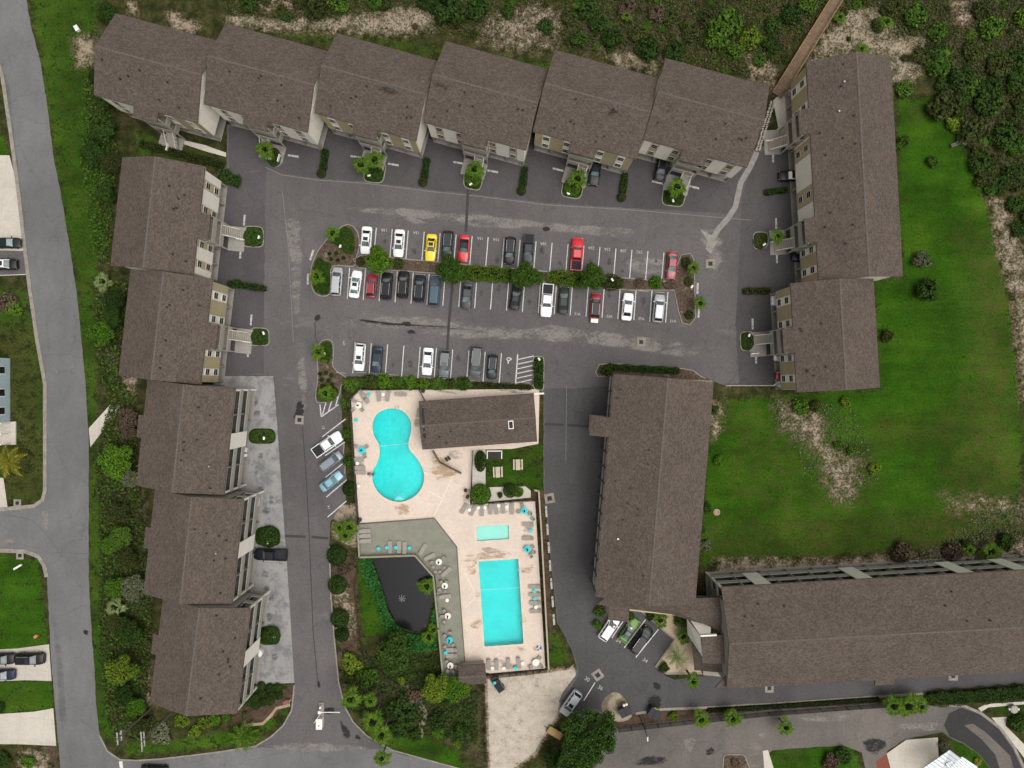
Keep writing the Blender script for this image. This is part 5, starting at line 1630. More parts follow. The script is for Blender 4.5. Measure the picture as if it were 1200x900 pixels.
def car_shell(kind):
    """meshes without materials, made once per kind"""
    if kind in CAR_MESH:
        return CAR_MESH[kind]
    k = KINDS[kind]
    L, Wd, belt, Hh = k['L'], k['W'], k['belt'], k['H']
    hl, hw = L / 2, Wd / 2
    xs = [hl, hl - 0.10, hl - 0.32, hl - 0.75, k['c0'] + 0.05, k['c0'] - 0.25, 0.0, k['c1'] + 0.3, k['c1'] - 0.05, k['c1'] - 0.13, -hl + 0.45, -hl + 0.14, -hl]
    xs = sorted(set(round(x, 3) for x in xs), reverse=True)
    rings = []
    for x in xs:
        e = min(abs(hl - x), abs(x + hl))
        front = x > 0
        w = hw * (1.0 - (0.16 if front else 0.11) * max(0, 1 - e / (0.75 if front else 0.5)) ** 1.8)
        if e < 0.02:
            w *= 0.94
        if x >= k['c0']:
            t = min(1, (hl - x) / max(0.2, hl - k['c0']))
            zt = k['hood'] * (0.80 + 0.20 * min(1, t * 2.2)) + (belt - k['hood']) * max(0, t - 0.5) * 1.6
        elif x <= k['c1']:
            zt = k['tail'] if kind == 'pickup' else (k['tail'] - (0.10 if e < 0.12 else 0))
            if kind == 'pickup' and x > k['c1'] - 0.06:
                zt = belt
        else:
            zt = belt
        zb = 0.26 + (0.10 if e < 0.3 else 0)
        rings.append([(x, -w * 0.90, zb), (x, -w, zb + 0.14), (x, -w, zt - 0.22), (x, -w * 0.965, zt - 0.07), (x, -w * 0.86, zt), (x, -w * 0.45, zt + 0.03), (x, 0, zt + 0.04),
                      (x, w * 0.45, zt + 0.03), (x, w * 0.86, zt), (x, w * 0.965, zt - 0.07), (x, w, zt - 0.22), (x, w, zb + 0.14), (x, w * 0.90, zb), (x, 0, zb)])
    for r in rings:
        r.append(r[0])
    body = loft(rings)
    # cabin: body-coloured frame with a roof skin
    cb, cr = hw * 0.90, hw * (0.74 if kind != 'coupe' else 0.66)
    b0, b1, r0, r1 = k['c0'], k['c1'], k['r0'], k['r1']
    zl = belt - 0.06
    base = [(b0, -cb * .93), (b0, cb * .93), (b1, cb * .93), (b1, -cb * .93)]
    top = [(r0, -cr * .95), (r0, cr * .95), (r1, cr * .95), (r1, -cr * .95)]
    cab = MB()
    vs = [(x, y, zl) for x, y in base] + [(x, y, Hh - 0.05) for x, y in top] + [(x * .96 + (r0 + r1) * .02, y * .82, Hh) for x, y in top]
    fs = []
    for i in range(4):
        j = (i + 1) % 4
        fs += [(i, j, 4 + j, 4 + i), (4 + i, 4 + j, 8 + j, 8 + i)]
    fs.append((8, 9, 10, 11))
    cab.add(vs, fs)
    def panel(a, b, c, d, inset=0.06, lift=0.012, split=None):
        """glass panel a-b (low) c-d (high) set slightly proud"""
        a, b, c, d = map(Vector, (a, b, c, d))
        n = (b - a).cross(d - a).normalized()
        ce = (a + b + c + d) / 4
        if n.dot(ce - Vector(((b0 + b1) / 2, 0, zl - 0.6))) < 0:
            n = -n
        def bl(u, v):
            return (a.lerp(b, u)).lerp(d.lerp(c, u), v) + n * lift
        mb = MB()
        spans = [(0.05, 0.95)] if not split else split
        for u0, u1 in spans:
            mb.quad(bl(u0, 0.10), bl(u1, 0.10), bl(u1 - 0.02, 0.94), bl(u0 + 0.02, 0.94))
        return mb
    V = [Vector(v) for v in vs]
    ws = panel(V[0], V[1], V[5], V[4])
    rw = panel(V[2], V[3], V[7], V[6])
    sp = [(0.04, 0.46), (0.52, 0.95)] if kind in ('sedan', 'pickup', 'hatch') else ([(0.03, 0.33), (0.37, 0.66), (0.70, 0.96)] if kind in ('suv', 'van') else [(0.06, 0.94)])
    sl = panel(V[1], V[2], V[6], V[5], split=sp)
    sr = panel(V[3], V[0], V[4], V[7], split=sp)
    tyre = MB().tube((0, -0.11, 0), (0, 0.11, 0), 0.335, n=16)
    rim = MB().tube((0, -0.118, 0), (0, 0.118, 0), 0.21, n=10)
    head = MB().add([(hl - 0.30, 0.0, 0.62), (hl - 0.075, 0.0, 0.58), (hl - 0.05, -0.30, 0.58), (hl - 0.26, -0.26, 0.66)], [(0, 1, 2, 3)])
    CAR_MESH[kind] = dict(body=body, cab=cab, ws=ws, rw=rw, sl=sl, sr=sr, tyre=tyre, rim=rim)
    return CAR_MESH[kind]
MESHC = {}
def cmesh(kind, part, mat, smooth=False):
    key = (kind, part, mat.name)
    if key not in MESHC:
        MESHC[key] = car_shell(kind)[part].mesh(part, mat, smooth)
    return MESHC[key]
def smesh(key, fn, mat):
    key = (key, mat.name)
    if key not in MESHC:
        MESHC[key] = fn().mesh(key[0], mat)
    return MESHC[key]
BOX = lambda s: (lambda: MB().box((0, 0, 0), s))

def car(px, py, head, kind, color, label, name=None, roof=None, sunroof=False, rails=False, tonneau=False, teal=False, cat=None, softtop=False, group=None, scale=1.0, z=0.0, carrier=False):
    p = W(px, py, 0.8)
    k = KINDS[kind]
    nm = name or {'pickup': 'pickup_truck', 'van': 'minivan', 'suv': 'sport_utility_car', 'coupe': 'coupe_car', 'sedan': 'sedan_car', 'hatch': 'hatchback_car'}[kind]
    t = thing(nm, label, cat or {'pickup': 'pickup', 'van': 'van'}.get(kind, 'car'), (p.x, p.y, z), math.radians(head), group)
    t.scale = (scale,) * 3
    m = paint('car_paint_%.3f_%.3f_%.3f' % color, color, 0.25 if max(color) < 0.5 and min(color) > 0.02 else 0.0)
    mr = roof and paint('car_paint_%.3f_%.3f_%.3f' % roof, roof) or m
    g = M_CGLASST if teal else (M_CGLASS if max(color) > 0.15 else M_CGLASS3)
    L, Wd = k['L'], k['W']
    link('body', cmesh(kind, 'body', m, True), t)
    cab = link('roof', cmesh(kind, 'cab', mr), t)
    link('windshield', cmesh(kind, 'ws', g), t)
    link('rear_window', cmesh(kind, 'rw', g if teal else M_CGLASS2), t)
    link('side_window', cmesh(kind, 'sl', M_CGLASS2), t)
    link('side_window', cmesh(kind, 'sr', M_CGLASS2), t)
    for sx in (0.295 * L, -0.30 * L):
        for sy in (-1, 1):
            w = link('wheel', cmesh(kind, 'tyre', M_TYRE), t, (sx, sy * (Wd / 2 - 0.10), 0.335))
            link('rim', cmesh(kind, 'rim', M_RIM), w)
    for sy in (-1, 1):
        hz, tz = k['hood'] * 0.80, (k['tail'] if kind != 'pickup' else 0.95) - 0.14
        link('headlight', smesh('headlight', BOX((0.30, 0.40, 0.14)), M_HEAD), t, (L / 2 - 0.215, sy * (Wd / 2 - 0.36), hz - 0.05), (0, 0, -sy * 0.38))
        link('tail_light', smesh('tail_light', BOX((0.18, 0.30, 0.16)), M_TAIL), t, (-L / 2 + 0.115, sy * (Wd / 2 - 0.30), tz), (0, 0, sy * 0.2))
        link('mirror', smesh('mirror', BOX((0.12, 0.24, 0.15)), m), t, (k['c0'] - 0.22, sy * (Wd / 2 + 0.07), k['belt'] + 0.05))
    if kind == 'pickup':
        b0, b1 = k['c1'] - 0.05, -L / 2
        ln = b0 - b1
        for sy in (-1, 1):
            link('bed_side', smesh('bed_side%.2f' % ln, BOX((ln, 0.12, 0.5)), m), t, ((b0 + b1) / 2, sy * (Wd / 2 - 0.09), 0.92))
        link('tailgate', smesh('tailgate%.2f' % Wd, BOX((0.10, Wd - 0.30, 0.48)), m), t, (b1 + 0.07, 0, 0.92))
        zf = 1.12 if tonneau else 0.775
        link('bed_floor', smesh('bed_floor%.2f' % ln, BOX((ln - 0.12, Wd - 0.31, 0.03)), M_BEDL), t, ((b0 + b1) / 2 + 0.05, 0, zf))
    if sunroof:
        link('sunroof', smesh('sunroof', BOX((0.62, 0.82, 0.03)), M_CGLASS2), cab, (k['r0'] - 0.42, 0, k['H'] + 0.004))
    if rails:
        for sy in (-1, 1):
            link('roof_rail', smesh('roof_rail', BOX(((k['r0'] - k['r1']) * 0.86, 0.05, 0.06)), M_VENTM), cab, ((k['r0'] + k['r1']) / 2, sy * Wd * 0.335, k['H'] + 0.03))
    if carrier:
        c = link('cargo_carrier', smesh('cargo_carrier', BOX((0.75, 1.35, 0.45)), M_WHITE), t, (-L / 2 - 0.42, 0, 0.75))
        link('hitch', smesh('hitch', BOX((0.4, 0.08, 0.08)), M_TRIMB), c, (0.3, 0, -0.26))
    return t
WH = (0.80, 0.80, 0.80); BK = (0.010, 0.010, 0.012); RD = (0.52, 0.010, 0.018); DR = (0.25, 0.012, 0.022); SV = (0.42, 0.43, 0.45); GR = (0.085, 0.09, 0.10); DG = (0.030, 0.032, 0.036); SL = (0.055, 0.085, 0.12)
D_, U_ = -94.5, 85.5
# upper stall row
car(429, 281.5, D_, 'sedan', WH, 'white sedan in the stall next to the crescent island, upper side of the hedge', sunroof=True)
car(467.5, 285, D_, 'sedan', WH, 'white sedan with a black sunroof, alone between empty numbered stalls', sunroof=True)
car(505, 290, D_, 'coupe', (0.85, 0.60, 0.005), 'bright yellow sports coupe', sunroof=True)
car(524.5, 286.5, D_, 'suv', DG, 'dark grey sport utility car parked between the yellow coupe and the red convertible', rails=True)
car(543.5, 291, D_, 'coupe', RD, 'bright red convertible with a black soft top', roof=BK)
car(597.5, 293.5, D_, 'suv', BK, 'black sport utility car in the upper row, left of a dark grey pickup', rails=True)
car(619, 292, D_, 'pickup', DG, 'dark grey pickup in the upper row beside a black sport utility car', tonneau=True, scale=0.92)
car(676, 298, 86, 'pickup', RD, 'bright red pickup with a black bed', scale=1.0)
car(787.5, 311, D_, 'sedan', DR, 'dark red sedan at the east end of the upper stall row', teal=True)
# lower stall row
car(394.5, 330, U_, 'van', SV, 'silver minivan beside the crescent island', rails=True, scale=0.95)
car(416.5, 333, 82, 'sedan', WH, 'white sedan parked askew between the silver minivan and a dark red hatchback', sunroof=True, teal=True)
car(435, 335, U_, 'hatch', DR, 'dark red hatchback half under a tree', rails=True)
car(453, 335, U_, 'suv', BK, 'black sport utility car next to the dark red hatchback', rails=True)
car(472.5, 333.5, U_, 'suv', BK, 'middle one of three black sport utility cars side by side', rails=True)
car(491.5, 338, U_, 'suv', (0.012, 0.014, 0.02), 'black sport utility car next to the slate blue minivan', rails=True)
car(509, 341.5, U_, 'van', SL, 'slate blue minivan next to a round tree in the lower row')
car(547, 346.5, D_, 'sedan', (0.045, 0.05, 0.055), 'charcoal sedan alone between empty stalls of the lower row')
car(604.5, 347.5, 80, 'coupe', BK, 'black coupe parked askew in the lower row', rails=False)
car(641, 352, D_, 'pickup', WH, 'white pickup with a black bed cover in the stall row by the hedge', tonneau=True)
car(660.5, 352, U_, 'sedan', (0.012, 0.02, 0.018), 'black green sedan with red tail lights beside the white pickup', teal=False)
car(698, 358.5, U_, 'suv', DR, 'dark red car with roof rails and a white cargo carrier on its tail', rails=True, roof=BK, carrier=True, scale=0.93)
car(735.5, 359.5, 84, 'sedan', WH, 'white sedan in the lower row between empty numbered stalls')
car(772, 361.5, 84, 'suv', SV, 'silver sport utility car at the east end of the lower row', rails=True)
# row above the pool hedge
car(421.5, 418.5, D_, 'suv', WH, 'white sport utility car in the row above the pool hedge', sunroof=True, rails=True)
car(441.5, 421.5, D_, 'sedan', (0.022, 0.035, 0.05), 'dark blue sedan beside a white sport utility car above the pool hedge')
car(501, 423.5, D_, 'sedan', WH, 'white sedan in the row above the pool hedge')
car(521, 426, D_, 'suv', (0.13, 0.14, 0.15), 'mid grey sport utility car between the white sedan and an empty stall', sunroof=True, rails=True)
car(558, 423.5, D_, 'van', (0.10, 0.10, 0.10), 'big charcoal minivan in the row above the pool hedge', rails=True, scale=1.05)
car(577, 430, D_, 'suv', (0.014, 0.02, 0.02), 'black green sport utility car next to the wheelchair stall', rails=True, scale=0.92)
# angled stalls
car(384, 520.5, 35, 'pickup', WH, 'white pickup with a black bed in the angled stalls by the pool fence', tonneau=True)
car(387.5, 541, 37, 'van', (0.20, 0.23, 0.27), 'blue grey minivan in the angled stalls', rails=True, scale=0.86)
car(388, 564, 38, 'sedan', (0.20, 0.36, 0.46), 'light blue wagon in the angled stalls', rails=False, scale=0.92, teal=True)
# under and before the flats
car(317, 650, 178, 'pickup', (0.012, 0.013, 0.018), 'black pickup with a blue tinted cab on the grey concrete drive', teal=False)
car(697.5, 199, -98, 'pickup', (0.010, 0.014, 0.016), 'black pickup under the beige bay of the fifth north flats', teal=True, scale=0.95)
car(775, 196, -100, 'suv', BK, 'black sport utility car backed under the sixth north flats', rails=True)
car(930, 206, 180, 'pickup', BK, 'black pickup with a white load half under the east row flats', scale=0.9)
car(944, 301, 175, 'suv', (0.01, 0.012, 0.03), 'navy car mostly hidden under the east row flats')
car(920, 352, 180, 'sedan', WH, 'white car tucked under the north bay of the short east flats')
car(923, 417, 180, 'sedan', WH, 'white car tucked under the south bay of the short east flats')
car(925, 440, 180, 'sedan', DR, 'dark red car tucked under the south bay of the short east flats')
car(273, 530, 0, 'sedan', WH, 'white car nosing out from under the balconied west flats')
car(287, 588, 0, 'suv', WH, 'white car tucked under the middle balconied west flats')
# lobby stalls and south side
car(714, 736, 56, 'suv', WH, 'white car half under the lobby porch roof')
car(737.5, 739, 55, 'coupe', (0.07, 0.15, 0.025), 'moss green car in the lobby stalls', roof=(0.02, 0.025, 0.02), sunroof=True, teal=True)
car(751, 750, 54, 'van', BK, 'black van in the lobby stalls', rails=True, scale=1.02)
car(669, 824, -125, 'suv', (0.50, 0.51, 0.54), 'silver sport utility car with a black sunroof beside the big tree and dirt lot', sunroof=True)
# west side driveways
car(8, 284.5, 0, 'sedan', (0.012, 0.018, 0.018), 'dark green sedan on the west driveway above a white roofed car', teal=True)
car(4, 309.5, 0, 'suv', BK, 'black car with a white roof on the west driveway', roof=WH, sunroof=True)
car(35, 772, 0, 'suv', BK, 'black sport utility car alone at the street end of the pale driveway', rails=True, sunroof=True, scale=1.05)
car(1, 772, 0, 'suv', BK, 'black car parked behind another black one on the pale driveway', rails=True)
car(1, 791, 0, 'sedan', (0.010, 0.016, 0.05), 'navy sedan on the pale driveway across the road')
car(180, 904, 178, 'sedan', BK, 'black car on the street below the utility poles')

p = W(928, 206, 1.2)
t = thing('cargo_crate', 'white crate riding on the black pickup under the east flats', 'crate', (p.x, p.y, 0.80))
MB().box((0, 0, 0.4), (1.2, 1.2, 0.7)).build('case', M_TRIM, t)
MB().box((0, 0, 0.77), (1.28, 1.28, 0.05)).build('lid', M_WHITE, t)
# load of the black pickup, small trailer, golf cart, bins
def utility_cart():
    p = W(584, 801)
    t = thing('utility_cart', 'black utility cart with a flat bed and a turquoise cushion on the dirt lot', 'cart', (p.x, p.y, 0), math.radians(125))
    MB().box((0.3, 0, 0.55), (2.6, 1.25, 0.35)).build('chassis', M_TRIMB, t)
    MB().box((-0.45, 0, 0.82), (1.5, 1.2, 0.10)).build('cargo_bed', M_BEDL, t)
    for s in (-0.62, 0.62):
        MB().box((-0.45, s, 0.92), (1.5, 0.06, 0.25)).build('bed_side', plain('cart_rail', (0.2, 0.2, 0.21), 0.1), t)
    MB().box((0.75, 0.0, 0.90), (0.55, 1.1, 0.30)).build('bench_seat', plain('cart_seat', (0.03, 0.03, 0.035), 0.1), t)
    MB().lathe([(0.28, 0), (0.3, 0.06), (0.2, 0.12)], (0.85, 0.2, 1.06), 12).build('seat_cushion', plain('turquoise_plastic', (0.0, 0.55, 0.60), 0.06, 2, 0.5), t)
    MB().tube((1.25, 0.2, 0.8), (1.05, 0.2, 1.25), 0.03).build('steering_column', M_STEEL, t)
    for sx in (-0.65, 1.15):
        for sy in (-0.6, 0.6):
            w = MB().tube((0, -0.1, 0), (0, 0.1, 0), 0.27, n=14).build('wheel', M_TYRE, t, (sx, sy, 0.27))
            MB().tube((0, -0.11, 0), (0, 0.11, 0), 0.14, n=10).build('rim', M_RIM, w)
utility_cart()
def load_trailer():
    p = W(650, 857)
    t = thing('utility_trailer', 'small trailer under a tan tarpaulin beside the big tree', 'trailer', (p.x, p.y, 0), math.radians(-32))
    MB().box((0, 0, 0.5), (2.9, 1.35, 0.2)).build('frame', M_TRIMB, t)
    rr = random.Random(2)
    vs, fs = [], []
    for i in range(9):
        for j in range(5):
            e = min(i, 8 - i, j, 4 - j)
            vs.append((-1.4 + 2.8 * i / 8, -0.66 + 1.32 * j / 4, (0.62 if e == 0 else 1.0) + rr.uniform(-.05, .05)))
    for i in range(8):
        for j in range(4):
            fs.append((i * 5 + j, (i + 1) * 5 + j, (i + 1) * 5 + j + 1, i * 5 + j + 1))
    MB().add(vs, fs).build('tarpaulin', plain('tarp_tan', (0.42, 0.28, 0.11), 0.15, 2, 0.8), t, smooth=True)
    MB().tube((-1.4, 0, 0.5), (-2.2, 0, 0.45), 0.05).build('drawbar', M_TRIMB, t)
    for s in (-0.75, 0.75):
        MB().tube((0, -0.1, 0), (0, 0.1, 0), 0.3, n=14).build('wheel', M_TYRE, t, (0.1, s, 0.3))
load_trailer()
def dumpster(px, py, rz, label, yellow):
    p = W(px, py)
    t = thing('dumpster', label, 'dumpster', (p.x, p.y, 0), math.radians(rz))
    MD = plain('dumpster_steel', (0.035, 0.04, 0.045), 0.25, 2, 0.6)
    mb = MB()
    vs = [(-0.9, -0.75, 0.15), (0.9, -0.75, 0.15), (0.9, 0.6, 0.15), (-0.9, 0.6, 0.15), (-1.0, -0.85, 1.25), (1.0, -0.85, 1.25), (1.0, 0.8, 1.5), (-1.0, 0.8, 1.5)]
    mb.add(vs, [(3, 2, 1, 0), (0, 1, 5, 4), (1, 2, 6, 5), (2, 3, 7, 6), (3, 0, 4, 7)])
    mb.build('bin_body', MD, t)
    for s in (-0.5, 0.5):
        MB().slab([(s - 0.47, -0.88, 1.29), (s + 0.47, -0.88, 1.29), (s + 0.47, 0.84, 1.55), (s - 0.47, 0.84, 1.55)], 0.04).build('lid', plain('dumpster_lid', (0.020, 0.021, 0.026), 0.2, 2, 0.5), t)
        MB().box((s * 2.05, 0, 0.9), (0.1, 0.8, 0.15)).build('lift_pocket', MD, t)
    if yellow:
        MB().box((-0.2, 0.9, 1.35), (0.7, 0.12, 0.12)).build('bag', plain('yellow_strap', (0.55, 0.42, 0.03), 0.1), t)
    else:
        for k, (x, y) in enumerate(((0.3, 1.05), (0.75, 1.0))):
            MB().lathe([(0.18, 0), (0.27, 0.15), (0.22, 0.35), (0.05, 0.45)], (x, y, 1.0), 9).build('bag', M_WHITE, t)
dumpster(731, 830, 25, 'black dumpster with white bags, on the pale curved pad', False)
dumpster(765, 832, -32, 'black dumpster with a yellow strap, beside the lane kerb', True)
o = sheet('dumpster_pad', smooth_loop([(705, 824), (712, 815), (720, 811), (728, 814), (736, 825), (740, 840), (725, 846), (708, 836)], 3), 0.03, concrete('pad_concrete', (0.32, 0.27, 0.20), None, (0.12, 0.08, 0.05), 0.75, 0.44))
# ------------------------------------------------------------------ plants
F_BRIGHT = foliage('leaf_bright', (0.024, 0.066, 0.005), (0.056, 0.132, 0.009), (0.125, 0.225, 0.018))
F_MID = foliage('leaf_mid', (0.018, 0.042, 0.006), (0.044, 0.098, 0.010), (0.100, 0.170, 0.020))
F_DARK = foliage('leaf_dark', (0.011, 0.025, 0.005), (0.025, 0.054, 0.008), (0.055, 0.098, 0.016))
F_OLIVE = foliage('leaf_olive', (0.015, 0.022, 0.006), (0.038, 0.050, 0.011), (0.080, 0.088, 0.024))
F_YEL = foliage('leaf_yellow_green', (0.045, 0.085, 0.006), (0.100, 0.155, 0.012), (0.180, 0.235, 0.025))
F_OAK = foliage('leaf_oak', (0.012, 0.032, 0.006), (0.030, 0.070, 0.010), (0.070, 0.130, 0.020))
F_HEDGE = foliage('leaf_hedge', (0.040, 0.085, 0.006), (0.075, 0.125, 0.010), (0.120, 0.165, 0.016))
F_GOLD = foliage('leaf_golden', (0.085, 0.100, 0.010), (0.185, 0.185, 0.018), (0.34, 0.28, 0.04))
F_BROWN = foliage('leaf_brown', (0.039, 0.026, 0.018), (0.091, 0.062, 0.042), (0.156, 0.117, 0.078))
F_GREY = foliage('leaf_grey', (0.046, 0.055, 0.029), (0.098, 0.111, 0.058), (0.169, 0.182, 0.111))
F_PALM = foliage('palm_frond_green', (0.024, 0.062, 0.005), (0.060, 0.128, 0.010), (0.145, 0.215, 0.024))
F_PALMP = foliage('palm_frond_pale', (0.078, 0.109, 0.034), (0.147, 0.194, 0.070), (0.248, 0.295, 0.132))
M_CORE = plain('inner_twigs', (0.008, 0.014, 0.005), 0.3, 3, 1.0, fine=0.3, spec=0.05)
M_BARK = plain('bark_grey', (0.14, 0.115, 0.09), 0.25, 4, 0.95, fine=0.3)
M_PTRUNK = plain('palm_bark', (0.17, 0.135, 0.105), 0.25, 5, 0.95, fine=0.3)

def leaves(name, cen, nor, size, mat, rng, aspect=0.6):
    """one mesh of folded leaf quads"""
    n = len(cen)
    nor = nor / (np.linalg.norm(nor, axis=1, keepdims=True) + 1e-9)
    ref = rng.normal(size=(n, 3))
    u = np.cross(nor, ref)
    u /= np.linalg.norm(u, axis=1, keepdims=True) + 1e-9
    v = np.cross(nor, u)
    s = size[:, None]
    a = cen - u * s
    b = cen + v * s * aspect + nor * s * 0.12
    c = cen + u * s
    d = cen - v * s * aspect + nor * s * 0.12
    co = np.stack([a, b, c, d], 1).reshape(-1, 3).astype(np.float32)
    me = bpy.data.meshes.new(name)
    me.vertices.add(4 * n)
    me.vertices.foreach_set('co', co.ravel())
    me.loops.add(4 * n)
    me.loops.foreach_set('vertex_index', np.arange(4 * n, dtype=np.int32))
    me.polygons.add(n)
    me.polygons.foreach_set('loop_start', np.arange(0, 4 * n, 4, dtype=np.int32))
    me.polygons.foreach_set('loop_total', np.full(n, 4, np.int32))
    me.materials.append(mat)
    me.update()
    me.validate()
    return me

def lobes_points(lobes, per, rng, shell=0.82, up=0.35):
    C, N = [], []
    for (x, y, z, r, h) in lobes:
        m = max(8, int(per * r * r))
        d = rng.normal(size=(m, 3))
        d[:, 2] = np.abs(d[:, 2]) * 0.9 - 0.25
        d /= np.linalg.norm(d, axis=1, keepdims=True)
        rad = shell + (1.06 - shell) * rng.random(m) ** 0.7
        p = d * rad[:, None] * np.array([r, r, h]) + np.array([x, y, z])
        C.append(p)
        N.append(d + rng.normal(size=(m, 3)) * 0.55 + np.array([0, 0, up]))
    return np.concatenate(C), np.concatenate(N)

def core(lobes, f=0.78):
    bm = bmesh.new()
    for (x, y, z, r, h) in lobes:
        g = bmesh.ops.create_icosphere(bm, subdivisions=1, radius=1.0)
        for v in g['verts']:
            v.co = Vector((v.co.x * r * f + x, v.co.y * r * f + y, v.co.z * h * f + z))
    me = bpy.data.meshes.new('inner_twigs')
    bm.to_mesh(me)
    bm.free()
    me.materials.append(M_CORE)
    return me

PL = {}
def bush_tpl(kind, i, mat):
    """unit plants (radius 1, height about 1): 'ball' clipped, 'loose' shrub, 'tree' crown, 'hedge'"""
    key = (kind, i, mat.name)
    if key in PL:
        return PL[key]
    rng = np.random.default_rng(100 + i * 7 + len(kind) * 31)
    rr = random.Random(i * 13 + len(kind))
    if kind == 'ball':
        lob = [(0, 0, 0.42, 0.93, 0.55)]
        C, N = lobes_points(lob, 2300, rng, 0.92, 0.1)
        sz = rng.uniform(0.05, 0.095, len(C))
        me = leaves('foliage', C, N, sz, mat, rng)
        cm = core(lob, 0.84)
    elif kind == 'loose':
        lob = [(0, 0, 0.35, 0.62, 0.5)]
        for k in range(7):
            t = k * 0.9 + rr.uniform(-.3, .3)
            q = rr.uniform(0.35, 0.68)
            lob.append((q * math.cos(t), q * math.sin(t), rr.uniform(0.2, 0.6), rr.uniform(0.22, 0.42), rr.uniform(0.22, 0.42)))
        C, N = lobes_points(lob, 620, rng, 0.55)
        sz = rng.uniform(0.06, 0.13, len(C))
        me = leaves('foliage', C, N, sz, mat, rng)
        cm = core(lob, 0.62)
    elif kind == 'tree':
        lob = []
        for k in range(18):
            t = k * 2.4 + rr.uniform(-.4, .4)
            q = math.sqrt((k + 0.5) / 18) * 0.74
            r = rr.uniform(0.26, 0.42)
            lob.append((q * math.cos(t), q * math.sin(t), 0.95 + rr.uniform(0.0, 0.45) * (1.15 - q), r, r * 0.8))
        C, N = lobes_points(lob, 2300, rng, 0.5)
        sz = rng.uniform(0.035, 0.08, len(C))
        me = leaves('crown', C, N, sz, mat, rng)
        cm = core(lob, 0.72)
    elif kind == 'bigtree':
        lob = []
        for k in range(34):
            t = k * 2.4 + rr.uniform(-.4, .4)
            q = math.sqrt((k + 0.5) / 34) * 0.80
            r = rr.uniform(0.15, 0.28)
            lob.append((q * math.cos(t), q * math.sin(t), 0.9 + rr.uniform(0.0, 0.5) * (1.2 - q), r, r * 0.8))
        C, N = lobes_points(lob, 5200, rng, 0.4)
        sz = rng.uniform(0.018, 0.042, len(C))
        me = leaves('crown', C, N, sz, mat, rng)
        cm = core(lob, 0.62)
    elif kind == 'hedge':
        n = 1900
        C = np.empty((n, 3))
        C[:, 0] = rng.uniform(-1, 1, n)
        C[:, 1] = rng.uniform(-1, 1, n)
        C[:, 2] = 0.9 + rng.uniform(-0.12, 0.14, n)
        side = rng.random(n) < 0.35
        ax = rng.random(n) < 0.5
        sg = np.where(rng.random(n) < 0.5, -1.0, 1.0)
        C[:, 0] = np.where(side & ax, sg * rng.uniform(0.93, 1.05, n), C[:, 0])
        C[:, 1] = np.where(side & ~ax, sg * rng.uniform(0.93, 1.05, n), C[:, 1])
        C[:, 2] = np.where(side, rng.uniform(0.1, 0.95, n), C[:, 2])
        # round the corners
        rad = np.maximum(np.abs(C[:, 0]), np.abs(C[:, 1])) / (np.hypot(C[:, 0], C[:, 1]) + 1e-6)
        f = 1 - 0.28 * (1 - rad) * 2
        C[:, 0] *= f
        C[:, 1] *= f
        N = np.stack([np.where(side & ax, sg, 0), np.where(side & ~ax, sg, 0), np.where(side, 0.2, 1.0)], 1) + rng.normal(size=(n, 3)) * 0.5
        me = (C, N)
        cm = None
    PL[key] = (me, cm)
    return PL[key]

def shrub(px, py, r, label, mat=F_MID, kind='loose', h=None, i=None, name=None, cat='shrub', group=None, z=0.0, sy=1.0, rz=None):
    """r in px of the survey, as the crown shows"""
    R = r * S
    hh = h if h else R * 1.1
    i = i if i is not None else random.randrange(4)
    me, cm = bush_tpl(kind, i, mat)
    p = W(px, py, hh * 0.5 + z)
    t = thing(name or ('clipped_bush' if kind == 'ball' else 'shrub'), label, cat, (p.x, p.y, z), rz if rz is not None else random.uniform(0, 6.28), group)
    link('foliage', me, t, scale=(R, R * sy, hh))
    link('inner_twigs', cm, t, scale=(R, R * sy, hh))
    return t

def tree(px, py, r, h, label, mat=F_MID, i=0, name='tree', group=None, z=0.0, cat='tree', kind='tree'):
    """crown radius r px, total height h metres"""
    R = r * S * (H - h) / H
    me, cm = bush_tpl(kind, i, mat)
    p = W(px, py, h * 0.8)
    t = thing(name, label, cat, (p.x, p.y, z), random.uniform(0, 6.28), group)
    hs = h / 1.45
    mb = MB()
    rr = random.Random(i + int(px))
    top = Vector((0, 0, h * 0.62))
    mb.tube((0, 0, 0), (0.02 * h, 0, h * 0.32), 0.045 * h, 0.034 * h, 9)
    mb.tube((0.02 * h, 0, h * 0.32), top, 0.034 * h, 0.018 * h, 8)
    for k in range(6):
        a = k * 1.05 + rr.uniform(-.3, .3)
        mb.tube((0.02 * h, 0, h * (0.28 + 0.05 * k)), (R * 0.6 * math.cos(a), R * 0.6 * math.sin(a), h * rr.uniform(0.6, 0.75)), 0.016 * h, 0.006 * h, 6)
    mb.build('trunk', M_BARK, t)
    link('crown', me, t, scale=(R, R, hs))
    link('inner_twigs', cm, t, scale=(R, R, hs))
    return t

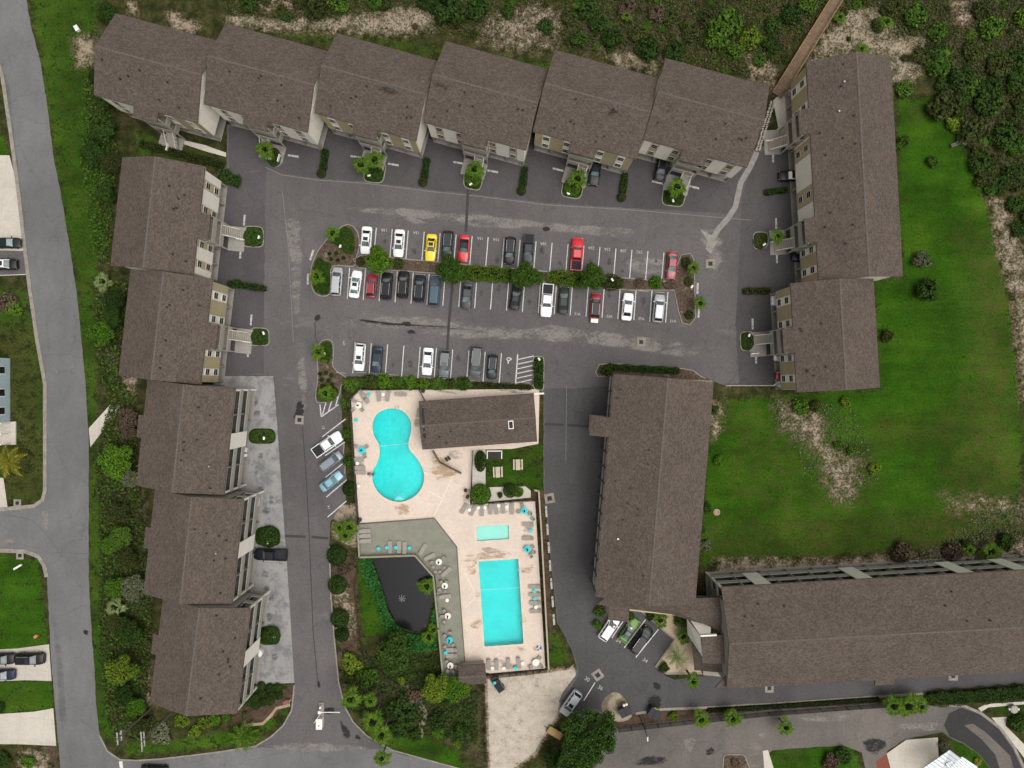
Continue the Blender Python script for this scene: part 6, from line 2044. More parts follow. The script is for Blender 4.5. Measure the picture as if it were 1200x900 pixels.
HEDGE_N = [0]
def hedge(pts, w, h, label, mat=F_MID, group=None, cat='hedge', name='hedge', dens=95, z=0.0):
    """a hedge along a survey line, w metres wide"""
    HEDGE_N[0] += 1
    rng = np.random.default_rng(500 + HEDGE_N[0])
    P = [W(*p, h * 0.8) for p in pts]
    o = sum(P, Vector()) / len(P)
    o.z = 0
    t = thing(name, label, cat, (o.x, o.y, z), 0, group)
    Cs, Ns = [], []
    for a, b in zip(P, P[1:]):
        d = (b - a)
        L = d.length
        ang = math.atan2(d.y, d.x)
        n = int(dens * (L + w * 0.6) * (w + h))
        x = rng.uniform(-0.3 * w, L + 0.3 * w, n)
        y = rng.uniform(-0.5, 0.5, n) * w
        top = rng.random(n) < w / (w + h)
        bulge = 0.12 * np.sin(x * 2.1 + HEDGE_N[0]) * w
        zc = np.where(top, h + rng.uniform(-0.2, 0.15, n), rng.uniform(0.08, h, n))
        y = np.where(top, y, np.sign(y) * (0.5 * w + rng.uniform(-0.1, 0.1, n)))
        y = y + np.sign(y) * bulge * 0.5
        endf = np.minimum(1, np.maximum(0.0, (np.minimum(x + 0.3 * w, L + 0.3 * w - x)) / (0.5 * w + 1e-6)))
        y = y * np.sqrt(np.clip(0.25 + 0.75 * endf, 0, 1))
        zc = zc * (0.78 + 0.22 * endf)
        C = np.stack([a.x - o.x + x * math.cos(ang) - y * math.sin(ang), a.y - o.y + x * math.sin(ang) + y * math.cos(ang), zc], 1)
        Nn = np.stack([np.where(top, 0, -np.sign(y) * math.sin(ang)), np.where(top, 0, np.sign(y) * math.cos(ang)), np.where(top, 1.0, 0.2)], 1) + rng.normal(size=(n, 3)) * 0.55
        Cs.append(C)
        Ns.append(Nn)
        m = (a + b) / 2 - o
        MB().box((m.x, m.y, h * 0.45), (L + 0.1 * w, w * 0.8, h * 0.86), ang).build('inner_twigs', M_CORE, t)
    C, N = np.concatenate(Cs), np.concatenate(Ns)
    link('foliage', leaves('foliage', C, N, rng.uniform(0.07, 0.135, len(C)), mat, rng), t)
    return t

# palms -----------------------------------------------------------
def fan_leaf(seed):
    """petiole with a fan of narrow folded blades, along +x"""
    rr = random.Random(seed)
    mb = MB()
    mb.tube((0, 0, 0), (0.54, 0, 0.06), 0.022, 0.012, 4)
    n = 11
    for k in range(n):
        a = math.radians(-82 + 164 * k / (n - 1)) + rr.uniform(-.05, .05)
        L = (0.70 - 0.26 * abs(a) / 1.4) * rr.uniform(0.8, 1.1)
        ca, sa = math.cos(a), math.sin(a)
        w = 0.052
        x0 = 0.52
        p1 = (x0 + ca * L * 0.55 - sa * w, sa * L * 0.55 + ca * w, 0.075)
        p2 = (x0 + ca * L * 0.55 + sa * w, sa * L * 0.55 - ca * w, 0.075)
        tip = (x0 + ca * L, sa * L, 0.06 - 0.16 * rr.random())
        mb.add([(x0, 0, 0.06), p2, tip, p1, (x0 + ca * L * 0.5, sa * L * 0.5, 0.045)], [(0, 1, 4), (1, 2, 4), (2, 3, 4), (3, 0, 4)])
    return mb
def feather_leaf(seed):
    """arching midrib with two rows of leaflets, along +x"""
    rr = random.Random(seed)
    mb = MB()
    n = 12
    P = [Vector((k / n, 0, 0.30 * math.sin(k / n * 2.2) - 0.32 * (k / n) ** 2)) for k in range(n + 1)]
    for a, b in zip(P, P[1:]):
        mb.tube(a, b, 0.014, 0.010, 3, cap=False)
    for k in range(1, n + 1):
        for s in (-1, 1):
            L = 0.24 * math.sin(math.pi * (0.15 + 0.8 * k / n)) + 0.03
            q = P[k]
            d = Vector((0.55, s * 0.83, -0.22)).normalized() * L
            w = Vector((0.035, 0, 0.0))
            mb.add([q - w, q + d * 0.5 + Vector((-.03, 0, .01)), q + d, q + w + d * 0.35], [(0, 1, 2), (0, 2, 3)])
    return mb
FR = {}
def frond_mesh(kind, i, mat):
    key = (kind, i, mat.name)
    if key not in FR:
        FR[key] = (fan_leaf if kind == 'fan' else feather_leaf)(i).mesh('frond', mat)
    return FR[key]
def palm(px, py, r, h, label, mat=F_PALM, kind='fan', n=17, group=None, lean=0.0, z=0.0, name='palm_tree', cat='palm'):
    R = 1.15 * r * S * (H - h) / H
    p = W(px, py, h)
    t = thing(name, label, cat, (p.x, p.y, z), random.uniform(0, 6.28), group)
    rr = random.Random(int(px * 7 + py))
    mb = MB()
    if h > 0.8:
        prev = Vector((rr.uniform(-.3, .3) * lean, rr.uniform(-.3, .3) * lean, 0))
        m = max(2, int(h / 0.8))
        b0 = prev.copy()
        for k in range(1, m + 1):
            u = k / m
            q = Vector((b0.x * (1 - u), b0.y * (1 - u), (h - 0.15) * u))
            mb.tube(prev, q, 0.19 - 0.05 * (u - 1 / m), 0.17 - 0.05 * u, 9)
            prev = q
        mb.build('trunk', M_PTRUNK, t)
    else:
        MB().lathe([(0.12 * R, 0), (0.16 * R, 0.1), (0.05 * R, max(0.2, h))], n=9).build('trunk', M_PTRUNK, t)
    ring = n
    if kind == 'fan':
        link('crown_heart', core([(0, 0, 0, 1, 1)], 1.0) if 'ch' not in FR else FR['ch'], t, (0, 0, max(h - 0.15, 0.1)), (0, 0, 0), (R * 0.34, R * 0.34, R * 0.16))
    for k in range(ring):
        az = k * 2.399963 + rr.uniform(-.15, .15)
        el = (math.radians(78) if k < 3 else math.radians(38 - 60 * (k / ring) + rr.uniform(-14, 14))) if kind == 'fan' else math.radians(50 - 62 * (k / ring) + rr.uniform(-5, 5))
        s = R / (1.15 if kind == 'fan' else 1.0) * ((0.42 + 0.68 * k / ring) * rr.uniform(0.88, 1.12) if kind == 'fan' else rr.uniform(0.88, 1.1))
        link('frond', frond_mesh(kind, k % 4, mat), t, (0, 0, max(h - 0.1, 0.1)), (rr.uniform(-.35, .35), -el, az), s)
    return t
# ------------------------------------------------------------------ planting plan
# clipped round bushes along the entry drive
for x, y, r, lab in [(394.5, 651, 12, 'largest clipped round bush by the drive, beside the palm cluster'), (395, 686, 11, 'clipped round bush by the drive, level with the dark pond'), (398, 725, 11, 'clipped round bush touching a smaller ball beside the drive'), (400.5, 744, 8.5, 'smallest clipped ball beside the drive kerb')]:
    shrub(x, y, r, lab, F_DARK, 'ball', h=1.6)
shrub(315, 629, 13, 'rounded dark bush in the drive island above the black pickup', F_DARK, 'ball', h=1.5)
shrub(317.5, 744.5, 11, 'rounded dark bush on the drive before the last west flats', F_DARK, 'ball', h=1.5)
shrub(308, 744, 6, 'small dark bush behind a rounded bush at the last west flats', F_DARK, 'ball', h=1.3)
# low clipped covers on the oval islands
def cover(px, py, rx, ry, label, mat=F_MID, h=0.45, rz=0.0, z=0.1):
    key = ('ball', 9, mat.name)
    me, cm = bush_tpl('ball', 9, mat)
    p = W(px, py)
    t = thing('low_hedge', label, 'hedge', (p.x, p.y, z), math.radians(rz))
    link('foliage', me, t, scale=(rx * S, ry * S, h))
    link('inner_twigs', cm, t, scale=(rx * S, ry * S, h))
cover(308, 511, 15.5, 8.5, 'oval low hedge on the concrete drive before the first balconied flats', F_DARK)
cover(297.5, 278, 12, 11.5, 'low clipped hedge at the stair foot of the northern west row flats', F_DARK)
cover(305, 395, 10.5, 10, 'low clipped hedge at the stair foot of the beige west row flats', F_DARK)
cover(875.5, 400, 7.5, 11, 'low clipped hedge at the stair foot of the short east flats', F_DARK)
cover(890, 283, 8, 9.5, 'low hedge at the stair foot of the long east flats, palm behind', F_OLIVE)
for (x, y, lab) in [(322, 185, 'second'), (439, 203, 'third'), (554.5, 208, 'fourth'), (671, 219, 'fifth'), (790, 229, 'sixth')]:
    cover(x, y, 10 if x > 330 else 8, 11, 'low clipped hedge on the stair island of the %s north flats' % lab, F_MID if x in (554.5, 671) else F_DARK, 0.55)
# narrow hedges between the carports of the north row
for x, y, lab in [(379, 190, 'second and third'), (498, 200, 'third and fourth'), (613.5, 210.5, 'fourth and fifth'), (731, 218, 'fifth and sixth')]:
    hedge([(x + 2, y - 14), (x - 1, y + 8)], 1.1, 0.9, 'narrow dark hedge between the carports of the %s north flats' % lab, F_DARK)
    shrub(x - 2.5, y + 13, 5.5, 'bright ball at the end of the narrow hedge between the %s north flats' % lab, F_OLIVE, 'ball', h=0.9)
hedge([(268, 332), (310, 338)], 1.0, 1.0, 'narrow hedge between the two northern west row flats', F_DARK)
shrub(278, 331, 6, 'dark round bush against the beige west flats at the narrow hedge', F_DARK, 'loose', h=1.4)
hedge([(873, 341), (902, 340.5)], 1.0, 0.9, 'narrow hedge between the long and the short east flats', F_OLIVE)
hedge([(898, 225), (922, 222)], 0.9, 0.9, 'narrow hedge under the long east flats north of the middle stair', F_DARK)
shrub(264, 207, 13, 'dense green bush at the corner of the northern west flats', F_DARK, 'loose', h=1.8)
shrub(276, 212, 9, 'round dark bush beside the asphalt at the northern west flats', F_DARK, 'loose', h=1.6)
hedge([(165, 168), (262, 193)], 1.2, 0.6, 'low ragged hedge on the bank before the first north flats', F_OLIVE)
# palms of the north row
for x, y, lab in [(310, 175, 'palm at the stair of the second north flats'), (423, 193, 'left palm of the pair at the stair of the third north flats'), (439, 187, 'right palm of the pair at the stair of the third north flats'), (556, 198, 'palm at the stair of the fourth north flats'), (677, 209, 'palm at the stair of the fifth north flats'), (794, 219, 'palm at the stair of the sixth north flats')]:
    palm(x, y, 12, 3.2, lab)
palm(912, 277, 9, 3.2, 'palm at the stair foot of the long east flats')
# central islands
palm(389.5, 273, 10, 3.6, 'palm at the north tip of the crescent island')
palm(371, 324, 10, 3.6, 'palm at the south side of the crescent island')
for k, (x, y) in enumerate([(386, 297), (394, 297), (388, 303.5), (396, 305), (402.5, 302)]):
    shrub(x, y, 2.4, 'tiny dark round plant in the crescent island mulch', F_DARK, 'ball', h=0.4, group='tiny plants in the crescent island mulch', z=0.13)
tree(443, 304, 17, 4.6, 'bright green tree overhanging the white sedan and the dark red hatchback', F_BRIGHT, 0)
tree(528.5, 315.5, 17, 4.4, 'dense round tree at the west end of the long parking hedge', F_MID, 1)
tree(536, 322, 10, 3.4, 'small round tree merged into the west end of the parking hedge', F_MID, 2)
hedge([(542, 319), (598, 322.5)], 2.6, 0.9, 'bright parking hedge between two round trees', F_HEDGE)
tree(614.5, 322, 17, 4.4, 'dense round tree in the middle of the parking hedge', F_MID, 3)
tree(628, 324, 10, 3.2, 'small round tree beside the middle parking tree', F_MID, 2)
hedge([(646, 325), (682, 328)], 2.7, 0.9, 'yellowish parking hedge west of the last round tree', F_HEDGE)
tree(694, 324, 16, 4.3, 'dense round tree near the east end of the parking hedge', F_MID, 1)
hedge([(706, 329.5), (726, 331.5)], 2.5, 0.9, 'short olive hedge at the east end of the parking hedge', F_OLIVE)
shrub(423, 307, 7, 'brown low shrub beside the bright green parking tree', F_OLIVE, 'loose', h=0.8)
shrub(467, 310, 9, 'olive shrub in the parking island between white sedan and tree', F_OLIVE, 'loose', h=0.9)
shrub(748, 332, 8, 'brown tufted shrub in the parking island', F_BROWN, 'loose', h=0.7)
shrub(785, 334, 9, 'brown dry shrub under the dark red sedan stall', F_BROWN, 'loose', h=0.7)
shrub(768, 329.5, 10, 'bright leafy plant in the parking island before the end stalls', F_BRIGHT, 'loose', h=1.5)
palm(813, 314, 8, 2.4, 'palm at the north end of the east parking island')
palm(821, 355.5, 9, 2.6, 'palm at the south end of the east parking island')
shrub(804, 306, 8, 'olive shrub at the north tip of the east parking island', F_OLIVE, 'loose', h=0.9)
shrub(806, 330, 7, 'olive shrub in the middle of the east parking island', F_OLIVE, 'loose', h=0.8)
shrub(808, 370, 7, 'olive shrub at the south tip of the east parking island', F_OLIVE, 'loose', h=0.8)
palm(372.5, 412.5, 10, 3.2, 'palm on the island at the head of the pool drive')
shrub(380, 424, 5, 'yellow green tuft below the palm of the drive island', F_YEL, 'loose', h=0.7)
for k, (x, y) in enumerate([(375, 438), (382, 437), (388, 440), (377, 445), (385, 446), (378, 452), (389, 451)]):
    shrub(x, y, 2.6, 'tiny round plant in the mulch of the drive island', F_DARK, 'ball', h=0.45, group='tiny plants in the drive island mulch', z=0.13)
palm(381, 461, 10, 2.4, 'low palm in the grass at the hatched corner of the angled stalls', F_PALM)
cover(384, 462, 12, 9, 'green mound beside the hatched corner of the angled stalls', F_MID, 0.6)
hedge([(631, 423), (631, 451)], 1.6, 0.7, 'short hedge beside the hatched wheelchair bay', F_DARK)
hedge([(712, 430), (795, 434.5)], 1.1, 0.9, 'dark hedge at the north end of the walkway flats', F_DARK)
shrub(711, 433.5, 9.5, 'dark round bush at the corner of the walkway flats hedge', F_DARK, 'loose', h=1.8)
# pool hedge
for k, (x, y, r, m) in enumerate([(411, 452, 11, F_MID), (432, 446, 10, F_OLIVE), (450, 447, 10, F_BRIGHT), (466, 447, 8, F_MID), (481, 447.5, 10, F_BRIGHT), (497, 449, 8, F_YEL), (512, 450, 9.5, F_MID), (529, 450, 7, F_OLIVE), (544, 450.5, 9, F_DARK)]):
    w = {'leaf_mid': 'mid green', 'leaf_olive': 'olive', 'leaf_bright': 'bright green', 'leaf_yellow_green': 'yellow green', 'leaf_dark': 'dark green'}[m.name]
    shrub(x, y, r * 1.2, ['mid green corner bush of the hedge at the pool terrace', 'olive bush in the pool hedge beside its corner bush', 'bright green bush in the pool hedge above the lone lounger', 'mid green bush between two bright ones in the pool hedge', 'bright green bush in the pool hedge above the round pool', 'yellow green bush in the pool hedge', 'mid green bush in the pool hedge beside a yellow green one', 'small olive bush near the east end of the pool hedge', 'dark bush at the east end of the pool hedge'][k], m, 'loose', h=1.6)
hedge([(416, 449), (550, 451)], 1.5, 0.9, 'continuous low hedge at the feet of the pool hedge bushes', F_MID)
hedge([(556, 450), (622, 454)], 0.9, 0.5, 'low thin hedge behind the pool house', F_OLIVE)
for x, y, r, lab in [(404, 473, 8.5, 'bush on the pool fence above the white pickup'), (406.5, 508, 8, 'bush on the pool fence between white pickup and blue grey minivan'), (408, 541, 8.5, 'bush on the pool fence beside the blue grey minivan'), (409.5, 573, 8.5, 'dark round bush on the pool fence beside the light blue wagon')]:
    shrub(x, y, r, lab, F_MID if y < 560 else F_DARK, 'loose' if y < 560 else 'ball', h=1.7)
palm(398, 619, 9, 1.8, 'low palm, western one of the cluster beside the timber deck', F_PALM)
palm(409, 618, 11, 2.2, 'low palm, biggest of the cluster beside the timber deck', F_PALM)
palm(404, 628, 9, 1.6, 'low palm, southern one of the cluster beside the timber deck', F_PALM)
shrub(402, 668, 9, 'dry brown shrub between two clipped bushes by the drive', F_BROWN, 'loose', h=0.9)
# garden of the pool house
shrub(563, 579.5, 12.5, 'bright clipped ball beside the row of loungers', F_BRIGHT, 'ball', h=2.0, i=1)
shrub(563, 540.5, 7, 'dark oval clipped bush beside the pool house walk', F_DARK, 'ball', h=1.5, sy=1.8, rz=0)
shrub(598, 575, 8.5, 'dark round bush at the south edge of the picnic lawn', F_DARK, 'ball', h=1.5)
shrub(608, 576.5, 9, 'loose green bush beside a dark one at the picnic lawn', F_MID, 'loose', h=1.5)
shrub(586, 580, 5, 'small brownish bush on the garden walk', F_OLIVE, 'loose', h=0.9)
# pond garden
def ground_leaves(name, label, polys, n, mat, size, zr=(0.1, 0.7), seed=1, cat='plants', avoid=()):
    rng = np.random.default_rng(seed)
    rr = random.Random(seed)
    C = []
    for poly, share in polys:
        xs = [p[0] for p in poly]; ys = [p[1] for p in poly]
        m = int(n * share)
        k = 0
        while k < m:
            x, y = rr.uniform(min(xs), max(xs)), rr.uniform(min(ys), max(ys))
            if inside(poly, x, y) and not any(inside(a, x, y) for a in avoid):
                q = W(x, y)
                C.append((q.x, q.y, rr.uniform(*zr)))
                k += 1
    C = np.array(C)
    N = rng.normal(size=C.shape) * 0.45 + np.array([0, 0, 1.0])
    o = link(name, leaves(name, C, N, rng.uniform(*size, len(C)), mat, rng, 0.75))
    return props(o, label, cat, kind='stuff')
POND_RIM = [([(422, 652), (440, 652), (448, 680), (454, 712), (464, 732), (480, 742), (500, 742), (512, 700), (514, 740), (512, 760), (470, 765), (452, 740), (440, 700), (428, 680)], 1.0)]
ground_leaves('pond_plants', 'broad leaved bright green water plants around the dark pond', POND_RIM, 4600, foliage('leaf_pond', (0.010, 0.050, 0.010), (0.022, 0.100, 0.018), (0.06, 0.17, 0.035)), (0.12, 0.28), (0.1, 0.8), 3, avoid=[PONDP])
ground_leaves('pond_edge_leaves', 'dark leaves along the shaded pond bank under the deck rail', [([(496, 660), (510, 675), (514, 735), (504, 742), (506, 700)], 0.6), ([(465, 735), (510, 738), (516, 790), (490, 790), (470, 770)], 0.4)], 1500, F_DARK, (0.12, 0.25), (0.1, 0.6), 4, avoid=[PONDP])
palm(500, 687, 11, 1.6, 'bright low palm at the pond bank under the deck rail', F_PALM)
palm(502, 747, 10, 1.6, 'low palm between the pond and the deck corner', F_PALM)
palm(508, 738, 8, 1.4, 'small palm against the deck rail south of the pond', F_PALM)
tree(463, 766, 24, 4.2, 'large dark rounded tree south of the pond', F_DARK, 0)
shrub(411, 778, 15, 'yellow green shrub mass beside the drive below the clipped balls', F_YEL, 'loose', h=1.6)
shrub(408, 795, 12, 'olive shrub mass by the drive kerb', F_OLIVE, 'loose', h=1.4)
shrub(428, 796, 17, 'mid green shrub mass above the palms by the drive', F_MID, 'loose', h=1.8)
tree(509, 807, 18, 3.6, 'light yellow green tree beside the deck kiosk', F_YEL, 2)
tree(535, 808, 17, 3.2, 'light green tree under the kiosk eave', F_BRIGHT, 3)
shrub(473, 832, 22, 'dark brown green shrub mass in the southern garden', F_DARK, 'loose', h=2.2, i=1)
shrub(482, 818, 14, 'dark brown shrub beside the garden path bend', F_BROWN, 'loose', h=1.6)
shrub(466, 855, 15, 'dark green shrub low in the southern garden', F_DARK, 'loose', h=1.8)
shrub(486, 862, 10, 'dark shrub next to the garden path foot', F_DARK, 'loose', h=1.5)
shrub(512, 845, 12, 'dark round bush east of the garden path', F_DARK, 'loose', h=2.0)
shrub(514, 860, 10, 'bright green bush below the dark round bush of the garden path', F_BRIGHT, 'loose', h=1.2)
shrub(541, 858, 12.5, 'dark round bush beside the dirt lot fence', F_DARK, 'loose', h=2.0)
shrub(536, 872, 7, 'bright low bush below the dark bush at the dirt lot fence', F_BRIGHT, 'loose', h=1.0)
shrub(470, 797, 6, 'yellow green tuft beside the garden path', F_YEL, 'loose', h=0.8)
for x, y, r, h, lab in [(410.5, 820, 13, 6.0, 'tall palm leaning over the drive kerb'), (434, 822, 9, 5.6, 'slim tall palm in the southern garden with bare trunk'), (436, 847, 14, 6.4, 'tall palm in the middle of the southern garden group'), (447, 862, 14, 6.0, 'tall palm of the southern group above the street corner'), (447, 889, 11, 6.2, 'tall palm whose crown hangs over the street')]:
    palm(x, y, r, h, lab, F_PALM, n=19)
# southern west corner
palm(286, 861, 15, 0.7, 'big star shaped sago palm on the street corner lawn', F_PALMP if False else F_PALM, 'feather', 22, name='sago_palm')
for k, (x, y) in enumerate([(290, 812), (297, 807), (306, 804), (316, 806), (325, 806), (291, 822), (299, 818), (307, 813), (318, 815), (326, 815), (300, 827), (308, 823), (316, 822)]):
    shrub(x, y, 5.2, 'small clipped dark ball in the planting bed at the drive mouth', F_DARK, 'ball', h=0.8, group='clipped balls in the bed at the drive mouth')
for x, y, r, m, lab in [(212, 846, 11, F_YEL, 'yellow green bush under the gable of the last west flats'), (228, 858, 9, F_YEL, 'low yellow bush nearest the street, south of the last west flats'), (238, 848, 10, F_YEL, 'yellow green bush in the middle of the south bed'), (252, 843, 9, F_BRIGHT, 'bright bush at the east end of the south bed'), (265, 840, 6, F_BRIGHT, 'small bright plant below the roof corner of the last west flats'), (286, 838, 4, F_BRIGHT, 'tiny bright plant in the mulch of the south bed')]:
    shrub(x, y, r, lab, m, 'loose', h=1.2)
shrub(188, 860, 16, 'grey green sprawling shrub behind the utility poles', F_GREY, 'loose', h=1.2)
# west verge
for x, y, r, h, m, i, lab in [(115, 390, 17, 3.6, F_BRIGHT, 0, 'bright leafy tree on the verge by the beige west flats'), (134, 352, 13, 3.2, F_DARK, 1, 'dark tree behind the northern west flats'), (130, 372, 12, 2.8, F_DARK, 2, 'dark shrubby tree beside the bright verge tree'), (135, 541, 21, 4.2, F_BRIGHT, 1, 'large bright green tree on the verge below the concrete ramp'), (152, 560, 12, 3.0, F_GREY, 3, 'grey green tree squeezed behind the first balconied flats'),
                          (138, 600, 14, 2.8, F_OLIVE, 2, 'olive tree on the verge behind the balconied flats'), (140, 630, 14, 3.0, F_MID, 0, 'mid green tree on the verge behind the middle balconied flats'), (128, 640, 11, 2.6, F_BRIGHT, 3, 'small bright tree at the road side of the verge'), (150, 655, 12, 3.0, F_OLIVE, 1, 'olive brown tree behind the middle balconied flats'), (135, 688, 14, 3.2, F_BRIGHT, 2, 'bright tree on the verge above the fan palm'), (155, 690, 16, 3.4, F_GREY, 0, 'grey leaved tree behind the last west flats'), (150, 740, 16, 3.2, F_DARK, 1, 'dark tree behind the last west flats'), (135, 730, 12, 2.6, F_OLIVE, 3, 'olive tree between road and dark tree'),
                          (140, 785, 19, 4.4, F_YEL, 2, 'light yellow green tree beside the road, above the utility poles'), (158, 830, 12, 3.0, F_BRIGHT, 0, 'bright tree at the base of the utility pole'), (145, 815, 12, 2.8, F_DARK, 1, 'dark tree between the road and the utility poles'), (165, 850, 11, 2.4, F_OLIVE, 3, 'olive tree below the gable of the last west flats'),
                          (120, 110, 15, 3.4, F_DARK, 0, 'dark tree at the west end wall of the first north flats'), (118, 150, 16, 3.4, F_DARK, 1, 'dark tree in the verge thicket below the first north flats'), (108, 180, 15, 3.0, F_DARK, 2, 'dark tree in the verge thicket beside the northern west flats'), (130, 190, 14, 3.0, F_OLIVE, 3, 'olive tree at the north corner of the northern west flats'), (122, 225, 13, 3.0, F_DARK, 0, 'dark tree along the back wall of the northern west flats'), (100, 150, 11, 2.4, F_MID, 3, 'mid green tree on the open verge beside the thicket'), (112, 88, 9, 2.4, F_DARK, 2, 'small dark tree by the bare sand at the first north flats'), (148, 490, 13, 2.8, F_BROWN, 1, 'brown twiggy tree at the head of the concrete ramp'), (125, 15, 12, 2.6, F_DARK, 1, 'dark tree north of the first north flats'), (150, 505, 11, 2.5, F_BROWN, 2, 'brown twiggy tree behind the first balconied flats')]:
    tree(x, y, r, h, lab, m, i)
palm(134, 712, 12, 1.8, 'pale fan palm on the verge behind the west flats', F_PALMP)
palm(120, 330, 11, 1.6, 'pale fan palm beside the road verge at the northern west flats', F_PALMP)
palm(12, 541, 17, 3.4, 'golden yellow palm in the corner garden across the road', F_GOLD, 'feather', 16)
shrub(8, 353, 15, 'red brown shrub in the front garden across the road', F_BROWN, 'loose', h=1.2)
shrub(16, 362, 12, 'bright shrub beside a red brown one across the road', F_BRIGHT, 'loose', h=1.2)
shrub(34, 893, 10, 'bright shrub on the sandy bed at the bottom driveway', F_BRIGHT, 'loose', h=1.2)
shrub(4, 890, 11, 'dark shrub at the bottom driveway across the road', F_DARK, 'loose', h=1.3)
shrub(-2, 830, 9, 'dark shrub between the two pale driveways', F_DARK, 'loose', h=1.3)
# east lawn
for x, y, r, h, m, kind, lab in [(1081, 304, 13, 2.0, F_GREY, 'loose', 'pale shrub on the open east lawn'), (1087, 339, 16, 2.8, F_DARK, 'loose', 'dark spreading shrub on the open east lawn'), (1040, 394, 9.5, 1.6, F_OLIVE, 'loose', 'small olive shrub against the short east flats'), (1058, 165, 9, 1.6, F_MID, 'loose', 'leafy shrub against the back of the long east flats'), (1052, 172, 7, 1.4, F_MID, 'loose', 'lower shrub against the back of the long east flats'),
                                (1092, 188, 9, 1.4, F_MID, 'loose', 'small tree fallen over on the upper lawn'), (1130, 163, 9, 1.4, F_GREY, 'loose', 'pale bush beside a grey stump at the lawn edge'), (842, 540, 9, 1.4, F_BRIGHT, 'loose', 'bright small bush beside the walkway flats'), (836, 480, 8, 1.3, F_DARK, 'loose', 'dark bush at the north corner of the lower lawn'), (829, 595, 7, 1.2, F_MID, 'loose', 'low bush beside a round stone at the walkway flats'), (826, 640, 9, 1.4, F_GREY, 'loose', 'grey bush at the south corner of the lower lawn'), (1025, 549, 9, 1.3, F_YEL, 'loose', 'yellow green bush in the middle of the lower lawn'), (1000, 528, 10, 1.3, F_MID, 'loose', 'green bush at the edge of the sandy lawn scar'), (985, 522, 8, 1.2, F_MID, 'loose', 'low green bush in the sandy lawn scar'), (940, 478, 13, 1.4, F_MID, 'loose', 'green bush below the gable of the short east flats'), (955, 476, 10, 1.3, F_OLIVE, 'loose', 'olive bush beside the gable of the short east flats'), (990, 470, 8, 1.2, F_YEL, 'loose', 'bright bush at the gable corner of the short east flats'),
                                (1057, 650, 16, 2.2, F_BROWN, 'loose', 'dark brown bare bush above the balconies, west one of two'), (1118, 645, 14, 2.0, F_BROWN, 'loose', 'dark brown bare bush above the balconies, east one of two'), (1135, 638, 8, 1.6, F_DARK, 'loose', 'dark green bush beside the bare brown bush'), (1180, 633, 13, 1.8, F_DARK, 'loose', 'dark green bush at the lawn edge beside a bright palm')]:
    shrub(x, y, r, lab, m, kind, h=h)
palm(1137, 645, 8, 1.5, 'bright small palm beside the bare brown bush', F_PALM)
palm(1163, 647, 12, 1.8, 'bright palm above the long balconied flats', F_PALM)
# lobby bed
for x, y, r, lab, m in [(703, 717, 9, 'dark bush at the lobby corner of the walkway flats', F_MID), (700, 732, 8, 'bright leafy bush at the lane corner of the lobby', F_BRIGHT), (740, 722, 6, 'leafy bush behind the moss green car', F_MID), (778, 783, 8, 'dark spiky round plant at the tip of the lobby bed', F_DARK), (800, 725, 12, 'mid green shrub under the lobby roof', F_MID), (762, 722, 7, 'dark shrub at the head of the lobby stalls', F_DARK)]:
    shrub(x, y, r, lab, m, 'loose', h=1.3, z=0.1)
palm(774, 727, 10, 1.8, 'palm in the lobby bed beside the black van', F_PALM, z=0.1)
palm(801, 746, 10, 1.8, 'palm at the foot of the white slanting wall', F_PALM, z=0.1)
palm(793, 769, 12, 2.2, 'open crowned palm in the middle of the lobby bed', F_PALMP, 'feather', 12, z=0.1)
palm(813, 799, 10, 4.6, 'tall palm leaning over the lane from the lobby bed', F_PALM)
# south side
tree(694, 863, 38, 8.5, 'very large dark green tree beside the dirt lot and dumpsters', F_OAK, 0, kind='bigtree')
tree(679, 892, 31, 7.0, 'large dark tree merging with the very large one, away from the dumpsters', F_OAK, 3, kind='bigtree')
tree(650, 893, 15, 4.0, 'lower bushy tree at the dirt lot edge', F_DARK, 2)
for x, y, r, h, lab, m in [(822, 844, 11, 3.0, 'yellow green palm over the south fence, west one', F_PALM), (859, 843, 12, 3.0, 'green palm over the south fence beside the yellow green one', F_PALM), (922, 853, 11, 3.2, 'lone palm leaning over the south lane', F_PALM), (1048, 828, 14, 3.0, 'palm at the west side of the dense palm clump on the south fence', F_PALM), (1065, 828, 15, 3.0, 'palm in the middle of the dense clump on the south fence', F_PALM), (1080, 828, 11, 2.6, 'palm at the east side of the dense clump on the south fence', F_PALM)]:
    palm(x, y, r, h, lab, m, n=18)
shrub(790, 840, 7, 'low yellow bush on the south fence beside the dumpster', F_YEL, 'loose', h=1.0)
hedge([(1090, 820), (1140, 817), (1215, 811)], 2.4, 1.2, 'dark continuous hedge along the east end of the service lane', F_DARK)
hedge([(830, 833), (900, 829), (1030, 820)], 0.9, 0.6, 'thin patchy hedge between service lane and south fence', F_OLIVE, dens=14)
shrub(974, 894, 13, 'grey brown twiggy bush on the south lawn', F_BROWN, 'loose', h=1.6)
shrub(990, 888, 13, 'dark green bush beside a twiggy one on the south lawn', F_DARK, 'loose', h=1.6)
shrub(1196, 848, 16, 'dark bush at the edge of the curved south lane', F_DARK, 'loose', h=1.8)
shrub(1106, 874, 7, 'grey planting at the corner of the pale south driveway', F_GREY, 'loose', h=0.8)
shrub(862, 895, 8, 'dark low planting in the kerbed south island', F_BROWN, 'loose', h=0.7)
shrub(1146, 893, 7, 'flowering low shrub beside the metal roofed house', F_GOLD, 'loose', h=0.7)

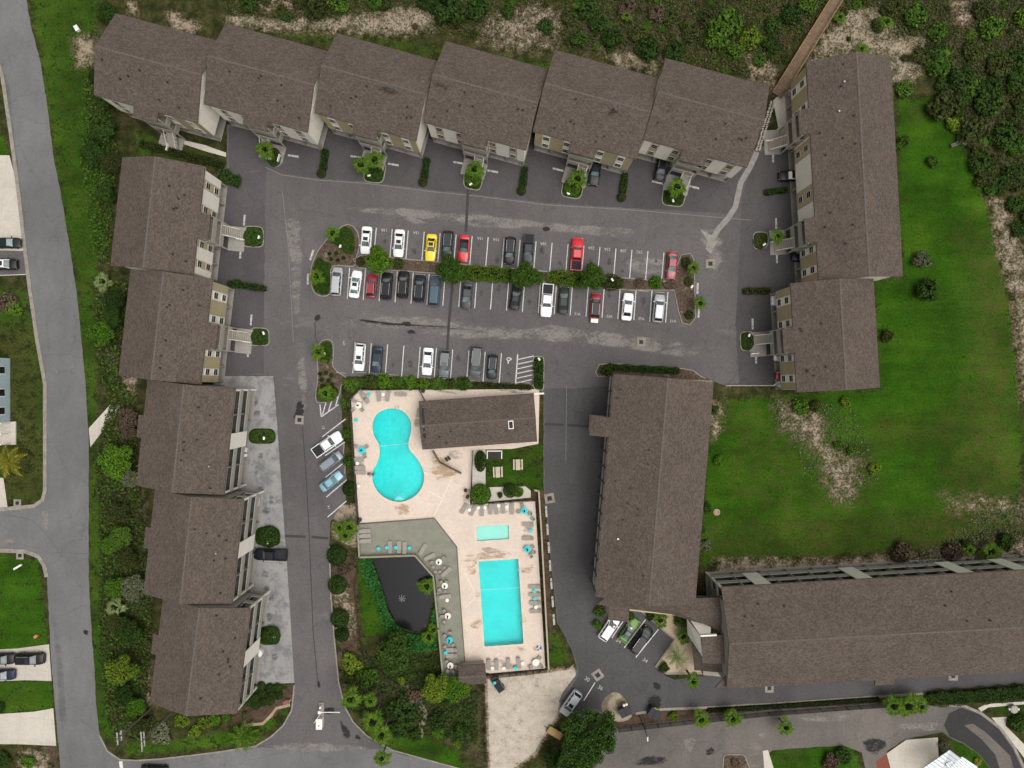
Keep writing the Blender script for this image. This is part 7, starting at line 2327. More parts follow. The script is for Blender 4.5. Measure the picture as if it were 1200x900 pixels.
# dune scrub: shrubs one can pick out, and the low cover between them
DUNE = [[(255, -12), (985, -12), (900, 95), (800, 75), (640, 52), (520, 40), (400, 34), (270, 26)], [(1000, -12), (1215, -12), (1215, 220), (1165, 225), (1130, 160), (1105, 95), (1048, 62), (1000, 60), (960, 55)]]
rr = random.Random(11)
def hits_sand(x, y, lim=0.8):
    return any(a >= lim and inside(p, x, y) for p, s, a in SAND)
cnt = 0
big = [(525, 8, 24, F_DARK), (560, 6, 18, F_DARK), (500, 0, 16, F_DARK), (595, 12, 12, F_DARK), (690, 10, 18, F_DARK), (700, 28, 14, F_DARK), (715, 45, 16, F_DARK), (640, 30, 12, F_DARK), (745, 40, 14, F_OLIVE), (760, 55, 18, F_DARK), (790, 60, 16, F_DARK), (370, 8, 18, F_OLIVE), (395, 3, 16, F_MID), (350, 2, 12, F_OLIVE), (440, 2, 14, F_MID), (330, 12, 9, F_OLIVE), (450, 4, 12, F_OLIVE),
       (855, 25, 24, F_MID), (880, 42, 16, F_YEL), (840, 45, 17, F_MID), (865, 60, 13, F_MID), (830, 20, 14, F_OLIVE), (905, 30, 14, F_DARK), (930, 18, 16, F_DARK), (950, 5, 14, F_MID), (905, 52, 13, F_DARK), (890, 70, 10, F_MID), (785, 20, 13, F_OLIVE), (810, 40, 14, F_OLIVE), (770, 15, 13, F_BROWN), (735, 10, 14, F_BROWN), (665, 20, 12, F_OLIVE), (675, 45, 13, F_DARK), (290, 5, 12, F_DARK), (310, -2, 10, F_OLIVE),
       (1110, 120, 24, F_OLIVE), (1140, 150, 24, F_OLIVE), (1125, 95, 20, F_DARK), (1160, 120, 22, F_DARK), (1150, 190, 18, F_DARK), (1180, 160, 20, F_DARK), (1100, 75, 16, F_MID), (1080, 65, 14, F_OLIVE), (1140, 60, 16, F_OLIVE), (1170, 80, 18, F_OLIVE), (1190, 100, 16, F_DARK), (1075, 20, 18, F_MID), (1100, 35, 14, F_MID), (1050, 10, 16, F_OLIVE), (1030, 30, 12, F_OLIVE), (1165, 30, 18, F_MID), (1150, 10, 14, F_OLIVE), (1185, 205, 18, F_DARK), (1195, 140, 14, F_OLIVE), (1120, 145, 14, F_YEL), (1060, 105, 14, F_MID), (1170, 215, 14, F_DARK), (1190, 240, 14, F_DARK), (1195, 60, 14, F_OLIVE), (1195, 270, 12, F_DARK), (1200, 20, 16, F_MID)]
r3 = random.Random(5)
TH = [(1088, 62), (1215, 62), (1215, 285), (1180, 240), (1150, 205), (1112, 140)]
while len(big) < 98:
    x, y = r3.uniform(1085, 1212), r3.uniform(62, 280)
    if inside(TH, x, y):
        big.append((x, y, r3.uniform(9, 17), r3.choice([F_DARK, F_DARK, F_OLIVE, F_MID])))
def place(x, y):
    if x > 985:
        return 'at the sandy end of the long east flats' if (x < 1085 and y > 40) else ('in the thicket beside the sandy lawn margin' if y > 190 else 'deep in the thicket beyond the lawn' if x > 1150 and y > 110 else 'in the thicket at the lawn edge' if y > 110 else ('in the open scrub beside the sand' if x < 1110 else 'in the wild scrub beyond the sand'))
    if x > 890:
        return 'beside the boardwalk'
    k = max(0, min(5, int((x - 255) / 125) + 1))
    return ('beyond the sand behind the %s north flats' if y < 20 else 'close behind the %s north flats') % ['first', 'second', 'third', 'fourth', 'fifth', 'sixth'][k]
NAMES = {'leaf_dark': 'dark green', 'leaf_mid': 'mid green', 'leaf_olive': 'olive', 'leaf_bright': 'bright green', 'leaf_yellow_green': 'yellow green', 'leaf_brown': 'brown'}
for x, y, r, m in big:
    where = place(x, y)
    shrub(x, y, r, 'big %s scrub bush %s' % (NAMES[m.name], where), m, 'loose', h=r * S * 0.75, group='big %s scrub %s' % (NAMES[m.name], where), name='scrub_bush')
for k in range(400):
    poly = DUNE[0] if rr.random() < 0.62 else DUNE[1]
    xs = [p[0] for p in poly]; ys = [p[1] for p in poly]
    x, y = rr.uniform(min(xs), max(xs)), rr.uniform(min(ys), max(ys))
    if not inside(poly, x, y) or (hits_sand(x, y, 0.5) and rr.random() < 0.8):
        continue
    if cnt > 150:
        break
    cnt += 1
    m = rr.choice([F_DARK, F_OLIVE, F_OLIVE, F_MID, F_BROWN])
    where = place(x, y)
    shrub(x, y, rr.uniform(4, 8.5), 'small %s scrub tuft %s' % (NAMES[m.name], where), m, 'loose', h=rr.uniform(0.5, 0.9), group='small %s scrub %s' % (NAMES[m.name], where), name='scrub_tuft', i=rr.randrange(4))
for x, y, r, wh in [(680, 3, 8, 'beyond the sand behind the fifth north flats'), (985, 20, 8, 'beside the boardwalk rail'), (1105, 65, 10, 'in the wild scrub beyond the sand'), (1040, 25, 9, 'in the sand north of the long east flats'), (1010, 57, 8, 'touching the gable of the long east flats'), (735, 18, 7, 'among brown scrub behind the fifth north flats')]:
    palm(x, y, r, 1.2, 'small bright palm ' + wh, F_PALM)
ground_leaves('dune_scrub_cover', 'low olive and brown scrub covering the dunes', [(DUNE[0], 0.55), (DUNE[1], 0.45)], 13000, F_OLIVE, (0.10, 0.26), (0.05, 0.35), 21, 'scrub', [p for p, s, a in SAND if a > 0.5])
ground_leaves('dune_scrub_cover', 'low dark leaves between the dune bushes', [(DUNE[0], 0.5), (DUNE[1], 0.5)], 9000, F_DARK, (0.10, 0.24), (0.05, 0.4), 22, 'scrub', [p for p, s, a in SAND if a > 0.5])
ground_leaves('dune_dead_brush', 'brown dead brush scattered through the dune scrub', [(DUNE[0], 0.6), (DUNE[1], 0.4)], 9000, F_BROWN, (0.10, 0.24), (0.05, 0.3), 28, 'scrub', [p for p, s, a in SAND if a > 0.8])
SP = [(p, max(0.02, abs(area2(p)) / 60000)) for p, s, a in SAND[:9]]
ground_leaves('sand_tufts', 'tiny grey green tufts dotted over the bare sand', [SAND[0][:1] + (0.3,), SAND[1][:1] + (0.2,), SAND[5][:1] + (0.35,), SAND[8][:1] + (0.25,)], 2600, F_GREY, (0.07, 0.2), (0.03, 0.2), 23, 'plants')
VERGE = [(115, 330), (150, 330), (140, 440), (160, 470), (165, 560), (170, 620), (180, 700), (172, 830), (190, 850), (160, 868), (128, 850), (118, 760), (118, 600), (112, 540), (130, 470), (112, 420)]
ground_leaves('verge_undergrowth', 'dark undergrowth beneath the verge trees along the west flats', [(VERGE, 0.75), ([(100, 90), (125, 100), (140, 180), (128, 310), (112, 300), (95, 190)], 0.25)], 9000, F_MID, (0.12, 0.28), (0.05, 0.7), 24, 'plants')
ground_leaves('verge_brush', 'olive brush filling the gaps between the verge trees', [(VERGE, 1.0)], 7000, F_OLIVE, (0.12, 0.26), (0.05, 0.8), 29, 'plants')
ground_leaves('verge_dead_leaves', 'brown twigs and dead leaves in the west verge', [(VERGE, 1.0)], 3500, F_BROWN, (0.10, 0.22), (0.05, 0.4), 25, 'plants')
ground_leaves('garden_undergrowth', 'mixed low plants in the southern garden', [([(400, 760), (440, 770), (520, 800), (560, 810), (560, 870), (500, 862), (440, 850), (408, 830)], 1.0)], 3800, F_DARK, (0.12, 0.28), (0.05, 0.5), 26, 'plants')
ground_leaves('lawn_weeds', 'scattered weeds on the sandy scar of the east lawn', [([(905, 470), (1000, 475), (1030, 560), (990, 590), (945, 560)], 0.5), ([(1150, 600), (1210, 590), (1210, 655), (1060, 660)], 0.5)], 2200, F_GREY, (0.08, 0.22), (0.03, 0.3), 27, 'plants')
# ------------------------------------------------------------------ pool furniture
M_SLING = plain('lounger_sling', (0.30, 0.275, 0.24), 0.1, 2, 0.8)
M_LFRAME = plain('lounger_frame', (0.36, 0.33, 0.29), 0.1, 3, 0.5)
M_TURQ = plain('turquoise_plastic', (0.0, 0.55, 0.60), 0.06, 2, 0.5)
M_TWHITE = plain('table_white', (0.80, 0.76, 0.68), 0.05, 2, 0.6)
M_UMB = plain('umbrella_canvas', (0.02, 0.05, 0.045), 0.2, 3, 0.8)
FM = {}
def fmesh(key, fn, mat):
    k = (key, mat.name)
    if k not in FM:
        FM[k] = fn().mesh(key, mat)
    return FM[k]
def slats():
    mb = MB()
    mb.slab([(-0.95, -0.30, 0.34), (0.30, -0.30, 0.34), (0.30, 0.30, 0.34), (-0.95, 0.30, 0.34)], 0.03)
    return mb
def backr():
    return MB().slab([(0.0, -0.30, 0.0), (0.72, -0.30, 0.30), (0.72, 0.30, 0.30), (0.0, 0.30, 0.0)], 0.03)
def lframe():
    mb = MB()
    for s in (-0.33, 0.33):
        mb.box((0, s, 0.33), (1.95, 0.05, 0.06))
    for x in (-0.96, 0.96):
        mb.box((x, 0, 0.33), (0.05, 0.62, 0.05))
    return mb
def lounger(px, py, head, label, group, z=0.06):
    p = W(px, py, z)
    t = thing('sun_lounger', label, 'lounger', (p.x, p.y, z), math.radians(head), group)
    link('frame', fmesh('frame', lframe, M_LFRAME), t)
    link('seat', fmesh('seat', slats, M_SLING), t)
    link('backrest', fmesh('backrest', backr, M_SLING), t, (0.30, 0, 0.35))
    for sx in (-0.8, 0.75):
        for sy in (-0.33, 0.33):
            link('leg', fmesh('leg', lambda: MB().box((0, 0, 0.15), (0.05, 0.05, 0.3)), M_LFRAME), t, (sx, sy, 0))
    return t
def chair(px, py, head, label, group, z=0.06, mat=None):
    m = mat or M_SLING
    p = W(px, py, z)
    t = thing('patio_chair', label, 'chair', (p.x, p.y, z), math.radians(head), group)
    link('seat', fmesh('chair_seat', lambda: MB().box((0, 0, 0.42), (0.52, 0.52, 0.04)), m), t)
    link('backrest', fmesh('chair_back', lambda: MB().slab([(-0.26, -0.26, 0.45), (-0.26, 0.26, 0.45), (-0.36, 0.26, 0.9), (-0.36, -0.26, 0.9)], 0.03), m), t)
    for sy in (-0.28, 0.28):
        link('armrest', fmesh('armrest', lambda: MB().box((0, 0, 0.62), (0.5, 0.05, 0.04)), m), t, (0, sy, 0))
        for sx in (-0.23, 0.23):
            link('leg', fmesh('chair_leg', lambda: MB().box((0, 0, 0.21), (0.04, 0.04, 0.42)), m), t, (sx, sy * 0.85, 0))
    return t
def round_table(px, py, r, label, mat, z=0.06, umbrella=None, group=None):
    p = W(px, py, z + 0.7)
    t = thing('patio_table', label, 'table', (p.x, p.y, z), 0, group)
    link('tabletop', fmesh('tabletop', lambda: MB().lathe([(0.94, -0.03), (1.0, -0.015), (1.0, 0.02), (0.95, 0.03)], n=20), mat), t, (0, 0, 0.72), (0, 0, 0), (r, r, 1))
    for k in range(4):
        a = k * math.pi / 2 + 0.6
        link('leg', fmesh('table_leg', lambda: MB().tube((0.1, 0, 0.7), (0.36, 0, 0.0), 0.02, n=6), M_LFRAME), t, (0, 0, 0), (0, 0, a))
    if umbrella:
        u = thing('closed_umbrella', umbrella, 'umbrella', (p.x, p.y, z), random.uniform(0, 6))
        MB().tube((0, 0, 0.0), (0, 0, 2.5), 0.022, n=8).build('pole', M_LFRAME, u)
        MB().lathe([(0.05, 0.95), (0.15, 1.05), (0.12, 1.6), (0.07, 2.2), (0.02, 2.48)], n=10).build('canopy', M_UMB, u)
    return t
def side_table(px, py, label, mat, group=None, z=0.06):
    p = W(px, py, z + 0.4)
    t = thing('side_table', label, 'table', (p.x, p.y, z), 0, group)
    link('tabletop', fmesh('side_top', lambda: MB().lathe([(0.30, -0.02), (0.32, 0.0), (0.32, 0.02), (0.28, 0.03)], n=16), mat), t, (0, 0, 0.42))
    link('leg', fmesh('side_leg', lambda: MB().lathe([(0.17, 0), (0.15, 0.02), (0.05, 0.06), (0.05, 0.40)], n=10), mat), t)
    return t
DZ = 0.335
# terrace loungers and tables round the figure eight pool
for x, y, a in [(420.5, 538.5, 180), (422, 548, 178), (422.5, 553.5, 178)]:
    lounger(x, y, a, 'grey lounger along the fence west of the figure eight pool', 'loungers west of the figure eight pool')
for x, y, a in [(425, 463, 120), (428.5, 467, 122)]:
    lounger(x, y, a, 'grey lounger askew at the pool terrace corner', 'askew loungers at the terrace corner')
lounger(444, 464, 95, 'grey lounger standing beside the white side table north of the round pool', 'loungers north of the figure eight pool')
lounger(455, 464, 80, 'grey lounger standing beside the white side table north of the round pool', 'loungers north of the figure eight pool')
lounger(470, 462, 178, 'grey lounger lying along the pool hedge', None)
side_table(432, 462.5, 'turquoise side table at the terrace corner', M_TURQ)
side_table(449, 462.2, 'white side table north of the round pool', M_TWHITE)
side_table(417.3, 492.5, 'turquoise side table alone by the west fence', M_TURQ)
side_table(418.8, 543, 'white side table between loungers west of the figure eight pool', M_TWHITE)
side_table(420.3, 569.5, 'white side table alone at the west fence', M_TWHITE)
round_table(420, 475, 0.58, 'white round table at the terrace corner', M_TWHITE, umbrella='dark closed umbrella through the white table at the terrace corner')
for a, b in ((415, 469), (414.5, 480), (425, 480)):
    chair(a, b, math.degrees(math.atan2(b - 475, 420 - a)), 'grey chair at the white table of the terrace corner', 'chairs at the terrace corner table')
round_table(424, 527.5, 0.62, 'turquoise round table west of the figure eight pool', M_TURQ, umbrella='closed umbrella through the turquoise table west of the pool')
for a, b in ((418, 523), (430, 523), (428, 534)):
    chair(a, b, math.degrees(math.atan2(b - 527.5, 424 - a)), 'grey chair at the turquoise table west of the pool', 'chairs at the west turquoise table')
# row north of the wading pool
for x, y, a in [(544, 595.5, 60), (554.5, 598, 62), (565, 598, 88), (575, 596, 86), (581, 596, 104), (589.5, 595, 96), (600, 596, 90)]:
    lounger(x, y, a, 'grey lounger in the row north of the wading pool', 'loungers north of the wading pool')
for x, y in [(550, 597.5), (560.5, 595), (568.2, 594.6), (584.4, 592.5), (594, 594)]:
    side_table(x, y, 'white side table in the lounger row north of the wading pool', M_TWHITE, 'white side tables north of the wading pool')
round_table(614.5, 598.5, 0.58, 'turquoise round table northeast of the wading pool', M_TURQ, umbrella='closed umbrella through the turquoise table northeast of the wading pool')
M_TCHAIR = plain('chair_green', (0.16, 0.30, 0.26), 0.1, 2, 0.7)
for a, b in ((612, 591.5), (608, 599), (621, 601), (624, 607)):
    chair(a, b, math.degrees(math.atan2(b - 598.5, 614.5 - a)), 'pale green chair at the turquoise table by the wading pool', 'pale green chairs by the wading pool', mat=M_TCHAIR)
for y in (614, 630.5):
    lounger(618.5, y, 0, 'grey lounger east of the wading pool, turquoise side table between', 'loungers east of the wading pool')
side_table(622, 622, 'turquoise side table between the loungers east of the wading pool', M_TURQ)
round_table(618, 643.5, 0.6, 'turquoise round table between the two rectangular pools', M_TURQ, umbrella='closed umbrella through the turquoise table between the rectangular pools')
for a, b in ((624, 640), (622, 650), (625, 646)):
    chair(a, b, math.degrees(math.atan2(b - 643.5, 618 - a)), 'grey chair at the turquoise table between the rectangular pools', 'chairs between the rectangular pools')
# east of the long pool
for y in (687, 696, 706, 715.5):
    lounger(626 + (y - 687) * 0.06, y, 2, 'grey lounger in the stack of four east of the long pool', 'loungers east of the long pool')
for y, m in ((692.5, M_TURQ), (701.5, M_TURQ)):
    side_table(626.5, y, 'turquoise side table between loungers east of the long pool', m, 'turquoise tables east of the long pool')
side_table(628, 711.5, 'white side table between loungers east of the long pool', M_TWHITE)
p = W(631.5, 759)
hb = thing('swim_ring', 'blue and white swim ring on the terrace east of the long pool', 'swim ring', (p.x, p.y, 0.07))
bm = bmesh.new()
vs = []
for i in range(20):
    for j in range(8):
        a, b = 2 * math.pi * i / 20, 2 * math.pi * j / 8
        vs.append(bm.verts.new(((0.34 + 0.13 * math.cos(b)) * math.cos(a), (0.34 + 0.13 * math.cos(b)) * math.sin(a), 0.13 + 0.13 * math.sin(b))))
for i in range(20):
    for j in range(8):
        f = bm.faces.new([vs[i * 8 + j], vs[((i + 1) % 20) * 8 + j], vs[((i + 1) % 20) * 8 + (j + 1) % 8], vs[i * 8 + (j + 1) % 8]])
        f.material_index = (i // 3) % 2
me = bpy.data.meshes.new('ring')
bm.to_mesh(me); bm.free()
me.materials.append(plain('ring_blue', (0.02, 0.12, 0.40), 0.1, 2, 0.4)); me.materials.append(plain('ring_white', (0.7, 0.7, 0.7), 0.1, 2, 0.4))
link('ring', me, hb)
round_table(628, 776.5, 0.62, 'white round table at the southeast terrace corner', M_TWHITE)
for a, b in ((632, 770), (633.5, 779), (622, 780)):
    chair(a, b, math.degrees(math.atan2(b - 776.5, 628 - a)), 'grey chair at the white table of the southeast corner', 'chairs at the southeast corner table')
for x, y, a in [(573, 778, 92), (582, 778, 90), (595.5, 777, 88), (608, 776, 96)]:
    lounger(x, y, a, 'grey lounger in the row south of the long pool', 'loungers south of the long pool')
side_table(577, 783, 'white side table in the south row nearest the kiosk', M_TWHITE)
side_table(590.5, 783.2, 'white side table in the south row beside the turquoise one', M_TWHITE)
side_table(604, 783, 'turquoise side table in the row south of the long pool', M_TURQ)
side_table(612.5, 777.5, 'white side table at the east end of the south row', M_TWHITE)
# timber deck
for x, y, a in [(428, 622, 183), (428.5, 627.5, 182), (428.5, 633.5, 183)]:
    lounger(x, y, a, 'grey lounger in the trio at the west end of the timber deck', 'loungers at the west end of the deck', DZ)
for x, y, a in [(457.5, 640.5, -88), (468, 640.5, -90), (474.5, 641.5, -92)]:
    lounger(x, y, a, 'grey lounger against the pond rail of the timber deck', 'loungers along the pond rail', DZ)
for x, y in [(443.5, 643), (453.3, 641.7), (464, 641.7), (479.8, 642.2)]:
    side_table(x, y, 'turquoise side table along the pond rail of the deck', M_TURQ, 'turquoise tables along the pond rail', DZ)
lounger(496, 643, -122, 'grey lounger at the bend of the timber deck', None, DZ)
lounger(504, 652, 205, 'grey lounger beside the white table at the deck bend', None, DZ)
lounger(523.5, 669.5, 222, 'grey lounger south of the white table at the deck bend', None, DZ)
def table_set(x, y, mat, label, ulabel, clabel, group, chairs):
    round_table(x, y, 0.55, label, mat, DZ, umbrella=ulabel)
    for a, b in chairs:
        chair(a, b, math.degrees(math.atan2(b - y, x - a)), clabel, group, DZ)
table_set(514.3, 658.5, M_TWHITE, 'white round table at the bend of the timber deck', 'closed umbrella at the white table of the deck bend', 'grey chair near the white table of the deck bend', 'chairs at the deck bend', [(520.5, 653), (521.5, 664.5), (506.5, 658.5), (508, 664), (511, 669.5), (516, 669.5)])
table_set(521.3, 686.5, M_TWHITE, 'white round table on the narrow deck, level with the pond palm', 'closed umbrella at the white table level with the pond palm', 'grey chair at the table level with the pond palm', 'chairs level with the pond palm', [(517.5, 681.5), (523.5, 681), (515.5, 690.5), (522.5, 692.5)])
lounger(522, 698.5, 184, 'grey lounger lying across the narrow deck', None, DZ)
side_table(524, 703.5, 'white side table below the lounger across the narrow deck', M_TWHITE, None, DZ)
table_set(524.8, 721.8, M_TWHITE, 'white round table on the narrow deck between lounger and turquoise table', 'closed umbrella at the middle white table of the narrow deck', 'grey chair at the middle white table of the narrow deck', 'chairs at the middle of the narrow deck', [(521, 715), (518.5, 721.5), (521, 728)])
table_set(526.8, 750, M_TURQ, 'turquoise round table on the narrow deck', 'closed umbrella at the turquoise table of the narrow deck', 'grey chair at the turquoise table of the narrow deck', 'chairs at the turquoise deck table', [(521.5, 744), (528, 740.5), (522, 757), (531.5, 755)])
for y in (761, 767.5):
    lounger(529.5, y, 3, 'grey lounger in the pair near the deck kiosk', 'pair of loungers near the kiosk', DZ)
side_table(522.3, 765, 'turquoise side table beside the pair of loungers near the kiosk', M_TURQ, None, DZ)
table_set(527.8, 780, M_TWHITE, 'white round table beside the deck kiosk', 'closed umbrella at the white table beside the kiosk', 'grey chair at the table beside the kiosk', 'chairs beside the kiosk', [(524, 774), (534.5, 779.5), (531.5, 786), (525, 785)])
# bins, ball, picnic tables, box bed
def bin_(px, py, label, mat, r=0.3, h=0.9, z=0.06):
    p = W(px, py)
    t = thing('litter_bin', label, 'bin', (p.x, p.y, z))
    MB().lathe([(r * 0.85, 0), (r, 0.1), (r, h * 0.9), (r * 0.9, h)], n=14).build('bin_body', mat, t)
    MB().lathe([(r * 1.05, 0), (r * 1.05, 0.05), (r * 0.6, 0.14)], (0, 0, h), 14).build('lid', M_TRIMB, t)
MBLU = plain('bin_blue', (0.03, 0.09, 0.30), 0.1, 2, 0.5); MTEAL = plain('bin_teal', (0.06, 0.14, 0.17), 0.1, 2, 0.5)
bin_(546, 574, 'lilac blue litter bin at the garden fence, upper one', plain('bin_lilac', (0.16, 0.17, 0.50), 0.1, 2, 0.5))
bin_(548.3, 581.5, 'dark blue litter bin beside the bright clipped ball', MBLU)
bin_(422.5, 608.5, 'teal litter bin where deck and terrace meet', MTEAL, 0.34)
bin_(496.5, 458.3, 'blue litter bin at the screen north of the pool house', MTEAL, 0.3)
def bench_set(px, py, rz, label):
    p = W(px, py)
    t = thing('picnic_table', label, 'picnic table', (p.x, p.y, 0), math.radians(rz))
    M = plain('picnic_timber', (0.52, 0.45, 0.33), 0.1, 2, 0.8)
    for k in range(4):
        MB().box((0, (k - 1.5) * 0.2, 0.75), (1.85, 0.185, 0.05)).build('table_plank', M, t)
    for s in (-0.72, 0.72):
        MB().box((0, s, 0.45), (1.85, 0.25, 0.05)).build('bench', M, t)
        MB().box((s * 0.95, 0, 0.42), (0.07, 1.5, 0.08)).build('cross_beam', M, t)
        for q in (-1, 1):
            MB().tube((s * 0.95, q * 0.6, 0.0), (s * 0.95, q * 0.25, 0.72), 0.04, n=6).build('leg', M, t)
bench_set(583.5, 552.7, 92, 'pale timber picnic table on the lawn, beside the walk')
bench_set(607, 544, 91, 'pale timber picnic table on the lawn, beside the lane')
p = W(579.5, 532.5)
t = thing('raised_bed', 'white framed raised bed at the pool house lawn', 'planter', (p.x, p.y, 0))
for c, s in (((0, 0.62, 0.2), (2.7, 0.16, 0.4)), ((-1.27, -0.1, 0.2), (0.16, 1.28, 0.4)), ((1.27, -0.1, 0.2), (0.16, 1.28, 0.4))):
    MB().box(c, s).build('frame_board', M_TRIM, t)
MB().box((0, -0.1, 0.1), (2.37, 1.25, 0.2)).build('soil', plain('soil_dark', (0.04, 0.034, 0.03), 0.3, 3, 1.0), t)
p = W(525, 537.5)
t = thing('pump_box', 'small black box behind the timber screen at the pool house', 'box', (p.x, p.y, 0.06), 0.6)
for s in (-0.25, 0.25):
    MB().box((s, 0, 0.3), (0.36, 0.7, 0.6)).build('cabinet', M_TRIMB, t)
p = W(433, 555)
t = thing('pool_lift', 'small dark pool lift at the edge of the figure eight pool', 'pool lift', (p.x, p.y, 0.06), 0)
MB().box((0, 0, 0.3), (0.5, 0.4, 0.6)).build('base', M_DARKW, t)
MB().tube((0, 0, 0.6), (0.6, 0, 1.2), 0.05).build('arm', M_STEEL, t)
MB().box((0.75, 0, 0.75), (0.45, 0.45, 0.08)).build('seat', M_DARKW, t)

# ------------------------------------------------------------------ fences
def fence(pts, label, h=1.4, mat=None, post=2.2, picket=0.14, cap=None, name='fence', railw=0.05, solid=False):
    P = [W(*p) for p in pts]
    o = P[0]
    mat = mat or plain('fence_dark', (0.06, 0.052, 0.045), 0.2, 2, 0.8)
    t = thing(name, label, 'fence', (o.x, o.y, 0))
    pk = MB()
    for a, b in zip(P, P[1:]):
        d = b - a
        L = d.length
        an = math.atan2(d.y, d.x)
        m = (a + b) / 2 - o
        n = max(1, round(L / post))
        for k in range(n + (1 if b is P[-1] else 0)):
            q = a.lerp(b, k / n) - o
            MB().box((0, 0, h / 2 + 0.03), (0.1, 0.1, h + 0.06)).build('post', mat, t, (q.x, q.y, 0), (0, 0, an))
        for z in (0.25, h - 0.1):
            MB().box((0, 0, 0), (L, railw, 0.08)).build('rail', mat, t, (m.x, m.y, z), (0, 0, an))
        k = 0
        x = 0.1
        while x < L:
            q = a.lerp(b, x / L) - o
            pk.box((q.x, q.y, h / 2), (picket * 0.55 if not solid else picket * 1.02, 0.03, h - 0.08), an)
            x += picket
        if cap:
            MB().box((0, 0, 0), (L + 0.05, cap, 0.06)).build('cap_rail', mat, t, (m.x, m.y, h + 0.06), (0, 0, an))
    props(pk.build('pickets', mat, t), kind='stuff')
    return t
M_FB = plain('fence_beige', (0.40, 0.35, 0.26), 0.12, 1.5, 0.85)
fence([(420.5, 612), (411.5, 468), (421.5, 457.5), (492, 456.5)], 'dark picket fence along the west and north of the pool terrace', 1.5)
fence([(492, 457), (499, 470)], 'short dark screen fence north of the pool house', 1.6)
fence([(554.5, 528), (551.5, 588)], 'thin dark fence between pool terrace and garden walk', 1.4)
fence([(552, 590), (590, 588), (626.5, 586)], 'thin dark fence behind the lounger row of the wading pool', 1.3)
fence([(626, 573), (631, 574), (634, 620), (642.5, 780)], 'beige timber fence with flat cap along the service lane', 1.5, M_FB, cap=0.26, solid=True)
fence([(571, 791), (610, 787.5), (640, 784)], 'dark timber fence between the pool terrace and the dirt lot', 1.5)
fence([(568, 803), (569.5, 850), (571, 893)], 'dark wire fence along the west of the dirt lot', 1.3)
fence([(420, 655), (416, 690), (422, 752), (436, 776), (455, 794), (478, 808)], 'low dark timber edging fence round the pond garden', 0.5, plain('edging_timber', (0.05, 0.04, 0.03), 0.2, 2, 0.9))
fence([(724, 853), (800, 844.5), (900, 834), (1050, 823)], 'dark picket fence along the south lane', 1.6)
fence([(850, 452), (905, 452), (912, 447)], 'white rail fence at the lower corner of the parking lot', 0.8, M_TRIM, picket=0.6)
fence([(600, 462.5), (637, 461)], 'white low wall fence between pool house and lane', 0.7, M_TRIM, picket=0.3, cap=0.3)
band('garden_path', [(470, 802), (482, 812), (492, 822), (498, 836), (494, 850), (492, 864)], 1.0, 0.0, 0.03, plain('path_earth', (0.20, 0.155, 0.115), 0.2, 1, 0.95, world_space=True), None, kind='structure')
band('bed_edging', [(286, 850), (308, 848), (318, 838), (324, 830), (340, 826)], 0.5, 0.0, 0.04, plain('edging_sand', (0.33, 0.25, 0.16), 0.2, 1, 0.95, world_space=True), None, kind='structure')
# stone edging west of the beach path
rr = random.Random(8)
root = thing('stone_edging', 'row of pale rough stones beside the east end of the north row', 'stones', W(896, 145))
o = root.location
MST = plain('stone_pale', (0.46, 0.42, 0.36), 0.2, 3, 0.95)
for k in range(26):
    u = k / 25
    x, y = 905.5 - 17.5 * u, 119 + 57 * u
    for s in (-1, 1):
        q = W(x + s * 1.7 + rr.uniform(-.4, .4), y + rr.uniform(-.5, .5))
        bm = bmesh.new()
        bmesh.ops.create_icosphere(bm, subdivisions=1, radius=0.2)
        for v in bm.verts:
            v.co = Vector((v.co.x * rr.uniform(.8, 1.35), v.co.y * rr.uniform(.8, 1.3), v.co.z * 0.8 + 0.1))
        me = bpy.data.meshes.new('stone')
        bm.to_mesh(me); bm.free()
        me.materials.append(MST)
        link('stone', me, root, (q.x - o.x, q.y - o.y, 0))

# ------------------------------------------------------------------ poles, gate, small things
M_POLE = plain('utility_pole_wood', (0.16, 0.135, 0.11), 0.2, 3, 0.95)
def utility_pole(px, py, h, label, arms, box_):
    p = W(px, py)
    t = thing('utility_pole', label, 'utility pole', (p.x, p.y, 0))
    MB().tube((0, 0, 0), (0, 0, h), 0.17, 0.11, 10).build('pole', M_POLE, t)
    for z, L in arms:
        a = MB().box((0, 0, 0), (0.14, L, 0.14)).build('crossarm', plain('crossarm_grey', (0.42, 0.40, 0.37), 0.1, 2), t, (0, 0, z), (0, 0, math.radians(4)))
        for k in range(4):
            MB().lathe([(0.06, 0), (0.09, 0.05), (0.05, 0.12), (0.08, 0.16), (0.03, 0.22)], n=8).build('insulator', plain('insulator_pale', (0.5, 0.5, 0.48), 0.1), a, (0, (k - 1.5) * L / 3.3, 0.07))
    if box_:
        MB().lathe([(0.22, 0), (0.25, 0.05), (0.25, 0.85), (0.15, 0.95)], (-0.35, 0, h - 2.6), 12).build('transformer', M_GREY, t)
    return t
utility_pole(175.5, 831.5, 10.0, 'wooden utility pole with a transformer beside the road', [(9.8, 2.0), (8.7, 1.6)], True)
utility_pole(200, 836, 9.5, 'wooden utility pole with a wide crossarm below the last west flats', [(9.4, 3.2), (8.6, 2.4)], False)
p = W(749, 838)
t = thing('lamp_post', 'thin dark lamp post standing at the south fence', 'lamp post', (p.x, p.y, 0))
MB().tube((0, 0, 0), (0, 0, 7.5), 0.09, 0.06, 8).build('pole', M_TRIMB, t)
MB().box((0.0, -0.3, 7.5), (0.22, 0.75, 0.12)).build('lamp_head', M_VENTM, t)
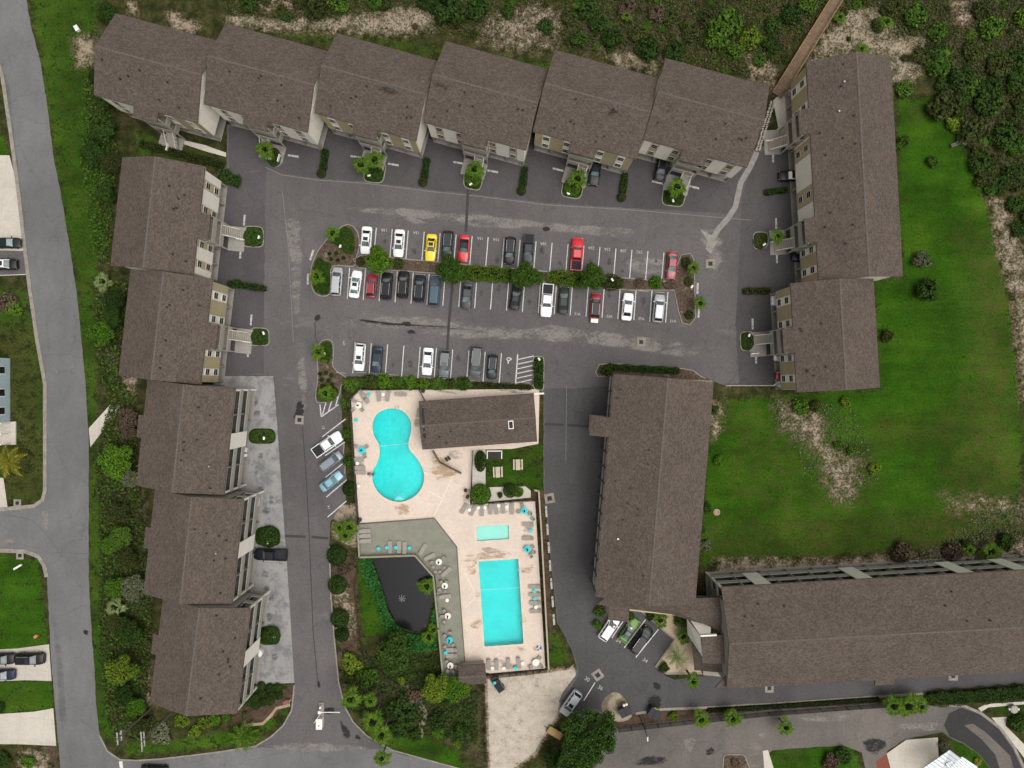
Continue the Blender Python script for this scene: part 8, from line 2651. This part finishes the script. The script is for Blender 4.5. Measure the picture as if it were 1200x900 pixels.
# entry gate island with raised arms and keypad
p = W(377, 836)
t = thing('barrier_gate', 'white entrance barrier with its long arm across the drive', 'gate', (p.x, p.y, 0))
MB().box((0, 0.3, 0.12), (0.9, 3.4, 0.2)).build('island_kerb', C_KERB, t)
MB().box((-0.05, 0.75, 0.75), (0.5, 0.5, 1.2)).build('barrier_box', M_TRIM, t)
MB().box((1.75, 0.75, 1.15), (3.5, 0.12, 0.12)).build('barrier_arm', M_TRIM, t)
MB().tube((-0.1, 0.2, 1.1), (-1.0, -1.1, 1.2), 0.05).build('barrier_arm', M_TRIM, t)
MB().lathe([(0.16, 0), (0.2, 0.5), (0.24, 0.6), (0.18, 1.0)], (0.05, 1.5, 0.2), 12).build('keypad_post', M_TRIM, t)
p = W(376, 845)
t = thing('equipment_cabinet', 'white rectangular equipment cabinet below the entrance barrier', 'cabinet', (p.x, p.y, 0))
MB().box((0, 0, 0.6), (0.95, 1.7, 1.1)).build('cabinet', M_TRIM, t)
MB().box((0, 0, 1.18), (1.05, 1.8, 0.06)).build('lid', M_WHITE, t)
MB().tube((0, -0.2, 1.2), (0, -0.2, 1.45), 0.08).build('vent', M_TRIMB, t)
p = W(338, 820)
t = thing('entrance_sign', 'small red and white sign standing in the bed at the drive mouth', 'sign', (p.x, p.y, 0), 0.15)
MB().box((0, 0, 0.7), (1.1, 0.12, 0.8)).build('board', M_TRIM, t)
MB().box((0, 0, 1.13), (1.14, 0.4, 0.06)).build('cap', plain('sign_red', (0.30, 0.08, 0.06), 0.1), t)
for s in (-0.45, 0.45):
    MB().box((s, 0, 0.2), (0.1, 0.1, 0.4)).build('leg', M_TRIM, t)
def small_light(px, py, label):
    p = W(px, py)
    t = thing('ground_light', label, 'light', (p.x, p.y, 0.1), random.uniform(0, 3))
    MB().box((0, 0, 0.55), (0.12, 0.12, 0.9)).build('post', M_TRIM, t)
    MB().box((0, 0, 1.02), (0.55, 0.3, 0.12)).build('lamp_head', M_TRIM, t)
for x, y, lab in [(312, 513, 'white ground light on the oval drive hedge'), (316.5, 634, 'white ground light in the island above the black pickup'), (324, 744, 'white ground light at the last west flats bush'), (306, 279.5, 'white ground light on the northern west island'), (311.5, 391, 'white ground light on the beige west flats island'), (434, 208, 'white ground light on the third north flats island'), (552, 218, 'white ground light on the fourth north flats island'), (665.5, 229, 'white ground light on the fifth north flats island'), (787, 237, 'white ground light on the sixth north flats island'), (319, 188, 'white ground light on the second north flats island'), (893, 288, 'white ground light on the long east flats island'), (875.5, 393.5, 'white ground light on the short east flats island'), (400.5, 290, 'white ground light in the crescent island'), (382, 415, 'white ground light on the drive island'), (631.5, 421, 'white ground light at the wheelchair bay hedge'), (716.5, 329, 'white ground light in the east end of the parking hedge'), (809, 337, 'white ground light on the east parking island')]:
    small_light(x, y, lab)
def utility_box(px, py, rz, sx, sy, sz, label, mat=M_TRIM, name='utility_box'):
    p = W(px, py)
    t = thing(name, label, 'box', (p.x, p.y, 0), math.radians(rz))
    MB().box((0, 0, sz / 2), (sx, sy, sz)).build('case', mat, t)
    MB().box((0, 0, sz + 0.03), (sx + 0.06, sy + 0.06, 0.06)).build('lid', mat, t)
utility_box(91.5, 34.5, -60, 0.95, 0.6, 0.5, 'white utility box on the grass verge beside the road')
utility_box(22, 664, 30, 1.5, 0.25, 0.3, 'white garden ornament on the corner lawn', M_TRIM)
utility_box(43.5, 745, 40, 0.6, 0.4, 0.4, 'orange and white toy on the front lawn', plain('toy_orange', (0.60, 0.20, 0.10), 0.2), 'garden_toy')
utility_box(1118, 170, 20, 1.6, 0.6, 0.4, 'grey stump slab beside a pale bush on the lawn', M_DARKW, 'stump_slab')
p = W(839.5, 600)
t = thing('stone_well', 'round pinkish stone ring on the lawn beside the walkway flats', 'stone ring', (p.x, p.y, 0))
MB().lathe([(0.55, 0), (0.6, 0.2), (0.4, 0.26), (0.3, 0.16)], n=16).build('ring', plain('stone_pink', (0.36, 0.24, 0.20), 0.2, 3, 0.9), t)
p = W(1185, 829)
t = thing('round_planter', 'round grey tank with two white handles by the curved lane', 'tank', (p.x, p.y, 0))
MB().lathe([(0.62, 0), (0.7, 0.2), (0.7, 0.8), (0.55, 0.9)], n=20).build('tank', M_GREY, t)
for s in (-0.78, 0.78):
    MB().box((s, 0, 0.6), (0.25, 0.3, 0.3)).build('handle', M_TRIM, t)
# load on the half hidden black pickup and a white basin
p = W(313 - 9, 763)
t = thing('round_tank', 'white round tank beside the last west flats', 'tank', (p.x, p.y, 0))
MB().lathe([(0.75, 0), (0.8, 0.15), (0.8, 1.0), (0.6, 1.15), (0.1, 1.2)], n=20).build('tank', M_TRIM, t)
